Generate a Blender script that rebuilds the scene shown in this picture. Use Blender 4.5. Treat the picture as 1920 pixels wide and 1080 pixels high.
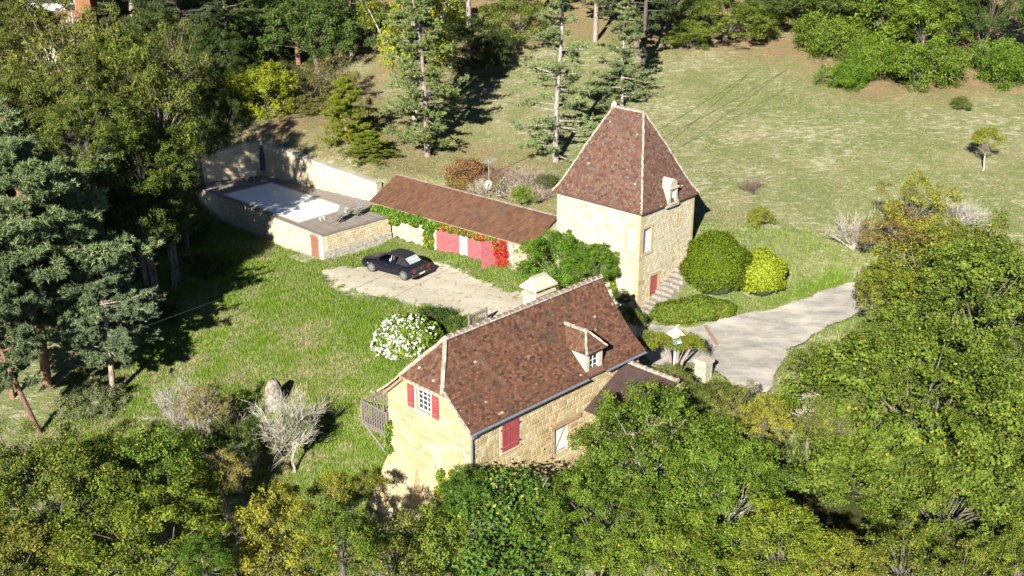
import bpy, math, random
import numpy as np
from mathutils import Vector, Matrix
from mathutils.geometry import tessellate_polygon

for ob in list(bpy.data.objects):
    bpy.data.objects.remove(ob)
SC = bpy.context.scene
COL = SC.collection
R = math.radians
rnd = random.Random(7)
NR = np.random.default_rng(11)

# ---------------------------------------------------------------- camera
CAM_H, FPX, PITCH = 25.0, 2200.0, R(21.7)
cam_d = bpy.data.cameras.new('camera')
cam = bpy.data.objects.new('camera', cam_d)
COL.objects.link(cam)
cam.location = (0, 0, CAM_H)
cam.rotation_euler = (R(90) - PITCH, 0, 0)
cam_d.sensor_width = 36.0
cam_d.lens = FPX / 1920.0 * 36.0
cam_d.clip_start = 0.5
cam_d.clip_end = 2000
SC.camera = cam

# ---------------------------------------------------------------- light
SUN_EL, SUN_AZ = R(27), R(17.5)
w = bpy.data.worlds.new('World')
SC.world = w
w.use_nodes = True
nt = w.node_tree
nt.nodes.clear()
wo = nt.nodes.new('ShaderNodeOutputWorld')
bg = nt.nodes.new('ShaderNodeBackground')
sky = nt.nodes.new('ShaderNodeTexSky')
sky.sky_type = 'NISHITA'
sky.sun_disc = False
sky.air_density = 0.4
sky.dust_density = 0.0
sky.sun_elevation = SUN_EL
sky.sun_rotation = math.pi - SUN_AZ
bg.inputs['Strength'].default_value = 0.05
nt.links.new(sky.outputs[0], bg.inputs[0])
nt.links.new(bg.outputs[0], wo.inputs[0])
sd = bpy.data.lights.new('sun', 'SUN')
sun = bpy.data.objects.new('sun', sd)
COL.objects.link(sun)
sd.energy = 5.0
sd.angle = R(0.5)
sd.color = (1.0, 0.95, 0.85)
sun.location = (0, -20, 60)
sun.rotation_euler = Vector((math.sin(SUN_AZ) * math.cos(SUN_EL), math.cos(SUN_AZ) * math.cos(SUN_EL), -math.sin(SUN_EL))).to_track_quat('-Z', 'Y').to_euler()
SC.view_settings.view_transform = 'Standard'
SC.view_settings.look = 'None'
SC.view_settings.gamma = 1.0
SC.view_settings.exposure = 1.7
SC.view_settings.use_curve_mapping = False
SC.cycles.max_bounces = 5
SC.cycles.diffuse_bounces = 2
SC.cycles.transmission_bounces = 3

# ---------------------------------------------------------------- helpers
_c, _s = math.cos(PITCH), math.sin(PITCH)
def ray(px, py):
    cx, cy = (px - 960) / FPX, (540 - py) / FPX
    return np.array([cx, _c + cy * _s, -_s + cy * _c])
def at_z(px, py, z):
    d = ray(px, py); t = (z - CAM_H) / d[2]
    return np.array([d[0] * t, d[1] * t, z])
def at_y(px, py, Y):
    d = ray(px, py); t = Y / d[1]
    return np.array([d[0] * t, Y, CAM_H + d[2] * t])

ORG = {}
def empty(name, loc):
    o = bpy.data.objects.new(name, None)
    o.empty_display_size = 0.3
    COL.objects.link(o)
    o.location = loc
    ORG[o] = Vector(loc)
    return o
def tag(o, label=None, cat=None, group=None, kind=None):
    if label: o['label'] = label
    if cat: o['category'] = cat
    if group: o['group'] = group
    if kind: o['kind'] = kind
    return o
def thing(name, label, cat, loc, group=None):
    return tag(empty(name, loc), label, cat, group)

class MB:
    """collects shapes in world coordinates, then links them as one mesh object"""
    def __init__(s):
        s.v = []; s.f = []; s.t = []; s.tint = 0.5
    def quad(s, *p):
        i = len(s.v)
        s.v += [tuple(q) for q in p]; s.t += [s.tint] * len(p)
        s.f.append(tuple(range(i, i + len(p))))
    def hexa(s, p, skip=()):
        """p: 8 corners, bottom 4 ccw then top 4 ccw"""
        i = len(s.v)
        s.v += [tuple(q) for q in p]; s.t += [s.tint] * 8
        F = [(0, 3, 2, 1), (4, 5, 6, 7), (0, 1, 5, 4), (1, 2, 6, 5), (2, 3, 7, 6), (3, 0, 4, 7)]
        for k, f in enumerate(F):
            if k not in skip: s.f.append(tuple(i + a for a in f))
    def box(s, fr, x0, x1, y0, y1, z0, z1, skip=()):
        s.hexa([fr(x0, y0, z0), fr(x1, y0, z0), fr(x1, y1, z0), fr(x0, y1, z0), fr(x0, y0, z1), fr(x1, y0, z1), fr(x1, y1, z1), fr(x0, y1, z1)], skip)
    def prism(s, poly, d):
        """poly: list of 3D points, extruded by the vector d, capped"""
        n = len(poly); i = len(s.v)
        d = np.array(d, float)
        s.v += [tuple(q) for q in poly] + [tuple(np.array(q, float) + d) for q in poly]
        s.t += [s.tint] * (2 * n)
        s.f.append(tuple(range(i + n - 1, i - 1, -1))); s.f.append(tuple(range(i + n, i + 2 * n)))
        for k in range(n):
            k2 = (k + 1) % n
            s.f.append((i + k, i + k2, i + n + k2, i + n + k))
    def tube(s, pts, r, n=6, cap=True):
        pts = [np.array(p, float) for p in pts]
        rs = r if hasattr(r, '__len__') else [r] * len(pts)
        i0 = len(s.v)
        up0 = np.array([0.13, 0.31, 0.94])
        for k, p in enumerate(pts):
            a = pts[min(k + 1, len(pts) - 1)] - pts[max(k - 1, 0)]
            a /= np.linalg.norm(a) + 1e-9
            x = np.cross(a, up0)
            if np.linalg.norm(x) < 0.2: x = np.cross(a, np.array([1.0, 0.1, 0]))
            x /= np.linalg.norm(x); y = np.cross(a, x)
            for j in range(n):
                q = 2 * math.pi * j / n
                s.v.append(tuple(p + (x * math.cos(q) + y * math.sin(q)) * rs[k])); s.t.append(s.tint)
        for k in range(len(pts) - 1):
            for j in range(n):
                j2 = (j + 1) % n
                s.f.append((i0 + k * n + j, i0 + k * n + j2, i0 + (k + 1) * n + j2, i0 + (k + 1) * n + j))
        if cap:
            s.f.append(tuple(i0 + j for j in range(n - 1, -1, -1)))
            e = i0 + (len(pts) - 1) * n
            s.f.append(tuple(e + j for j in range(n)))
    def poly2d(s, O, u, v, outer, holes=(), depth=0.0):
        """plane polygon with rectangular or other holes; depth>0 adds reveals going to -normal (u x v)"""
        O, u, v = (np.array(a, float) for a in (O, u, v))
        n = np.cross(u, v)
        loops = [[Vector((x, y, 0)) for x, y in L] for L in [outer] + list(holes)]
        flat = [p for L in loops for p in L]
        i = len(s.v)
        s.v += [tuple(O + u * p.x + v * p.y) for p in flat]; s.t += [s.tint] * len(flat)
        for a, b, c_ in tessellate_polygon(loops):
            pa, pb, pc = flat[a], flat[b], flat[c_]
            if (pb.x - pa.x) * (pc.y - pa.y) - (pb.y - pa.y) * (pc.x - pa.x) < 0: b, c_ = c_, b
            s.f.append((i + a, i + b, i + c_))
        if depth:
            for L in holes:
                for k in range(len(L)):
                    (x0, y0), (x1, y1) = L[k], L[(k + 1) % len(L)]
                    a = O + u * x0 + v * y0; b = O + u * x1 + v * y1
                    s.quad(a, b, b - n * depth, a - n * depth)
    def mesh(s, name, org=(0, 0, 0), smooth=False):
        me = bpy.data.meshes.new(name)
        V = np.array(s.v, dtype=np.float32).reshape(-1, 3) - np.array(org, dtype=np.float32)
        me.from_pydata(V.tolist(), [], s.f)
        a = me.attributes.new('tint', 'FLOAT', 'POINT')
        a.data.foreach_set('value', np.array(s.t, dtype=np.float32))
        if smooth: me.shade_smooth()
        me.update()
        return me
    def build(s, name, mat, parent=None, smooth=False, org=None):
        o_ = ORG[parent] if parent is not None else Vector(org or (0, 0, 0))
        o = bpy.data.objects.new(name, s.mesh(name, o_, smooth))
        o.data.materials.append(mat)
        COL.objects.link(o)
        if parent is not None: o.parent = parent
        else: o.location = o_
        ORG[o] = o_
        return o

def inst(name, me, parent, M, color=None):
    """one more object of a shared mesh; M is its world matrix, the parents are never turned or scaled"""
    o = bpy.data.objects.new(name, me)
    COL.objects.link(o)
    o.parent = parent
    o.matrix_local = Matrix.Translation(-ORG[parent]) @ M
    if color: o.color = color
    return o

def frame(O, deg):
    a = R(deg); cu, su = math.cos(a), math.sin(a)
    def f(x, y, z): return (O[0] + cu * x - su * y, O[1] + su * x + cu * y, z)
    f.u = np.array([cu, su, 0.0]); f.v = np.array([-su, cu, 0.0]); f.deg = deg
    return f
Z = np.array([0, 0, 1.0])

# ---------------------------------------------------------------- materials
def new_mat(name):
    m = bpy.data.materials.new(name); m.use_nodes = True
    n = m.node_tree; n.nodes.clear()
    out = n.nodes.new('ShaderNodeOutputMaterial')
    b = n.nodes.new('ShaderNodeBsdfPrincipled')
    n.links.new(b.outputs[0], out.inputs[0])
    b.inputs['Roughness'].default_value = 0.8
    return m, n, b
class NB:
    def __init__(s, n): s.n = n
    def node(s, t, **k):
        x = s.n.nodes.new(t)
        for a, b in k.items(): setattr(x, a, b)
        return x
    def link(s, a, b): s.n.links.new(a, b)
    def val(s, sock, x):
        if hasattr(x, 'is_linked') or hasattr(x, 'links'): s.link(x, sock)
        else: sock.default_value = x
    def math(s, op, a, b=0.0, clamp=False):
        x = s.node('ShaderNodeMath', operation=op, use_clamp=clamp)
        s.val(x.inputs[0], a); s.val(x.inputs[1], b); return x.outputs[0]
    def pos(s):
        return s.node('ShaderNodeNewGeometry').outputs['Position']
    def noise(s, scale, detail=3, vec=None, rough=0.6, off=None):
        x = s.node('ShaderNodeTexNoise'); x.inputs['Scale'].default_value = scale
        x.inputs['Detail'].default_value = detail; x.inputs['Roughness'].default_value = rough
        v = vec if vec is not None else s.pos()
        if off:
            mp = s.node('ShaderNodeVectorMath', operation='ADD'); s.link(v, mp.inputs[0]); mp.inputs[1].default_value = off; v = mp.outputs[0]
        s.link(v, x.inputs['Vector']); return x.outputs['Fac']
    def scaled(s, sc):
        mp = s.node('ShaderNodeVectorMath', operation='MULTIPLY'); s.link(s.pos(), mp.inputs[0]); mp.inputs[1].default_value = sc; return mp.outputs[0]
    def ramp(s, fac, stops, interp='LINEAR'):
        x = s.node('ShaderNodeValToRGB'); x.color_ramp.interpolation = interp
        e = x.color_ramp.elements
        while len(e) < len(stops): e.new(0.5)
        for k, (p, c) in enumerate(stops):
            e[k].position = p; e[k].color = (*c, 1) if len(c) == 3 else c
        s.link(fac, x.inputs[0]); return x.outputs[0]
    def mix(s, fac, a, b, mode='MIX'):
        x = s.node('ShaderNodeMix', data_type='RGBA', blend_type=mode)
        s.val(x.inputs[0], fac)
        for sock, c in ((x.inputs[6], a), (x.inputs[7], b)):
            if isinstance(c, tuple): sock.default_value = (*c, 1) if len(c) == 3 else c
            else: s.link(c, sock)
        return x.outputs[2]
    def attr(s, name): return s.node('ShaderNodeAttribute', attribute_name=name).outputs['Fac']
    def bump(s, h, strength, dist, b):
        x = s.node('ShaderNodeBump'); x.inputs['Strength'].default_value = strength; x.inputs['Distance'].default_value = dist
        s.link(h, x.inputs['Height']); s.link(x.outputs[0], b.inputs['Normal'])
    def smooth(s, x, a, b):
        m = s.node('ShaderNodeMapRange', interpolation_type='SMOOTHSTEP')
        s.val(m.inputs[0], x); m.inputs[1].default_value = a; m.inputs[2].default_value = b; return m.outputs[0]
    def piece(s):
        """a value per piece: the tint stored in the mesh plus the random of the object"""
        r = s.node('ShaderNodeObjectInfo').outputs['Random']
        return s.math('FRACT', s.math('ADD', s.attr('tint'), r))

def mat_plain(name, col, rough=0.7, var=0.12, scale=6.0, metal=0.0, bump=0.0):
    m, n, b = new_mat(name); B = NB(n)
    f = B.noise(scale, 4)
    f = B.smooth(f, .25, .75)
    c = B.mix(f, tuple(x * (1 - var * 2) for x in col), tuple(min(1, x * (1 + var * 1.4)) for x in col))
    B.link(c, b.inputs['Base Color']); b.inputs['Roughness'].default_value = rough; b.inputs['Metallic'].default_value = metal
    if bump: B.bump(B.noise(scale * 4, 3), bump, 0.03, b)
    return m
def mat_piece(name, stops, rough=0.85, grime=(0.5, 0.5, 0.5), gamt=0.0, gscale=1.2, bump=0.3, fine=14.0, fvar=0.35):
    m, n, b = new_mat(name); B = NB(n)
    c = B.ramp(B.piece(), stops)
    f = B.noise(fine, 4)
    c = B.mix(fvar, c, B.ramp(f, [(0.3, (0.25, 0.25, 0.25)), (0.7, (1, 1, 1))]), 'MULTIPLY')
    if gamt:
        g = B.smooth(B.noise(gscale, 5, rough=0.7), 0.5, 0.72)
        c = B.mix(B.math('MULTIPLY', g, gamt), c, grime)
    B.link(c, b.inputs['Base Color']); b.inputs['Roughness'].default_value = rough
    b.inputs['Specular IOR Level'].default_value = 0.25
    if bump: B.bump(f, bump, 0.02, b)
    return m
STONE_HOUSE = [(0, (0.306, 0.238, 0.128)), (.25, (0.425, 0.340, 0.200)), (.5, (0.374, 0.293, 0.162)), (.7, (0.476, 0.404, 0.264)), (.88, (0.399, 0.293, 0.136)), (1, (0.264, 0.208, 0.119))]
STONE_TOWER = [(0, (0.361, 0.316, 0.221)), (.3, (0.435, 0.389, 0.287)), (.6, (0.344, 0.295, 0.201)), (.85, (0.451, 0.406, 0.303)), (1, (0.279, 0.226, 0.139))]
M = {}
M['stone_house'] = mat_piece('ochre rubble stone', STONE_HOUSE, grime=(.50, .46, .37), gamt=.35, gscale=.7, fvar=.5)
M['mortar_house'] = mat_plain('ochre mortar', (0.357, 0.285, 0.170), .9, .15, 9, bump=.3)
M['stone_tower'] = mat_piece('pale tower stone', STONE_TOWER, grime=(.55, .45, .27), gamt=.35, gscale=.8, fvar=.3)
M['mortar_tower'] = mat_plain('pale lime mortar', (0.410, 0.365, 0.271), .9, .14, 8, bump=.3)
M['quoin'] = mat_piece('dressed quoin stone', [(0, (0.353, 0.279, 0.156)), (.5, (0.418, 0.344, 0.213)), (1, (0.312, 0.238, 0.127))], fvar=.3, gamt=.2, grime=(0.328, 0.295, 0.230))
M['stone_pool'] = mat_piece('pool wall stone', [(0, (0.390, 0.328, 0.211)), (.35, (0.484, 0.421, 0.296)), (.7, (0.437, 0.359, 0.226)), (1, (0.351, 0.281, 0.172))], fvar=.35, gamt=.3, grime=(0.281, 0.257, 0.203), gscale=.9)
M['mortar_pool'] = mat_plain('pool wall mortar', (0.441, 0.380, 0.274), .9, .15, 8, bump=.3)
M['step'] = mat_piece('grey step stone', [(0, (0.196, 0.178, 0.150)), (.5, (0.265, 0.248, 0.213)), (1, (0.219, 0.196, 0.162))], fvar=.5, gamt=.4, grime=(0.126, 0.121, 0.104), gscale=2)
M['tile'] = mat_piece('old clay roof tile', [(0, (0.042, 0.023, 0.016)), (.16, (0.089, 0.040, 0.023)), (.34, (0.133, 0.059, 0.034)), (.5, (0.070, 0.036, 0.023)), (.66, (0.116, 0.050, 0.029)), (.82, (0.170, 0.078, 0.046)), (.94, (0.093, 0.061, 0.042)), (.996, (0.133, 0.084, 0.057)), (1, (0.374, 0.300, 0.212))], grime=(0.049, 0.036, 0.025), gamt=.9, gscale=.6, fvar=.45, bump=.4)
M['tile_tower'] = mat_piece('tower roof tile', [(0, (0.050, 0.029, 0.022)), (.14, (0.095, 0.044, 0.032)), (.34, (0.135, 0.061, 0.042)), (.5, (0.081, 0.048, 0.039)), (.66, (0.120, 0.059, 0.039)), (.82, (0.150, 0.086, 0.061)), (.94, (0.102, 0.077, 0.059)), (.996, (0.138, 0.113, 0.084)), (1, (0.305, 0.279, 0.206))], grime=(0.083, 0.065, 0.053), gamt=.6, gscale=.9, fvar=.45, bump=.4)
M['tile_garage'] = mat_piece('brown interlocking tile', [(0, (0.087, 0.042, 0.025)), (.4, (0.117, 0.056, 0.032)), (.8, (0.141, 0.070, 0.040)), (1, (0.097, 0.052, 0.034))], grime=(0.073, 0.054, 0.041), gamt=.7, gscale=.5, fvar=.35)
M['tile_annex'] = mat_piece('dark porch tile', [(0, (0.044, 0.026, 0.022)), (.5, (0.068, 0.040, 0.034)), (1, (0.052, 0.034, 0.030))], grime=(0.044, 0.040, 0.038), gamt=.6, gscale=.7, fvar=.3)
M['ridge'] = mat_piece('ridge tile', [(0, (.15, .11, .09)), (.5, (.22, .16, .13)), (1, (.17, .13, .12))], fvar=.5, gamt=.4, grime=(.28, .26, .22))
M['lime'] = mat_plain('cream lime mortar', (0.288, 0.244, 0.192), .9, .3, 7, bump=.4)
M['cream'] = mat_plain('cream dressed stone', (0.391, 0.340, 0.246), .85, .12, 10, bump=.3)
M['stone_grey'] = mat_piece('weathered limestone', [(0, (0.288, 0.266, 0.216)), (.5, (0.378, 0.347, 0.279)), (1, (0.315, 0.279, 0.216))], fvar=.45, gamt=.4, grime=(0.225, 0.216, 0.180), gscale=3)
M['shutter'] = mat_plain('faded red paint', (0.245, 0.043, 0.049), .6, .10, 5)
M['door_red'] = mat_plain('pinkish red door paint', (0.262, 0.075, 0.082), .65, .10, 4)
M['door_brown'] = mat_plain('brown door wood', (.20, .085, .05), .6, .15, 10)
M['wood_grey'] = mat_plain('silvered wood', (0.149, 0.129, 0.109), .8, .18, 16)
M['wood_deck'] = mat_piece('weathered deck board', [(0, (0.180, 0.150, 0.128)), (.5, (0.232, 0.203, 0.176)), (1, (0.203, 0.176, 0.158))], fvar=.3, gamt=.4, grime=(0.143, 0.128, 0.112), gscale=1.4)
M['wood_beam'] = mat_plain('old oak beam', (.27, .18, .11), .8, .2, 12)
M['white'] = mat_plain('white paint', (0.561, 0.561, 0.552), .5, .04, 8)
M['blind'] = mat_plain('pale grey window blind', (0.375, 0.398, 0.435), .5, .05, 5)
M['cover'] = mat_plain('white pool cover slats', (0.612, 0.629, 0.654), .45, .04, 4)
M['glass'], _n, _b = new_mat('window glass')
_b.inputs['Base Color'].default_value = (.03, .035, .04, 1); _b.inputs['Roughness'].default_value = .06
M['zinc'] = mat_plain('zinc gutter', (.20, .21, .25), .45, .1, 10, metal=.4)
M['dark'] = mat_plain('dark recess', (.02, .018, .015), .9, .1, 5)
M['steel'] = mat_plain('galvanised steel', (.45, .46, .46), .4, .08, 12, metal=.6)
M['cable'] = mat_plain('dark cable', (.035, .035, .035), .6, .05, 3)
M['concrete'] = mat_plain('concrete slab', (0.300, 0.277, 0.232), .9, .2, 5, bump=.3)
M['car_paint'], _n, _b = new_mat('navy car paint')
_b.inputs['Base Color'].default_value = (.0025, .003, .009, 1); _b.inputs['Roughness'].default_value = .32; _b.inputs['Coat Weight'].default_value = .25
M['soft_top'] = mat_plain('black fabric hood', (.004, .004, .007), .85, .15, 20)
M['tyre'] = mat_plain('dusty rubber', (0.049, 0.045, 0.042), .9, .2, 20)
M['rim'] = mat_plain('grey wheel trim', (0.110, 0.107, 0.105), .5, .1, 20)
M['seat'] = mat_plain('cream seat', (0.420, 0.385, 0.329), .7, .06, 8)
M['tail'] = mat_plain('red lamp lens', (.20, .012, .012), .25, .1, 8)
M['plastic_dark'] = mat_plain('dark plastic', (.03, .03, .033), .5, .1, 9)
M['umbrella'] = mat_plain('dark parasol cloth', (.05, .045, .07), .9, .2, 9)
M['copper'] = mat_plain('pale verdigris', (.45, .58, .55), .6, .12, 9)
M['ochre_paint'] = mat_plain('ochre painted roof', (.52, .45, .30), .7, .1, 9)
M['orange_wood'] = mat_piece('orange timber cladding', [(0, (0.192, 0.080, 0.036)), (.5, (0.232, 0.100, 0.048)), (1, (0.208, 0.088, 0.040))], fvar=.2)
M['roof_far'] = mat_piece('terracotta tile far off', [(0, (0.160, 0.080, 0.056)), (.5, (0.192, 0.100, 0.072)), (1, (0.176, 0.088, 0.064))], fvar=.2)
M['sandstone'] = mat_plain('pale far wall', (0.372, 0.330, 0.228), .9, .1, 5)
M['rust'] = mat_plain('rusty iron', (.19, .12, .09), .8, .2, 12)

def mat_leaf(name, trans=0.12, rough=0.6):
    """object colour = leaf colour, its alpha = share of turned (yellow) leaves"""
    m, n, b = new_mat(name); B = NB(n)
    oi = B.node('ShaderNodeObjectInfo'); t = B.attr('tint'); au = B.attr('turn')
    c = oi.outputs['Color']
    dark = B.mix(1.0, c, (.50, .56, .50), 'MULTIPLY'); light = B.mix(1.0, c, (1.58, 1.46, 1.35), 'MULTIPLY')
    c1 = B.mix(t, dark, light)
    yel = B.mix(t, (.15, .125, .018), (.27, .24, .035))
    isy = B.math('LESS_THAN', au, oi.outputs['Alpha'])
    c2 = B.mix(isy, c1, yel)
    B.link(c2, b.inputs['Base Color']); b.inputs['Roughness'].default_value = rough
    b.inputs['Specular IOR Level'].default_value = .10
    tr = B.node('ShaderNodeBsdfTranslucent'); B.link(B.mix(1.0, c2, (1.1, 1.2, .6), 'MULTIPLY'), tr.inputs['Color'])
    mx = B.node('ShaderNodeMixShader'); mx.inputs[0].default_value = trans
    B.link(b.outputs[0], mx.inputs[1]); B.link(tr.outputs[0], mx.inputs[2])
    out = [x for x in n.nodes if x.type == 'OUTPUT_MATERIAL'][0]
    B.link(mx.outputs[0], out.inputs[0])
    return m
M['leaf'] = mat_leaf('leaf')
M['needle'] = mat_leaf('needle', .10, .6)
def mat_bark(name):
    m, n, b = new_mat(name); B = NB(n)
    oi = B.node('ShaderNodeObjectInfo')
    f = B.noise(5, 5, B.scaled((3, 3, .6)))
    c = B.mix(B.smooth(f, .35, .65), B.mix(1.0, oi.outputs['Color'], (.45, .42, .40), 'MULTIPLY'), B.mix(1.0, oi.outputs['Color'], (1.25, 1.25, 1.25), 'MULTIPLY'))
    B.link(c, b.inputs['Base Color']); b.inputs['Roughness'].default_value = .9
    B.bump(f, .6, .05, b)
    return m
M['bark'] = mat_bark('bark')
M['petal'] = mat_plain('white petals', (0.612, 0.644, 0.612), .7, .05, 8)
# ---------------------------------------------------------------- terrain
T_O, T_DEG = (6.87, 59.26), 47.0
H_O, H_DEG = (-1.6, 41.85), 45.6
P_O, P_DEG = (-11.62, 67.89), 44.6
G_O, G_DEG = (-4.55, 68.55), -40.5
TF, HF, PF, GF = frame(T_O, T_DEG), frame(H_O, H_DEG), frame(P_O, P_DEG), frame(G_O, G_DEG)
def hill(X, Y):
    return 2.75 + 0.07 * (np.clip(X, -25, 25) - 2) + 0.15 * (Y - 74)
ctl = []
for px, py, z in [
    (700, 512, 0), (760, 528, 0), (640, 520, -.05), (600, 500, -.1), (850, 580, 0), (930, 560, .02), (960, 600, 0), (880, 520, .0), (820, 478, 0), (740, 450, 0), (610, 484, -.02),
    (940, 520, 0), (880, 620, 0), (1000, 540, 0), (1100, 560, 0), (1195, 585, -.1), (584, 483, -.2), (500, 440, -.1), (415, 405, 0),
    (1215, 600, -.15), (1262, 655, -.15), (1300, 640, -.15), (1330, 620, -.1), (1400, 660, -.3), (1410, 715, -.6), (1320, 712, -.4), (1450, 620, -.1), (1500, 590, .1), (1590, 545, .5), (1600, 590, .2), (1500, 660, -.4),
    (1230, 590, 0), (1300, 600, .15), (1420, 565, .5), (1480, 540, .8), (1560, 500, 1.3), (1500, 450, 2.2), (1420, 420, 2.7), (1305, 462, 2.4), (1337, 395, 3.0), (1340, 565, .7), (1270, 560, .6),
    (470, 520, -.2), (420, 600, -.7), (560, 600, -.35), (650, 620, -.25), (740, 700, -.3), (640, 700, -.9), (560, 700, -1.1), (480, 700, -1.5), (400, 700, -1.7), (515, 765, -1.9), (300, 700, -2.1),
    (640, 800, -2.0), (700, 850, -2.6), (560, 890, -3.1), (735, 930, -3.4), (450, 900, -3.4), (250, 780, -2.6), (80, 830, -3.1), (100, 700, -2.2), (200, 560, -1), (330, 480, -.3), (340, 380, .5), (230, 350, 1.2), (100, 400, .6), (0, 500, -.5)]:
    ctl.append(at_z(px, py, z))
ctl += [np.array(p, float) for p in [
    (-30, 38, -5), (-15, 38, -4.6), (-4, 38, -4.4), (0, 41, -3.2), (4, 45.5, -2.6), (8, 49, -1.6), (0, 36, -5), (8, 43, -3.2), (13, 47, -1.8), (16, 49, -1.4), (20, 54, -.3), (25, 45, -2.5), (30, 60, 1.3), (10, 36, -4.8), (25, 36, -4.6),
    (-45, 45, -4), (-45, 70, 0), (0, 22, -7), (-40, 22, -7), (40, 22, -6.5), (45, 45, -2), (-18.6, 81.8, 3.9), (-9, 75.6, 2.75), (-14, 79, 3.4), (-24, 84, 3.8), (-1, 73, 2.3), (3, 68, 2.2), (-5, 75, 2.6), (9, 67, 2.5), (12.5, 68.3, 3.0)]]
for X in (-45, -30, -15, 0, 15, 30, 45):
    for Y in (92, 110, 130):
        ctl.append(np.array([X, Y, hill(X, Y)]))
for X in (-6, 4, 14, 24, 34, 44):
    for Y in (78, 84):
        ctl.append(np.array([X, Y, hill(X, Y)]))
ctl = np.array(ctl)
def tps_fit(P, lam=0.4):
    n = len(P); d = np.linalg.norm(P[:, None, :2] - P[None, :, :2], axis=2)
    K = np.where(d > 0, d * d * np.log(d + 1e-9), 0) + lam * n * 0.02 * np.eye(n)
    A = np.hstack([np.ones((n, 1)), P[:, :2]])
    Mx = np.block([[K, A], [A.T, np.zeros((3, 3))]])
    return np.linalg.solve(Mx, np.concatenate([P[:, 2], np.zeros(3)]))
_w = tps_fit(ctl)
def in_poly(X, Y, poly):
    inside = np.zeros(np.shape(X), bool)
    n = len(poly)
    for i in range(n):
        x0, y0 = poly[i]; x1, y1 = poly[(i + 1) % n]
        c = ((y0 > Y) != (y1 > Y)) & (X < (x1 - x0) * (Y - y0) / (y1 - y0 + 1e-12) + x0)
        inside ^= c
    return inside
def poly_dist(X, Y, poly):
    """signed distance, positive inside"""
    best = np.full(np.shape(X), 1e9)
    n = len(poly)
    for i in range(n):
        ax, ay = poly[i]; bx, by = poly[(i + 1) % n]
        dx, dy = bx - ax, by - ay
        t = np.clip(((X - ax) * dx + (Y - ay) * dy) / (dx * dx + dy * dy + 1e-12), 0, 1)
        best = np.minimum(best, np.hypot(X - ax - t * dx, Y - ay - t * dy))
    return np.where(in_poly(X, Y, poly), best, -best)
DECK = [(-11.62, 67.89), (-7.8, 71.65), (-9.0, 74.55), (-17.95, 81.05), (-22.4, 78.6), (-20.0, 76.3)]
def fpoly(f, x0, x1, y0, y1): return [f(x, y, 0)[:2] for x, y in ((x0, y0), (x1, y0), (x1, y1), (x0, y1))]
CLAMPS = [(DECK, .32, -.6), (fpoly(GF, -6.2, 7.2, .5, 4.7), 0, -.1), (fpoly(TF, .3, 5.1, .3, 6.0), 0, -.3)]
def height(X, Y):
    X = np.asarray(X, float); Y = np.asarray(Y, float); sh = X.shape
    x = X.ravel(); y = Y.ravel()
    xc = np.clip(x, -75, 75); yc = np.clip(y, 14, 145)
    d = np.hypot(xc[:, None] - ctl[None, :, 0], yc[:, None] - ctl[None, :, 1])
    z = (np.where(d > 0, d * d * np.log(d + 1e-9), 0) @ _w[:len(ctl)]) + _w[-3] + _w[-2] * xc + _w[-1] * yc
    z += 0.12 * np.clip(y - 145, 0, 120)
    z += .05 * np.sin(x * .9 + 1.3 * np.sin(y * .5)) * np.sin(y * .8 + x * .3) + .02 * np.sin(x * 2.3 + y * 1.1) * np.sin(y * 2.9 - x)
    for poly, mrg, lim in CLAMPS:
        pd = poly_dist(x, y, poly)
        z = np.where(pd > -mrg, np.minimum(z, lim), z)
    # the stairs sit in the bank beside the tower
    du = (x - T_O[0]) * TF.u[0] + (y - T_O[1]) * TF.u[1]; dv = (x - T_O[0]) * TF.v[0] + (y - T_O[1]) * TF.v[1]
    st = (du > .2) & (du < 5.5) & (dv > -1.25) & (dv < .3)
    z = np.where(st, np.minimum(z, -.35 + np.clip(du - .4, 0, 5) * .52), z)
    return z.reshape(sh)
def ground(x, y): return float(height(np.array([x]), np.array([y]))[0])

def axis(a0, a1, step, lo, hi):
    c = list(np.arange(a0, a1 + 1e-6, step))
    s, x = step, a1
    while x < hi: s *= 1.35; x += s; c.append(x)
    s, x = step, a0; pre = []
    while x > lo: s *= 1.35; x -= s; pre.append(x)
    return np.array(pre[::-1] + c)
xs, ys = axis(-34, 44, .38, -420, 420), axis(30, 118, .38, -120, 520)
GX, GY = np.meshgrid(xs, ys)
GZ = height(GX, GY)
def imgpoly(pts, z0):
    out = []
    for px, py in pts:
        z = z0
        for _ in range(25):
            p = at_z(px, py, z); z += .5 * (min(14., max(-8., ground(p[0], p[1]))) - z)
        out.append(tuple(at_z(px, py, z)[:2]))
    return out
YARD = imgpoly([(590, 508), (640, 500), (690, 500), (740, 480), (830, 492), (905, 520), (960, 548), (1000, 545), (1080, 560), (1190, 590), (1230, 606), (1180, 640), (1040, 620), (960, 612), (880, 596), (780, 572), (700, 560), (640, 545), (600, 525)], 0)
DRIVE = imgpoly([(1190, 592), (1225, 610), (1290, 618), (1330, 606), (1420, 588), (1500, 562), (1570, 538), (1640, 522), (1700, 515), (1700, 545), (1600, 592), (1540, 615), (1490, 650), (1455, 690), (1440, 735), (1395, 738), (1350, 700), (1295, 680), (1225, 690), (1205, 650)], -.1)
DRIVE = [(x, y) for x, y in DRIVE]
LAWN = imgpoly([(330, 470), (420, 400), (590, 470), (690, 470), (1000, 530), (1000, 620), (830, 640), (720, 720), (760, 900), (560, 930), (420, 900), (250, 850), (100, 830), (170, 700), (330, 600)], -.5)
VERGE = imgpoly([(1220, 620), (1270, 585), (1400, 575), (1570, 500), (1600, 530), (1440, 575), (1330, 600)], .2)
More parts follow.
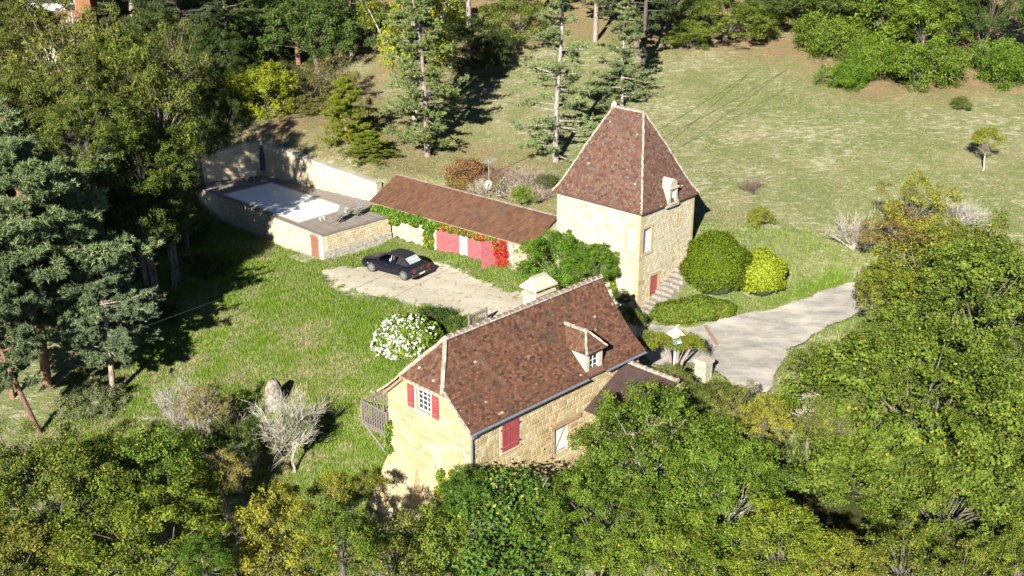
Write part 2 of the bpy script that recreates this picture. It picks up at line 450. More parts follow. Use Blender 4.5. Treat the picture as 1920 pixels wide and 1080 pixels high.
LITTER = imgpoly([(1060, 60), (1230, 85), (1480, 115), (1560, 160), (1620, 190), (1790, 180), (1920, 170), (1990, 150), (1990, -40), (600, -40), (700, 100), (700, 190), (560, 270), (450, 250), (680, 150), (860, 120), (980, 90)], 7)
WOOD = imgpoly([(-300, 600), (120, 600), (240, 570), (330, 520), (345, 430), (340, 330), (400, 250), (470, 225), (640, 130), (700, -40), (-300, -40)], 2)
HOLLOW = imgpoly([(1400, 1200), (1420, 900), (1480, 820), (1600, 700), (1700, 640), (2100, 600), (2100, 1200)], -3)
SCRUB = imgpoly([(690, 320), (840, 330), (1040, 390), (1040, 300), (900, 270), (700, 180), (520, 260)], 3.0)
dr = lambda p: poly_dist(GX, GY, p)
nse = .35 * np.sin(GX * 1.7 + 2 * np.sin(GY * .9)) * np.sin(GY * 1.9 + GX)
sst = lambda d, a, b: np.clip((d - a) / (b - a), 0, 1) ** 2 * (3 - 2 * np.clip((d - a) / (b - a), 0, 1))
d_y, d_d = dr(YARD), dr(DRIVE)
a_yard = sst(d_y + 1.6 * nse, -1.5, 1.5); a_drive = sst(d_d + .4 * nse, -.45, .35)
a_lawn = np.maximum(sst(dr(LAWN) + 2 * nse, -2.5, 1.5), sst(dr(VERGE), -1, .6))
a_lit = np.maximum(sst(dr(LITTER) + 4 * nse, -3, 2), .7 * sst(dr(SCRUB) + 2 * nse, -1.5, 1.5))
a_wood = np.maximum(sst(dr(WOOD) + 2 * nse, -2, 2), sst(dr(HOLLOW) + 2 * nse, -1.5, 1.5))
fx, fy = .25 * (GX[1:, 1:] + GX[:-1, 1:] + GX[1:, :-1] + GX[:-1, :-1]), .25 * (GY[1:, 1:] + GY[:-1, 1:] + GY[1:, :-1] + GY[:-1, :-1])
avg = lambda a: .25 * (a[1:, 1:] + a[:-1, 1:] + a[1:, :-1] + a[:-1, :-1])
cls = np.zeros(fx.shape, int)
cls[(fy > 64) & (avg(a_lit) < .5) & (avg(a_wood) < .5) & (fx > -4) & (fy < 125)] = 3
cls[(poly_dist(fx, fy, LAWN) > 0)] = 4
cls[avg(a_yard) > .5] = 1
cls[avg(a_drive) > .5] = 2

m, n, b = new_mat('ground cover'); B = NB(n)
fine, mid, big = B.noise(17, 3), B.noise(3.2, 5, rough=.7), B.noise(.42, 4, rough=.65)
streak = B.noise(2.2, 5, B.scaled((.6, 1.2, 1)), .75)
blade = B.noise(4.2, 5, B.scaled((1.0, .9, 1)), .8)
grain = B.math('ADD', B.math('MULTIPLY', blade, .6), B.math('MULTIPLY', fine, .4))
lush = B.ramp(grain, [(.30, (.040, .078, .007)), (.50, (.088, .150, .010)), (.70, (.150, .200, .024))])
dry = B.ramp(grain, [(.30, (.150, .130, .062)), (.5, (.235, .210, .115)), (.7, (.34, .305, .185))])
mead = B.ramp(grain, [(.30, (.085, .105, .032)), (.5, (.135, .162, .058)), (.7, (.195, .215, .095))])
vbig0 = B.noise(.16, 3, rough=.6, off=(1, 4, 0))
pat = B.smooth(B.math('ADD', B.math('MULTIPLY', mid, .55), B.math('MULTIPLY', big, .45)), .44, .62)
vbig = B.noise(.13, 4, rough=.6)
pat2 = B.smooth(B.math('ADD', B.math('MULTIPLY', streak, .40), B.math('ADD', B.math('MULTIPLY', big, .3), B.math('MULTIPLY', vbig, .3))), .43, .60)
low = B.node('ShaderNodeSeparateXYZ'); B.link(B.pos(), low.inputs[0])
slope_dry = B.smooth(B.math('ADD', B.math('MULTIPLY', low.outputs[2], -.30), B.math('MULTIPLY', big, .8)), .18, .80)
lawn_c = B.mix(B.math('MULTIPLY', pat, B.math('ADD', .35, B.math('MULTIPLY', slope_dry, .6))), lush, dry)
mead_c = B.mix(B.math('MULTIPLY', pat2, .80), mead, dry)
pale0 = B.smooth(B.noise(.8, 5, rough=.7, off=(2, 7, 0)), .45, .6)
pale = B.smooth(B.math('ADD', B.math('MULTIPLY', B.noise(2.4, 6, B.scaled((.55, 1.2, 1)), .8, off=(5, 9, 0)), .75), B.math('MULTIPLY', vbig0, .25)), .51, .60)
mead_c = B.mix(B.math('MULTIPLY', pale, .8), mead_c, (.40, .365, .27))
col = B.mix(B.attr('lawn'), mead_c, lawn_c)
lit = B.mix(pale0, B.ramp(grain, [(.3, (.13, .075, .040)), (.5, (.24, .155, .088)), (.7, (.34, .24, .15))]), B.ramp(grain, [(.3, (.10, .085, .03)), (.5, (.19, .16, .07)), (.7, (.30, .26, .14))]))
la = B.math('MULTIPLY', B.attr('litter'), B.smooth(mid, .30, .55))
col = B.mix(la, col, lit)
shade_soil = B.ramp(grain, [(.3, (.018, .020, .008)), (.5, (.040, .042, .014)), (.62, (.060, .075, .016)), (.72, (.10, .085, .04))])  # soil made darker to stand in for shade in the wood and hollow
col = B.mix(B.attr('wood'), col, shade_soil)
peb = B.noise(26, 4, rough=.75)
grav = B.ramp(B.math('ADD', B.math('MULTIPLY', peb, .5), B.math('MULTIPLY', mid, .5)), [(.33, (.27, .235, .17)), (.5, (.39, .35, .275)), (.68, (.46, .42, .345))])
gt = B.smooth(B.noise(2.0, 6, B.scaled((1, .8, 1)), .72, off=(3, 1, 0)), .55, .64)
grav = B.mix(B.math('MULTIPLY', gt, .8), grav, B.mix(mid, (.10, .115, .03), (.25, .20, .10)))
ya = B.smooth(B.math('ADD', B.attr('yard'), B.math('SUBTRACT', B.math('MULTIPLY', mid, .9), .45)), .36, .62)
col = B.mix(ya, col, grav)
drv = B.ramp(B.math('ADD', B.math('MULTIPLY', peb, .4), B.math('MULTIPLY', B.noise(1.5, 5, B.scaled((.35, .9, 1)), rough=.7), .6)), [(.36, (.13, .125, .12)), (.46, (.21, .20, .18)), (.55, (.30, .275, .24)), (.7, (.39, .355, .30))])
da = B.smooth(B.math('ADD', B.attr('drive'), B.math('SUBTRACT', B.math('MULTIPLY', mid, .5), .25)), .38, .60)
col = B.mix(da, col, drv)
B.link(col, b.inputs['Base Color']); b.inputs['Roughness'].default_value = .95; b.inputs['Specular IOR Level'].default_value = .1
bare_ = B.math('SUBTRACT', 1.0, B.math('MULTIPLY', B.math('MAXIMUM', ya, da), .88))
B.bump(B.math('MULTIPLY', B.math('ADD', B.math('MULTIPLY', grain, .7), B.math('MULTIPLY', mid, .4)), bare_), 1.0, .30, b)
M['ground'] = m
nyy, nxx = GX.shape
idx = np.arange(nyy * nxx).reshape(nyy, nxx)
quads = np.stack([idx[:-1, :-1], idx[:-1, 1:], idx[1:, 1:], idx[1:, :-1]], -1).reshape(-1, 4)
ALLV = np.stack([GX, GY, GZ], -1).reshape(-1, 3)
def mesh_np(name, V, Q, attrs):
    me = bpy.data.meshes.new(name)
    k = Q.shape[1]
    me.vertices.add(len(V)); me.loops.add(Q.size); me.polygons.add(len(Q))
    me.vertices.foreach_set('co', np.ascontiguousarray(V, dtype=np.float32).ravel())
    me.loops.foreach_set('vertex_index', np.ascontiguousarray(Q, dtype=np.int32).ravel())
    me.polygons.foreach_set('loop_start', np.arange(0, Q.size, k, dtype=np.int32))
    for a, v in attrs.items():
        at = me.attributes.new(a, 'FLOAT', 'POINT')
        at.data.foreach_set('value', np.ascontiguousarray(v, dtype=np.float32).ravel())
    me.update(calc_edges=True)
    return me
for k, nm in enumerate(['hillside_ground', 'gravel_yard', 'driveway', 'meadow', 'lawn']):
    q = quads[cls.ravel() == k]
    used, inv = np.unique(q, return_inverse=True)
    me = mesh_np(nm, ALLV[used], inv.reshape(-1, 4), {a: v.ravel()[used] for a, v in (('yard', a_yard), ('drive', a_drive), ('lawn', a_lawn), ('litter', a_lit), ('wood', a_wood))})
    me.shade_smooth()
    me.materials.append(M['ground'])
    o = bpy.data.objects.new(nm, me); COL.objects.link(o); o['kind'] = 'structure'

# grass blades standing on the ground (nobody could count them)
m, n, b = new_mat('grass blades'); B = NB(n)
t = B.attr('tint'); lw = B.attr('lawn'); bg_ = B.noise(.42, 4, rough=.65); md = B.noise(3.2, 5, rough=.7)
p_ = B.smooth(B.math('ADD', B.math('MULTIPLY', md, .55), B.math('MULTIPLY', bg_, .45)), .44, .62)
sp_ = B.node('ShaderNodeSeparateXYZ'); B.link(B.pos(), sp_.inputs[0])
sd2 = B.smooth(B.math('ADD', B.math('MULTIPLY', sp_.outputs[2], -.30), B.math('MULTIPLY', bg_, .8)), .18, .80)
cl = B.mix(B.math('MULTIPLY', p_, B.math('ADD', .30, B.math('MULTIPLY', sd2, .65))), B.mix(t, (.062, .122, .008), (.135, .200, .020)), B.mix(t, (.15, .135, .06), (.31, .28, .155)))
cm = B.mix(p_, B.mix(t, (.085, .11, .03), (.165, .19, .07)), B.mix(t, (.15, .14, .065), (.27, .245, .14)))
B.link(B.mix(lw, cm, cl), b.inputs['Base Color']); b.inputs['Roughness'].default_value = .8; b.inputs['Specular IOR Level'].default_value = .15
M['grass'] = m
def grass(name, n, x0, x1, y0, y1, keep, hgt, wid, lawnv):
    X = NR.uniform(x0, x1, n * 3); Y = NR.uniform(y0, y1, n * 3)
    k = keep(X, Y); X, Y = X[k][:n], Y[k][:n]; n = len(X)
    zz = height(X, Y)
    # three blades per tuft
    V = []; 
    for j in range(3):
        a = NR.uniform(0, 6.283, n); le = hgt * NR.uniform(.5, 1.3, n); lean = NR.uniform(.2, 1.1, n) * le
        cx, cy = X + NR.normal(0, .07, n), Y + NR.normal(0, .07, n)
        sx, sy = np.cos(a), np.sin(a)
        V.append(np.stack([np.stack([cx - sy * wid, cy + sx * wid, zz - .02], -1), np.stack([cx + sy * wid, cy - sx * wid, zz - .02], -1), np.stack([cx + sx * lean, cy + sy * lean, zz + le], -1)], 1))
    V = np.concatenate(V).reshape(-1, 3)
    tin = np.repeat(NR.uniform(0, 1, len(V) // 3), 3)
    me = mesh_np(name, V, np.arange(len(V)).reshape(-1, 3), {'tint': tin, 'lawn': np.full(len(V), lawnv)})
    me.materials.append(M['grass'])
    o = bpy.data.objects.new(name, me); COL.objects.link(o); o['kind'] = 'stuff'
    tag(o, None, None)
    return o
def near_zero(X, Y, polys, mrg):
    ok = np.ones(X.shape, bool)
    for p in polys: ok &= poly_dist(X, Y, p) < -mrg
    return ok
BLD = [DECK, fpoly(GF, -6.4, 7.4, .3, 4.9), fpoly(TF, .2, 5.2, -1.3, 6.1), fpoly(HF, .1, 11.1, .2, 5.6), fpoly(HF, 7, 12.8, -3, .2)]
pj = lambda X, Y: (960 + FPX * X / (Y * _c + CAM_H * _s), 0)
def keep_lawn(X, Y): return (poly_dist(X, Y, LAWN) > -1.0) & (poly_dist(X, Y, YARD) < .15 + .5 * np.sin(X * 5) * np.sin(Y * 4)) & near_zero(X, Y, BLD, .05)
def keep_mead(X, Y): return (Y > 63) & near_zero(X, Y, BLD + [DRIVE], .1) & (poly_dist(X, Y, LITTER) < 1.5 * np.sin(X) * np.sin(Y)) & (poly_dist(X, Y, WOOD) < 0) & (poly_dist(X, Y, YARD) < -.2) & (np.abs(X) < Y * .47)
def keep_right(X, Y): return near_zero(X, Y, BLD + [DRIVE], .12) & (poly_dist(X, Y, YARD) < -.1) & (X > 6)
tag(grass('lawn_grass', 60000, -30, 3, 42, 78, keep_lawn, .12, .020, 1.0), 'short lush lawn grass below the gravel yard', 'grass')
tag(grass('meadow_grass', 52000, -14, 46, 63, 112, keep_mead, .075, .022, 0.0), 'dry mown meadow grass behind the tower', 'grass')
tag(grass('verge_grass', 14000, 6, 26, 46, 66, keep_right, .16, .022, .9), 'green verge grass along the driveway', 'grass')
# ---------------------------------------------------------------- masonry and tiling tools
def unit_block(name, taper=.82, mat=None):
    """stone 1 x 1 x 1: x along the wall, z up, y outwards (0 to 1), with chamfered face"""
    mb = MB()
    a, q = .5, .5 * taper
    mb.v = [(-a, 0, -a), (a, 0, -a), (a, 0, a), (-a, 0, a), (-a, .6, -a), (a, .6, -a), (a, .6, a), (-a, .6, a), (-q, 1, -q), (q, 1, -q), (q, 1, q), (-q, 1, q)]
    mb.t = [0.5] * 12
    mb.f = [(8, 11, 10, 9)]
    for i in range(4):
        j = (i + 1) % 4
        mb.f += [(i, 4 + i, 4 + j, j), (4 + i, 8 + i, 8 + j, 4 + j)]
    me = mb.mesh(name)
    me.materials.append(mat)
    return me
def spans(poly, y):
    xs_ = []
    for i in range(len(poly)):
        (x0, y0), (x1, y1) = poly[i], poly[(i + 1) % len(poly)]
        if (y0 > y) != (y1 > y): xs_.append(x0 + (y - y0) / (y1 - y0) * (x1 - x0))
    xs_.sort()
    return list(zip(xs_[::2], xs_[1::2]))
def lay_stones(poly, holes, course=(.13, .24), width=(.18, .46), gap=.022, seed=1):
    """irregular courses inside a 2D outline, minus rectangles: [(x0,x1,z0,z1)]"""
    r = random.Random(seed); out = []
    zlo = min(p[1] for p in poly); zhi = max(p[1] for p in poly); z = zlo
    while z < zhi - .05:
        h = min(r.uniform(*course), zhi - z)
        sp = spans(poly, z + h / 2)
        for hx0, hx1, hz0, hz1 in holes:
            if z + h > hz0 and z < hz1:
                ns = []
                for a, b in sp:
                    if hx1 <= a or hx0 >= b: ns.append((a, b)); continue
                    if hx0 > a: ns.append((a, hx0))
                    if hx1 < b: ns.append((hx1, b))
                sp = ns
        for a, b in sp:
            x = a
            while x < b - .06:
                w_ = min(r.uniform(*width), b - x)
                if b - x - w_ < .10: w_ = b - x
                if r.random() < .16 and h > .17 and w_ < .5:
                    k = r.uniform(.4, .6)
                    out += [(x + gap / 2, x + w_ - gap / 2, z + gap / 2, z + h * k - gap / 2), (x + gap / 2, x + w_ - gap / 2, z + h * k + gap / 2, z + h - gap / 2)]
                else: out.append((x + gap / 2, x + w_ - gap / 2, z + gap / 2, z + h - gap / 2))
                x += w_
        z += h
    return [q for q in out if q[1] - q[0] > .03 and q[3] - q[2] > .02]
def set_stones(parent, O, u, n, stones, me, mat, proud=(.012, .035), singles=120, name='stone', seed=3):
    """largest ones as objects of their own, the rest joined in one part"""
    r = random.Random(seed)
    O = np.array(O, float)
    order = sorted(stones, key=lambda q: -(q[1] - q[0]) * (q[3] - q[2]))
    mb = MB()
    base = np.array([v.co[:] for v in me.vertices]); faces = [tuple(p.vertices) for p in me.polygons]
    for k, (x0, x1, z0, z1) in enumerate(order):
        c = O + u * (x0 + x1) / 2 + Z * (z0 + z1) / 2
        d = r.uniform(*proud); tw = r.uniform(-.05, .05)
        X = u * math.cos(tw) + Z * math.sin(tw); Zz = Z * math.cos(tw) - u * math.sin(tw)
        X = X * (x1 - x0); Zz = Zz * (z1 - z0); Y = n * d
        if k < singles:
            Mx = Matrix(((X[0], Y[0], Zz[0], c[0]), (X[1], Y[1], Zz[1], c[1]), (X[2], Y[2], Zz[2], c[2]), (0, 0, 0, 1)))
            inst(name, me, parent, Mx)
        else:
            i = len(mb.v); mb.v += (c + base @ np.array([X, Y, Zz])).tolist(); mb.t += [r.random()] * len(base)
            mb.f += [tuple(i + a for a in f) for f in faces]
    if mb.v:
        o = mb.build('stonework', mat, parent); o['kind'] = 'stuff'

def tile_face(mb, Lf, Rf, length, tw=.18, course=.135, lift=.028, skip=None, seed=5, under=None, jitter=.3):
    """tiles in staggered rows between two edge curves L(t), R(t) going up the slope"""
    r = random.Random(seed)
    n = max(2, int(round(length / course)))
    for k in range(n):
        t0, t1 = k / n, min(1.0, (k + 1.35) / n)
        a0, b0, a1, b1 = (np.array(f(t), float) for f, t in ((Lf, t0), (Rf, t0), (Lf, t1), (Rf, t1)))
        w0 = np.linalg.norm(b0 - a0)
        if under is not None:
            a2, b2 = np.array(Lf((k + 1) / n)), np.array(Rf((k + 1) / n))
            under.quad(a0, b0, b2, a2)
        m_ = max(1, int(round(w0 / tw)))
        nn = np.cross(b0 - a0, (a1 - a0) + (b1 - b0)); nn /= np.linalg.norm(nn) + 1e-9
        st = .5 if k % 2 else 0
        up = ((a1 + b1) - (a0 + b0)) * .5
        ed = (b0 - a0) / (w0 + 1e-9)
        w1a, w1b = np.dot(a1 - a0, ed), np.dot(b1 - a0, ed)
        for j in range(-1, m_ + 1):
            s0 = (j + st) / m_ * w0; s1 = s0 + w0 / m_
            s0, s1 = max(0, s0), min(w0, s1)
            if s1 - s0 < .03: continue
            g = min(.008, .2 * (s1 - s0))
            p0 = a0 + ed * (s0 + g); p1 = a0 + ed * (s1 - g)
            upn = up - ed * np.dot(up, ed)
            e0, e1 = max(s0 + g, w1a), min(s1 - g, w1b)
            if e1 <= e0: e0 = e1 = min(max((s0 + s1) / 2, min(w1a, w1b)), max(w1a, w1b))
            if skip is not None and skip((p0 + p1) / 2 + upn * .4): continue
            l = lift * (1 + r.uniform(-jitter, jitter)); l2 = l * (1 + r.uniform(-.2, .2))
            dz = -ed * 0 - upn / np.linalg.norm(upn) * r.uniform(-.012, .012)
            q0, q1 = p0 + nn * l + dz, p1 + nn * l2 + dz
            q2, q3 = a0 + ed * e1 + upn + nn * .006, a0 + ed * e0 + upn + nn * .006
            mb.tint = r.random()
            i = len(mb.v)
            mb.v += [tuple(q0), tuple(q1), tuple(q2), tuple(q3), tuple(p0 + dz), tuple(p1 + dz)]; mb.t += [mb.tint] * 6
            mb.f += [(i, i + 1, i + 2, i + 3), (i + 4, i + 5, i + 1, i), (i + 4, i, i + 3), (i + 5, i + 2, i + 1)]
def lerp(a, b, t): return np.array(a, float) * (1 - t) + np.array(b, float) * t
def half_round(name, mat, ln=1.0, rr=.12, n=6):
    """ridge tile along x, from 0 to 1"""
    mb = MB()
    for x, sc in ((0, 1.0), (ln, .88)):
        for k in range(n + 1):
            a = math.pi * k / n
            mb.v.append((x, math.cos(a) * rr * sc, math.sin(a) * rr * sc * .9 - .03)); mb.t.append(.5)
    for k in range(n): mb.f.append((k, n + 1 + k, n + 2 + k, k + 1))
    mb.f.append(tuple(range(n, -1, -1)))
    mb.f.append(tuple(range(n + 1, 2 * n + 2)))
    me = mb.mesh(name); me.materials.append(mat); return me
ME_RIDGE = half_round('ridge tile', M['ridge'])
def ridge_row(parent, a, b, k, mat_me=None, sc=1.0, name='ridge_tile', mort=True):
    a, b = np.array(a, float), np.array(b, float)
    d = (b - a) / k; u = d / np.linalg.norm(d)
    y = np.cross(Z, u); y /= np.linalg.norm(y); z = np.cross(u, y)
    for i in range(k):
        c = a + d * i; s = sc * rnd.uniform(.92, 1.08)
        X, Y, Zz = d * 1.0, y * s, z * s
        inst(name, mat_me or ME_RIDGE, parent, Matrix(((X[0], Y[0], Zz[0], c[0]), (X[1], Y[1], Zz[1], c[1]), (X[2], Y[2], Zz[2], c[2] + rnd.uniform(-.008, .008)), (0, 0, 0, 1))))
    if mort:
        mb = MB()
        for i in range(k + 1):
            c = a + d * i
            mb.tube([c - u * .03 - z * .03, c + u * .03 - z * .03], .128 * sc, 8)
        for sgn in (-1, 1):
            mb.tube([a + y * sgn * .115 * sc - z * .03, lerp(a, b, .5) + y * sgn * .115 * sc - z * .035, b + y * sgn * .115 * sc - z * .03], .05, 5)
        mb.build('ridge_mortar', M['lime'], parent)
def hip_strip(parent, pts, mat, r_=.085, name='hip_mortar', wob=.012):
    mb = MB(); q = []
    pts = [np.array(p, float) for p in pts]
    for i in range(len(pts) - 1):
        for k in range(5): q.append(lerp(pts[i], pts[i + 1], k / 5) + NR.normal(0, wob, 3))
    q.append(pts[-1])
    mb.tube(q, r_, 6)
    return mb.build(name, mat, parent)
def block_obj(name, mat, parent, fr, *dims):
    mb = MB(); mb.box(fr, *dims); return mb.build(name, mat, parent)

# ---------------------------------------------------------------- the square tower
F = TF
tower = thing('dovecote_tower', 'square pale stone tower with a steep brown tiled hipped roof', 'tower', F(2.65, 3.1, 0))
EZ, RZ = 5.62, 10.35
SW = [(.5, 1.2, 3.2, 4.6), (1.33, 2.05, .45, 1.65), (3.66, 3.76, 4.08, 4.76)]      # south face openings
WW = [(.42, 1.06, 3.24, 4.62)]                                                          # west face opening
rect = lambda x0, x1, z0, z1: [(x0, z0), (x1, z0), (x1, z1), (x0, z1)]
TX0, TX1, TY0, TY1 = .2, 5.12, .2, 6.08
mb = MB()
mb.poly2d(F(0, TY0, 0), F.u, Z, rect(TX0, TX1, -1, EZ + .1), [rect(*q) for q in SW], .22)
mb.poly2d(F(TX0, 0, 0), -F.v, Z, rect(-TY1, -TY0, -1, EZ + .1), [rect(-q[1], -q[0], q[2], q[3]) for q in WW], .22)
mb.quad(F(TX1, TY0, -1), F(TX1, TY1, -1), F(TX1, TY1, EZ + .1), F(TX1, TY0, EZ + .1))
mb.quad(F(TX1, TY1, -1), F(TX0, TY1, -1), F(TX0, TY1, EZ + .1), F(TX1, TY1, EZ + .1))
twall = mb.build('wall', M['mortar_tower'], tower)
ME_ST = unit_block('tower stone', .86, M['stone_tower'])
ME_Q = unit_block('quoin stone', .96, M['quoin'])
qz = -.4; k = 0
PXW = (2.95, 4.9)
qh = []
while qz < EZ - .1:
    h = rnd.uniform(.26, .38); lw, ls = (.55, .32) if k % 2 else (.3, .5)
    if PXW[0] < qz + h and qz < PXW[1]: lw, ls = .17, .24
    for (O, u, n_) in ((F(TX0 + ls / 2 - .02, TY0 - .006, qz + h / 2), F.u, -F.v),):
        X, Y, Zz = u * (ls + .03), n_ * .034, Z * (h - .02)
        inst('quoin', ME_Q, twall, Matrix(((X[0], Y[0], Zz[0], O[0]), (X[1], Y[1], Zz[1], O[1]), (X[2], Y[2], Zz[2], O[2]), (0, 0, 0, 1))))
    O = F(TX0 - .006, TY0 + lw / 2 - .02, qz + h / 2); X, Y, Zz = -F.v * (lw + .03), -F.u * .034, Z * (h - .02)
    inst('quoin', ME_Q, twall, Matrix(((X[0], Y[0], Zz[0], O[0]), (X[1], Y[1], Zz[1], O[1]), (X[2], Y[2], Zz[2], O[2]), (0, 0, 0, 1))))
    O = F(TX1 - ls / 2 + .02, TY0 - .006, qz + h / 2); X, Y = F.u * (ls + .03), -F.v * .034
    inst('quoin', ME_Q, twall, Matrix(((X[0], Y[0], Zz[0], O[0]), (X[1], Y[1], Zz[1], O[1]), (X[2], Y[2], Zz[2], O[2]), (0, 0, 0, 1))))
    qh.append((qz, h, lw, ls)); qz += h; k += 1
grow = lambda q, e: (q[0] - e, q[1] + e, q[2] - e, q[3] + e)
qs = [(TX0 - .1, TX0 + ls, z0, z0 + h) for z0, h, lw, ls in qh] + [(TX1 - ls, TX1 + .1, z0, z0 + h) for z0, h, lw, ls in qh]
st = lay_stones(rect(TX0, TX1, -.4, EZ), [grow(q, .15) for q in SW] + qs, (.11, .22), (.16, .42), .024, 21)
set_stones(twall, F(0, TY0, 0), F.u, -F.v, st, ME_ST, M['stone_tower'], singles=90, seed=2)
qs = [(-TY0 - lw, -TY0 + .1, z0, z0 + h) for z0, h, lw, ls in qh]
st = lay_stones(rect(-TY1, -TY0, -.4, EZ), [grow((-q[1], -q[0], q[2], q[3]), .15) for q in WW] + qs, (.12, .24), (.2, .5), .024, 22)
set_stones(twall, F(TX0, 0, 0), -F.v, -F.u, st, ME_ST, M['stone_tower'], proud=(.006, .016), singles=90, seed=4)
def surround(parent, O, u, n_, q, mat, wd=.15, pr=.035, sill=True, name='window_frame'):
    """dressed stone round an opening (x0,x1,z0,z1)"""
    x0, x1, z0, z1 = q; mb = MB(); O = np.array(O, float)
    fr = lambda x, y, z: O + u * x - n_ * y + Z * z
    mb.box(fr, x0 - wd, x0, -pr, .03, z0, z1); mb.box(fr, x1, x1 + wd, -pr, .03, z0, z1)
    mb.box(fr, x0 - wd, x1 + wd, -pr - .004, .03, z1, z1 + wd * 1.2)
    if sill: mb.box(fr, x0 - wd, x1 + wd, -pr - .03, .03, z0 - wd * .8, z0)
    return mb.build(name, mat, parent)
def sash(parent, O, u, n_, q, dep, nx, nz, name='window', whole_pane=False, fmat=None, pmat=None):
    """glazed white sash set back by dep: window > frame bars as its mesh, panes as children"""
    x0, x1, z0, z1 = q; O = np.array(O, float); fr = lambda x, y, z: O + u * x - n_ * y + Z * z
    mb = MB(); e = .045
    mb.box(fr, x0, x0 + e, dep - .02, dep + .04, z0, z1); mb.box(fr, x1 - e, x1, dep - .02, dep + .04, z0, z1)
    mb.box(fr, x0 + e, x1 - e, dep - .02, dep + .04, z0, z0 + e); mb.box(fr, x0 + e, x1 - e, dep - .02, dep + .04, z1 - e, z1)
    ix, iz = (x1 - x0 - 2 * e) / nx, (z1 - z0 - 2 * e) / nz; br = .016
    for i in range(1, nx): mb.box(fr, x0 + e + ix * i - br, x0 + e + ix * i + br, dep - .012, dep + .03, z0 + e, z1 - e)
    for j in range(1, nz): mb.box(fr, x0 + e, x1 - e, dep - .008, dep + .026, z0 + e + iz * j - br, z0 + e + iz * j + br)
    wn = mb.build(name, fmat or M['white'], parent)
    for i in range(nx):
        for j in range(nz):
            p = MB(); a, b2 = x0 + e + ix * i, x0 + e + ix * (i + 1); c_, d_ = z0 + e + iz * j, z0 + e + iz * (j + 1)
            p.box(fr, a + .004, b2 - .004, dep + .012, dep + .02, c_ + .004, d_ - .004)
            p.build('pane', pmat or M['glass'], wn)
    return wn
surround(tower, F(0, TY0, 0), F.u, -F.v, SW[0], M['quoin'])
surround(tower, F(TX0, 0, 0), -F.v, -F.u, (-WW[0][1], -WW[0][0], WW[0][2], WW[0][3]), M['quoin'])
tw1 = sash(tower, F(0, TY0, 0), F.u, -F.v, SW[0], .16, 1, 2, pmat=M['blind'])
tw2 = sash(tower, F(TX0, 0, 0), -F.v, -F.u, (-WW[0][1], -WW[0][0], WW[0][2], WW[0][3]), .07, 1, 2, fmat=M['blind'], pmat=M['blind'])
tw1['label'] = 'blank white window on the shaded side of the corner'
tw2['label'] = 'blank white window on the bright side of the corner'
surround(tower, F(0, TY0, 0), F.u, -F.v, SW[1], M['quoin'], .13)
def shutter(parent, fr, x0, x1, y0, y1, z0, z1, label=None, batt=True, mat=None):
    """leaf of boards with two battens; boards are sub-parts"""
    n_ = max(3, int(round((x1 - x0) / .12))); mt = mat or M['shutter']
    mb = MB(); mb.box(fr, x0 + .02, x1 - .02, y1 - .006, y1 + .01, z0 + .02, z1 - .02)
    s_ = mb.build('shutter', mt, parent)
    for zz in (z0 + (z1 - z0) * .18, z0 + (z1 - z0) * .80):
        mb = MB(); mb.box(fr, x0 + .01, x1 - .01, y0 - .022, y0 - .001, zz - .035, zz + .035); mb.build('batten', mt, s_)
        mb = MB(); mb.box(fr, x0 + .02, x0 + (x1 - x0) * .8, y0 - .030, y0 - .022, zz - .014, zz + .014); mb.build('hinge', M['rust'], s_)
    for k in range(n_):
        p = MB(); a = x0 + (x1 - x0) * k / n_; b2 = x0 + (x1 - x0) * (k + 1) / n_
        p.box(fr, a + .005, b2 - .005, y0, y1 - .007, z0, z1 - (.004 if k % 2 else 0)); p.build('plank', mt, s_)
    if label: s_['label'] = label
    return s_
x0, x1, z0, z1 = SW[1]; xm = (x0 + x1) / 2
for a, b2, l in ((x0 + .01, xm - .012, None), (xm + .012, x1 - .01, None)):
    shutter(tower, lambda x, y, z: F(x, TY0 + y, z), a, b2, .03, .06, z0 + .01, z1 - .01)
x0, x1, z0, z1 = SW[2]
block_obj('arrow_slit', M['dark'], tower, F, x0 - .01, x1 + .01, TY0 + .2, TY0 + .23, z0 - .02, z1 + .02)
mb = MB()
fr = lambda x, y, z: F(x, TY0 + y, z)
mb.box(fr, 3.52, 3.66, -.03, .02, 4.0, 4.84); mb.box(fr, 3.76, 3.92, -.03, .02, 4.0, 4.84); mb.box(fr, 3.66, 3.76, -.028, .02, 4.76, 4.86)
mb.build('slit_surround', M['quoin'], tower)
# roof
rise = lambda t, s=.42: t - s * t * (1 - t) ** 4
def roof_pt(a, b, t, s=.42):
    p = lerp(a, b, t); p[2] = a[2] + (b[2] - a[2]) * rise(t, s); return p
C00, C10, C11, C01 = (np.array(F(x, y, EZ)) for x, y in ((-.02, -.02), (5.32, -.02), (5.32, 6.3), (-.02, 6.3)))
RA, RB = np.array(F(2.65, 2.1, RZ)), np.array(F(2.65, 4.15, RZ))
mt, ud = MB(), MB()
for k, (a, ra, b2, rb) in enumerate(((C00, RA, C10, RA), (C01, RB, C00, RA), (C11, RB, C01, RB), (C10, RA, C11, RB))):
    sk = None
    if k == 0:
        def sk(p):
            d = p - np.array(F(0, 0, 0)); x, y = d @ F.u, d @ F.v
            return 2.38 < x < 3.22 and y < .55
    tile_face(mt, lambda t, a=a, ra=ra: roof_pt(a, ra, t), lambda t, b2=b2, rb=rb: roof_pt(b2, rb, t), 5.4, .165, .12, .026, seed=30 + k, under=ud, skip=sk)
ud.quad(C00 - Z * .06, C01 - Z * .06, C11 - Z * .06, C10 - Z * .06)
for a, b2 in ((C00, C10), (C10, C11), (C11, C01), (C01, C00)): ud.quad(a - Z * .06, b2 - Z * .06, b2 + Z * .01, a + Z * .01)
troof = ud.build('roof', M['tile_tower'], tower)
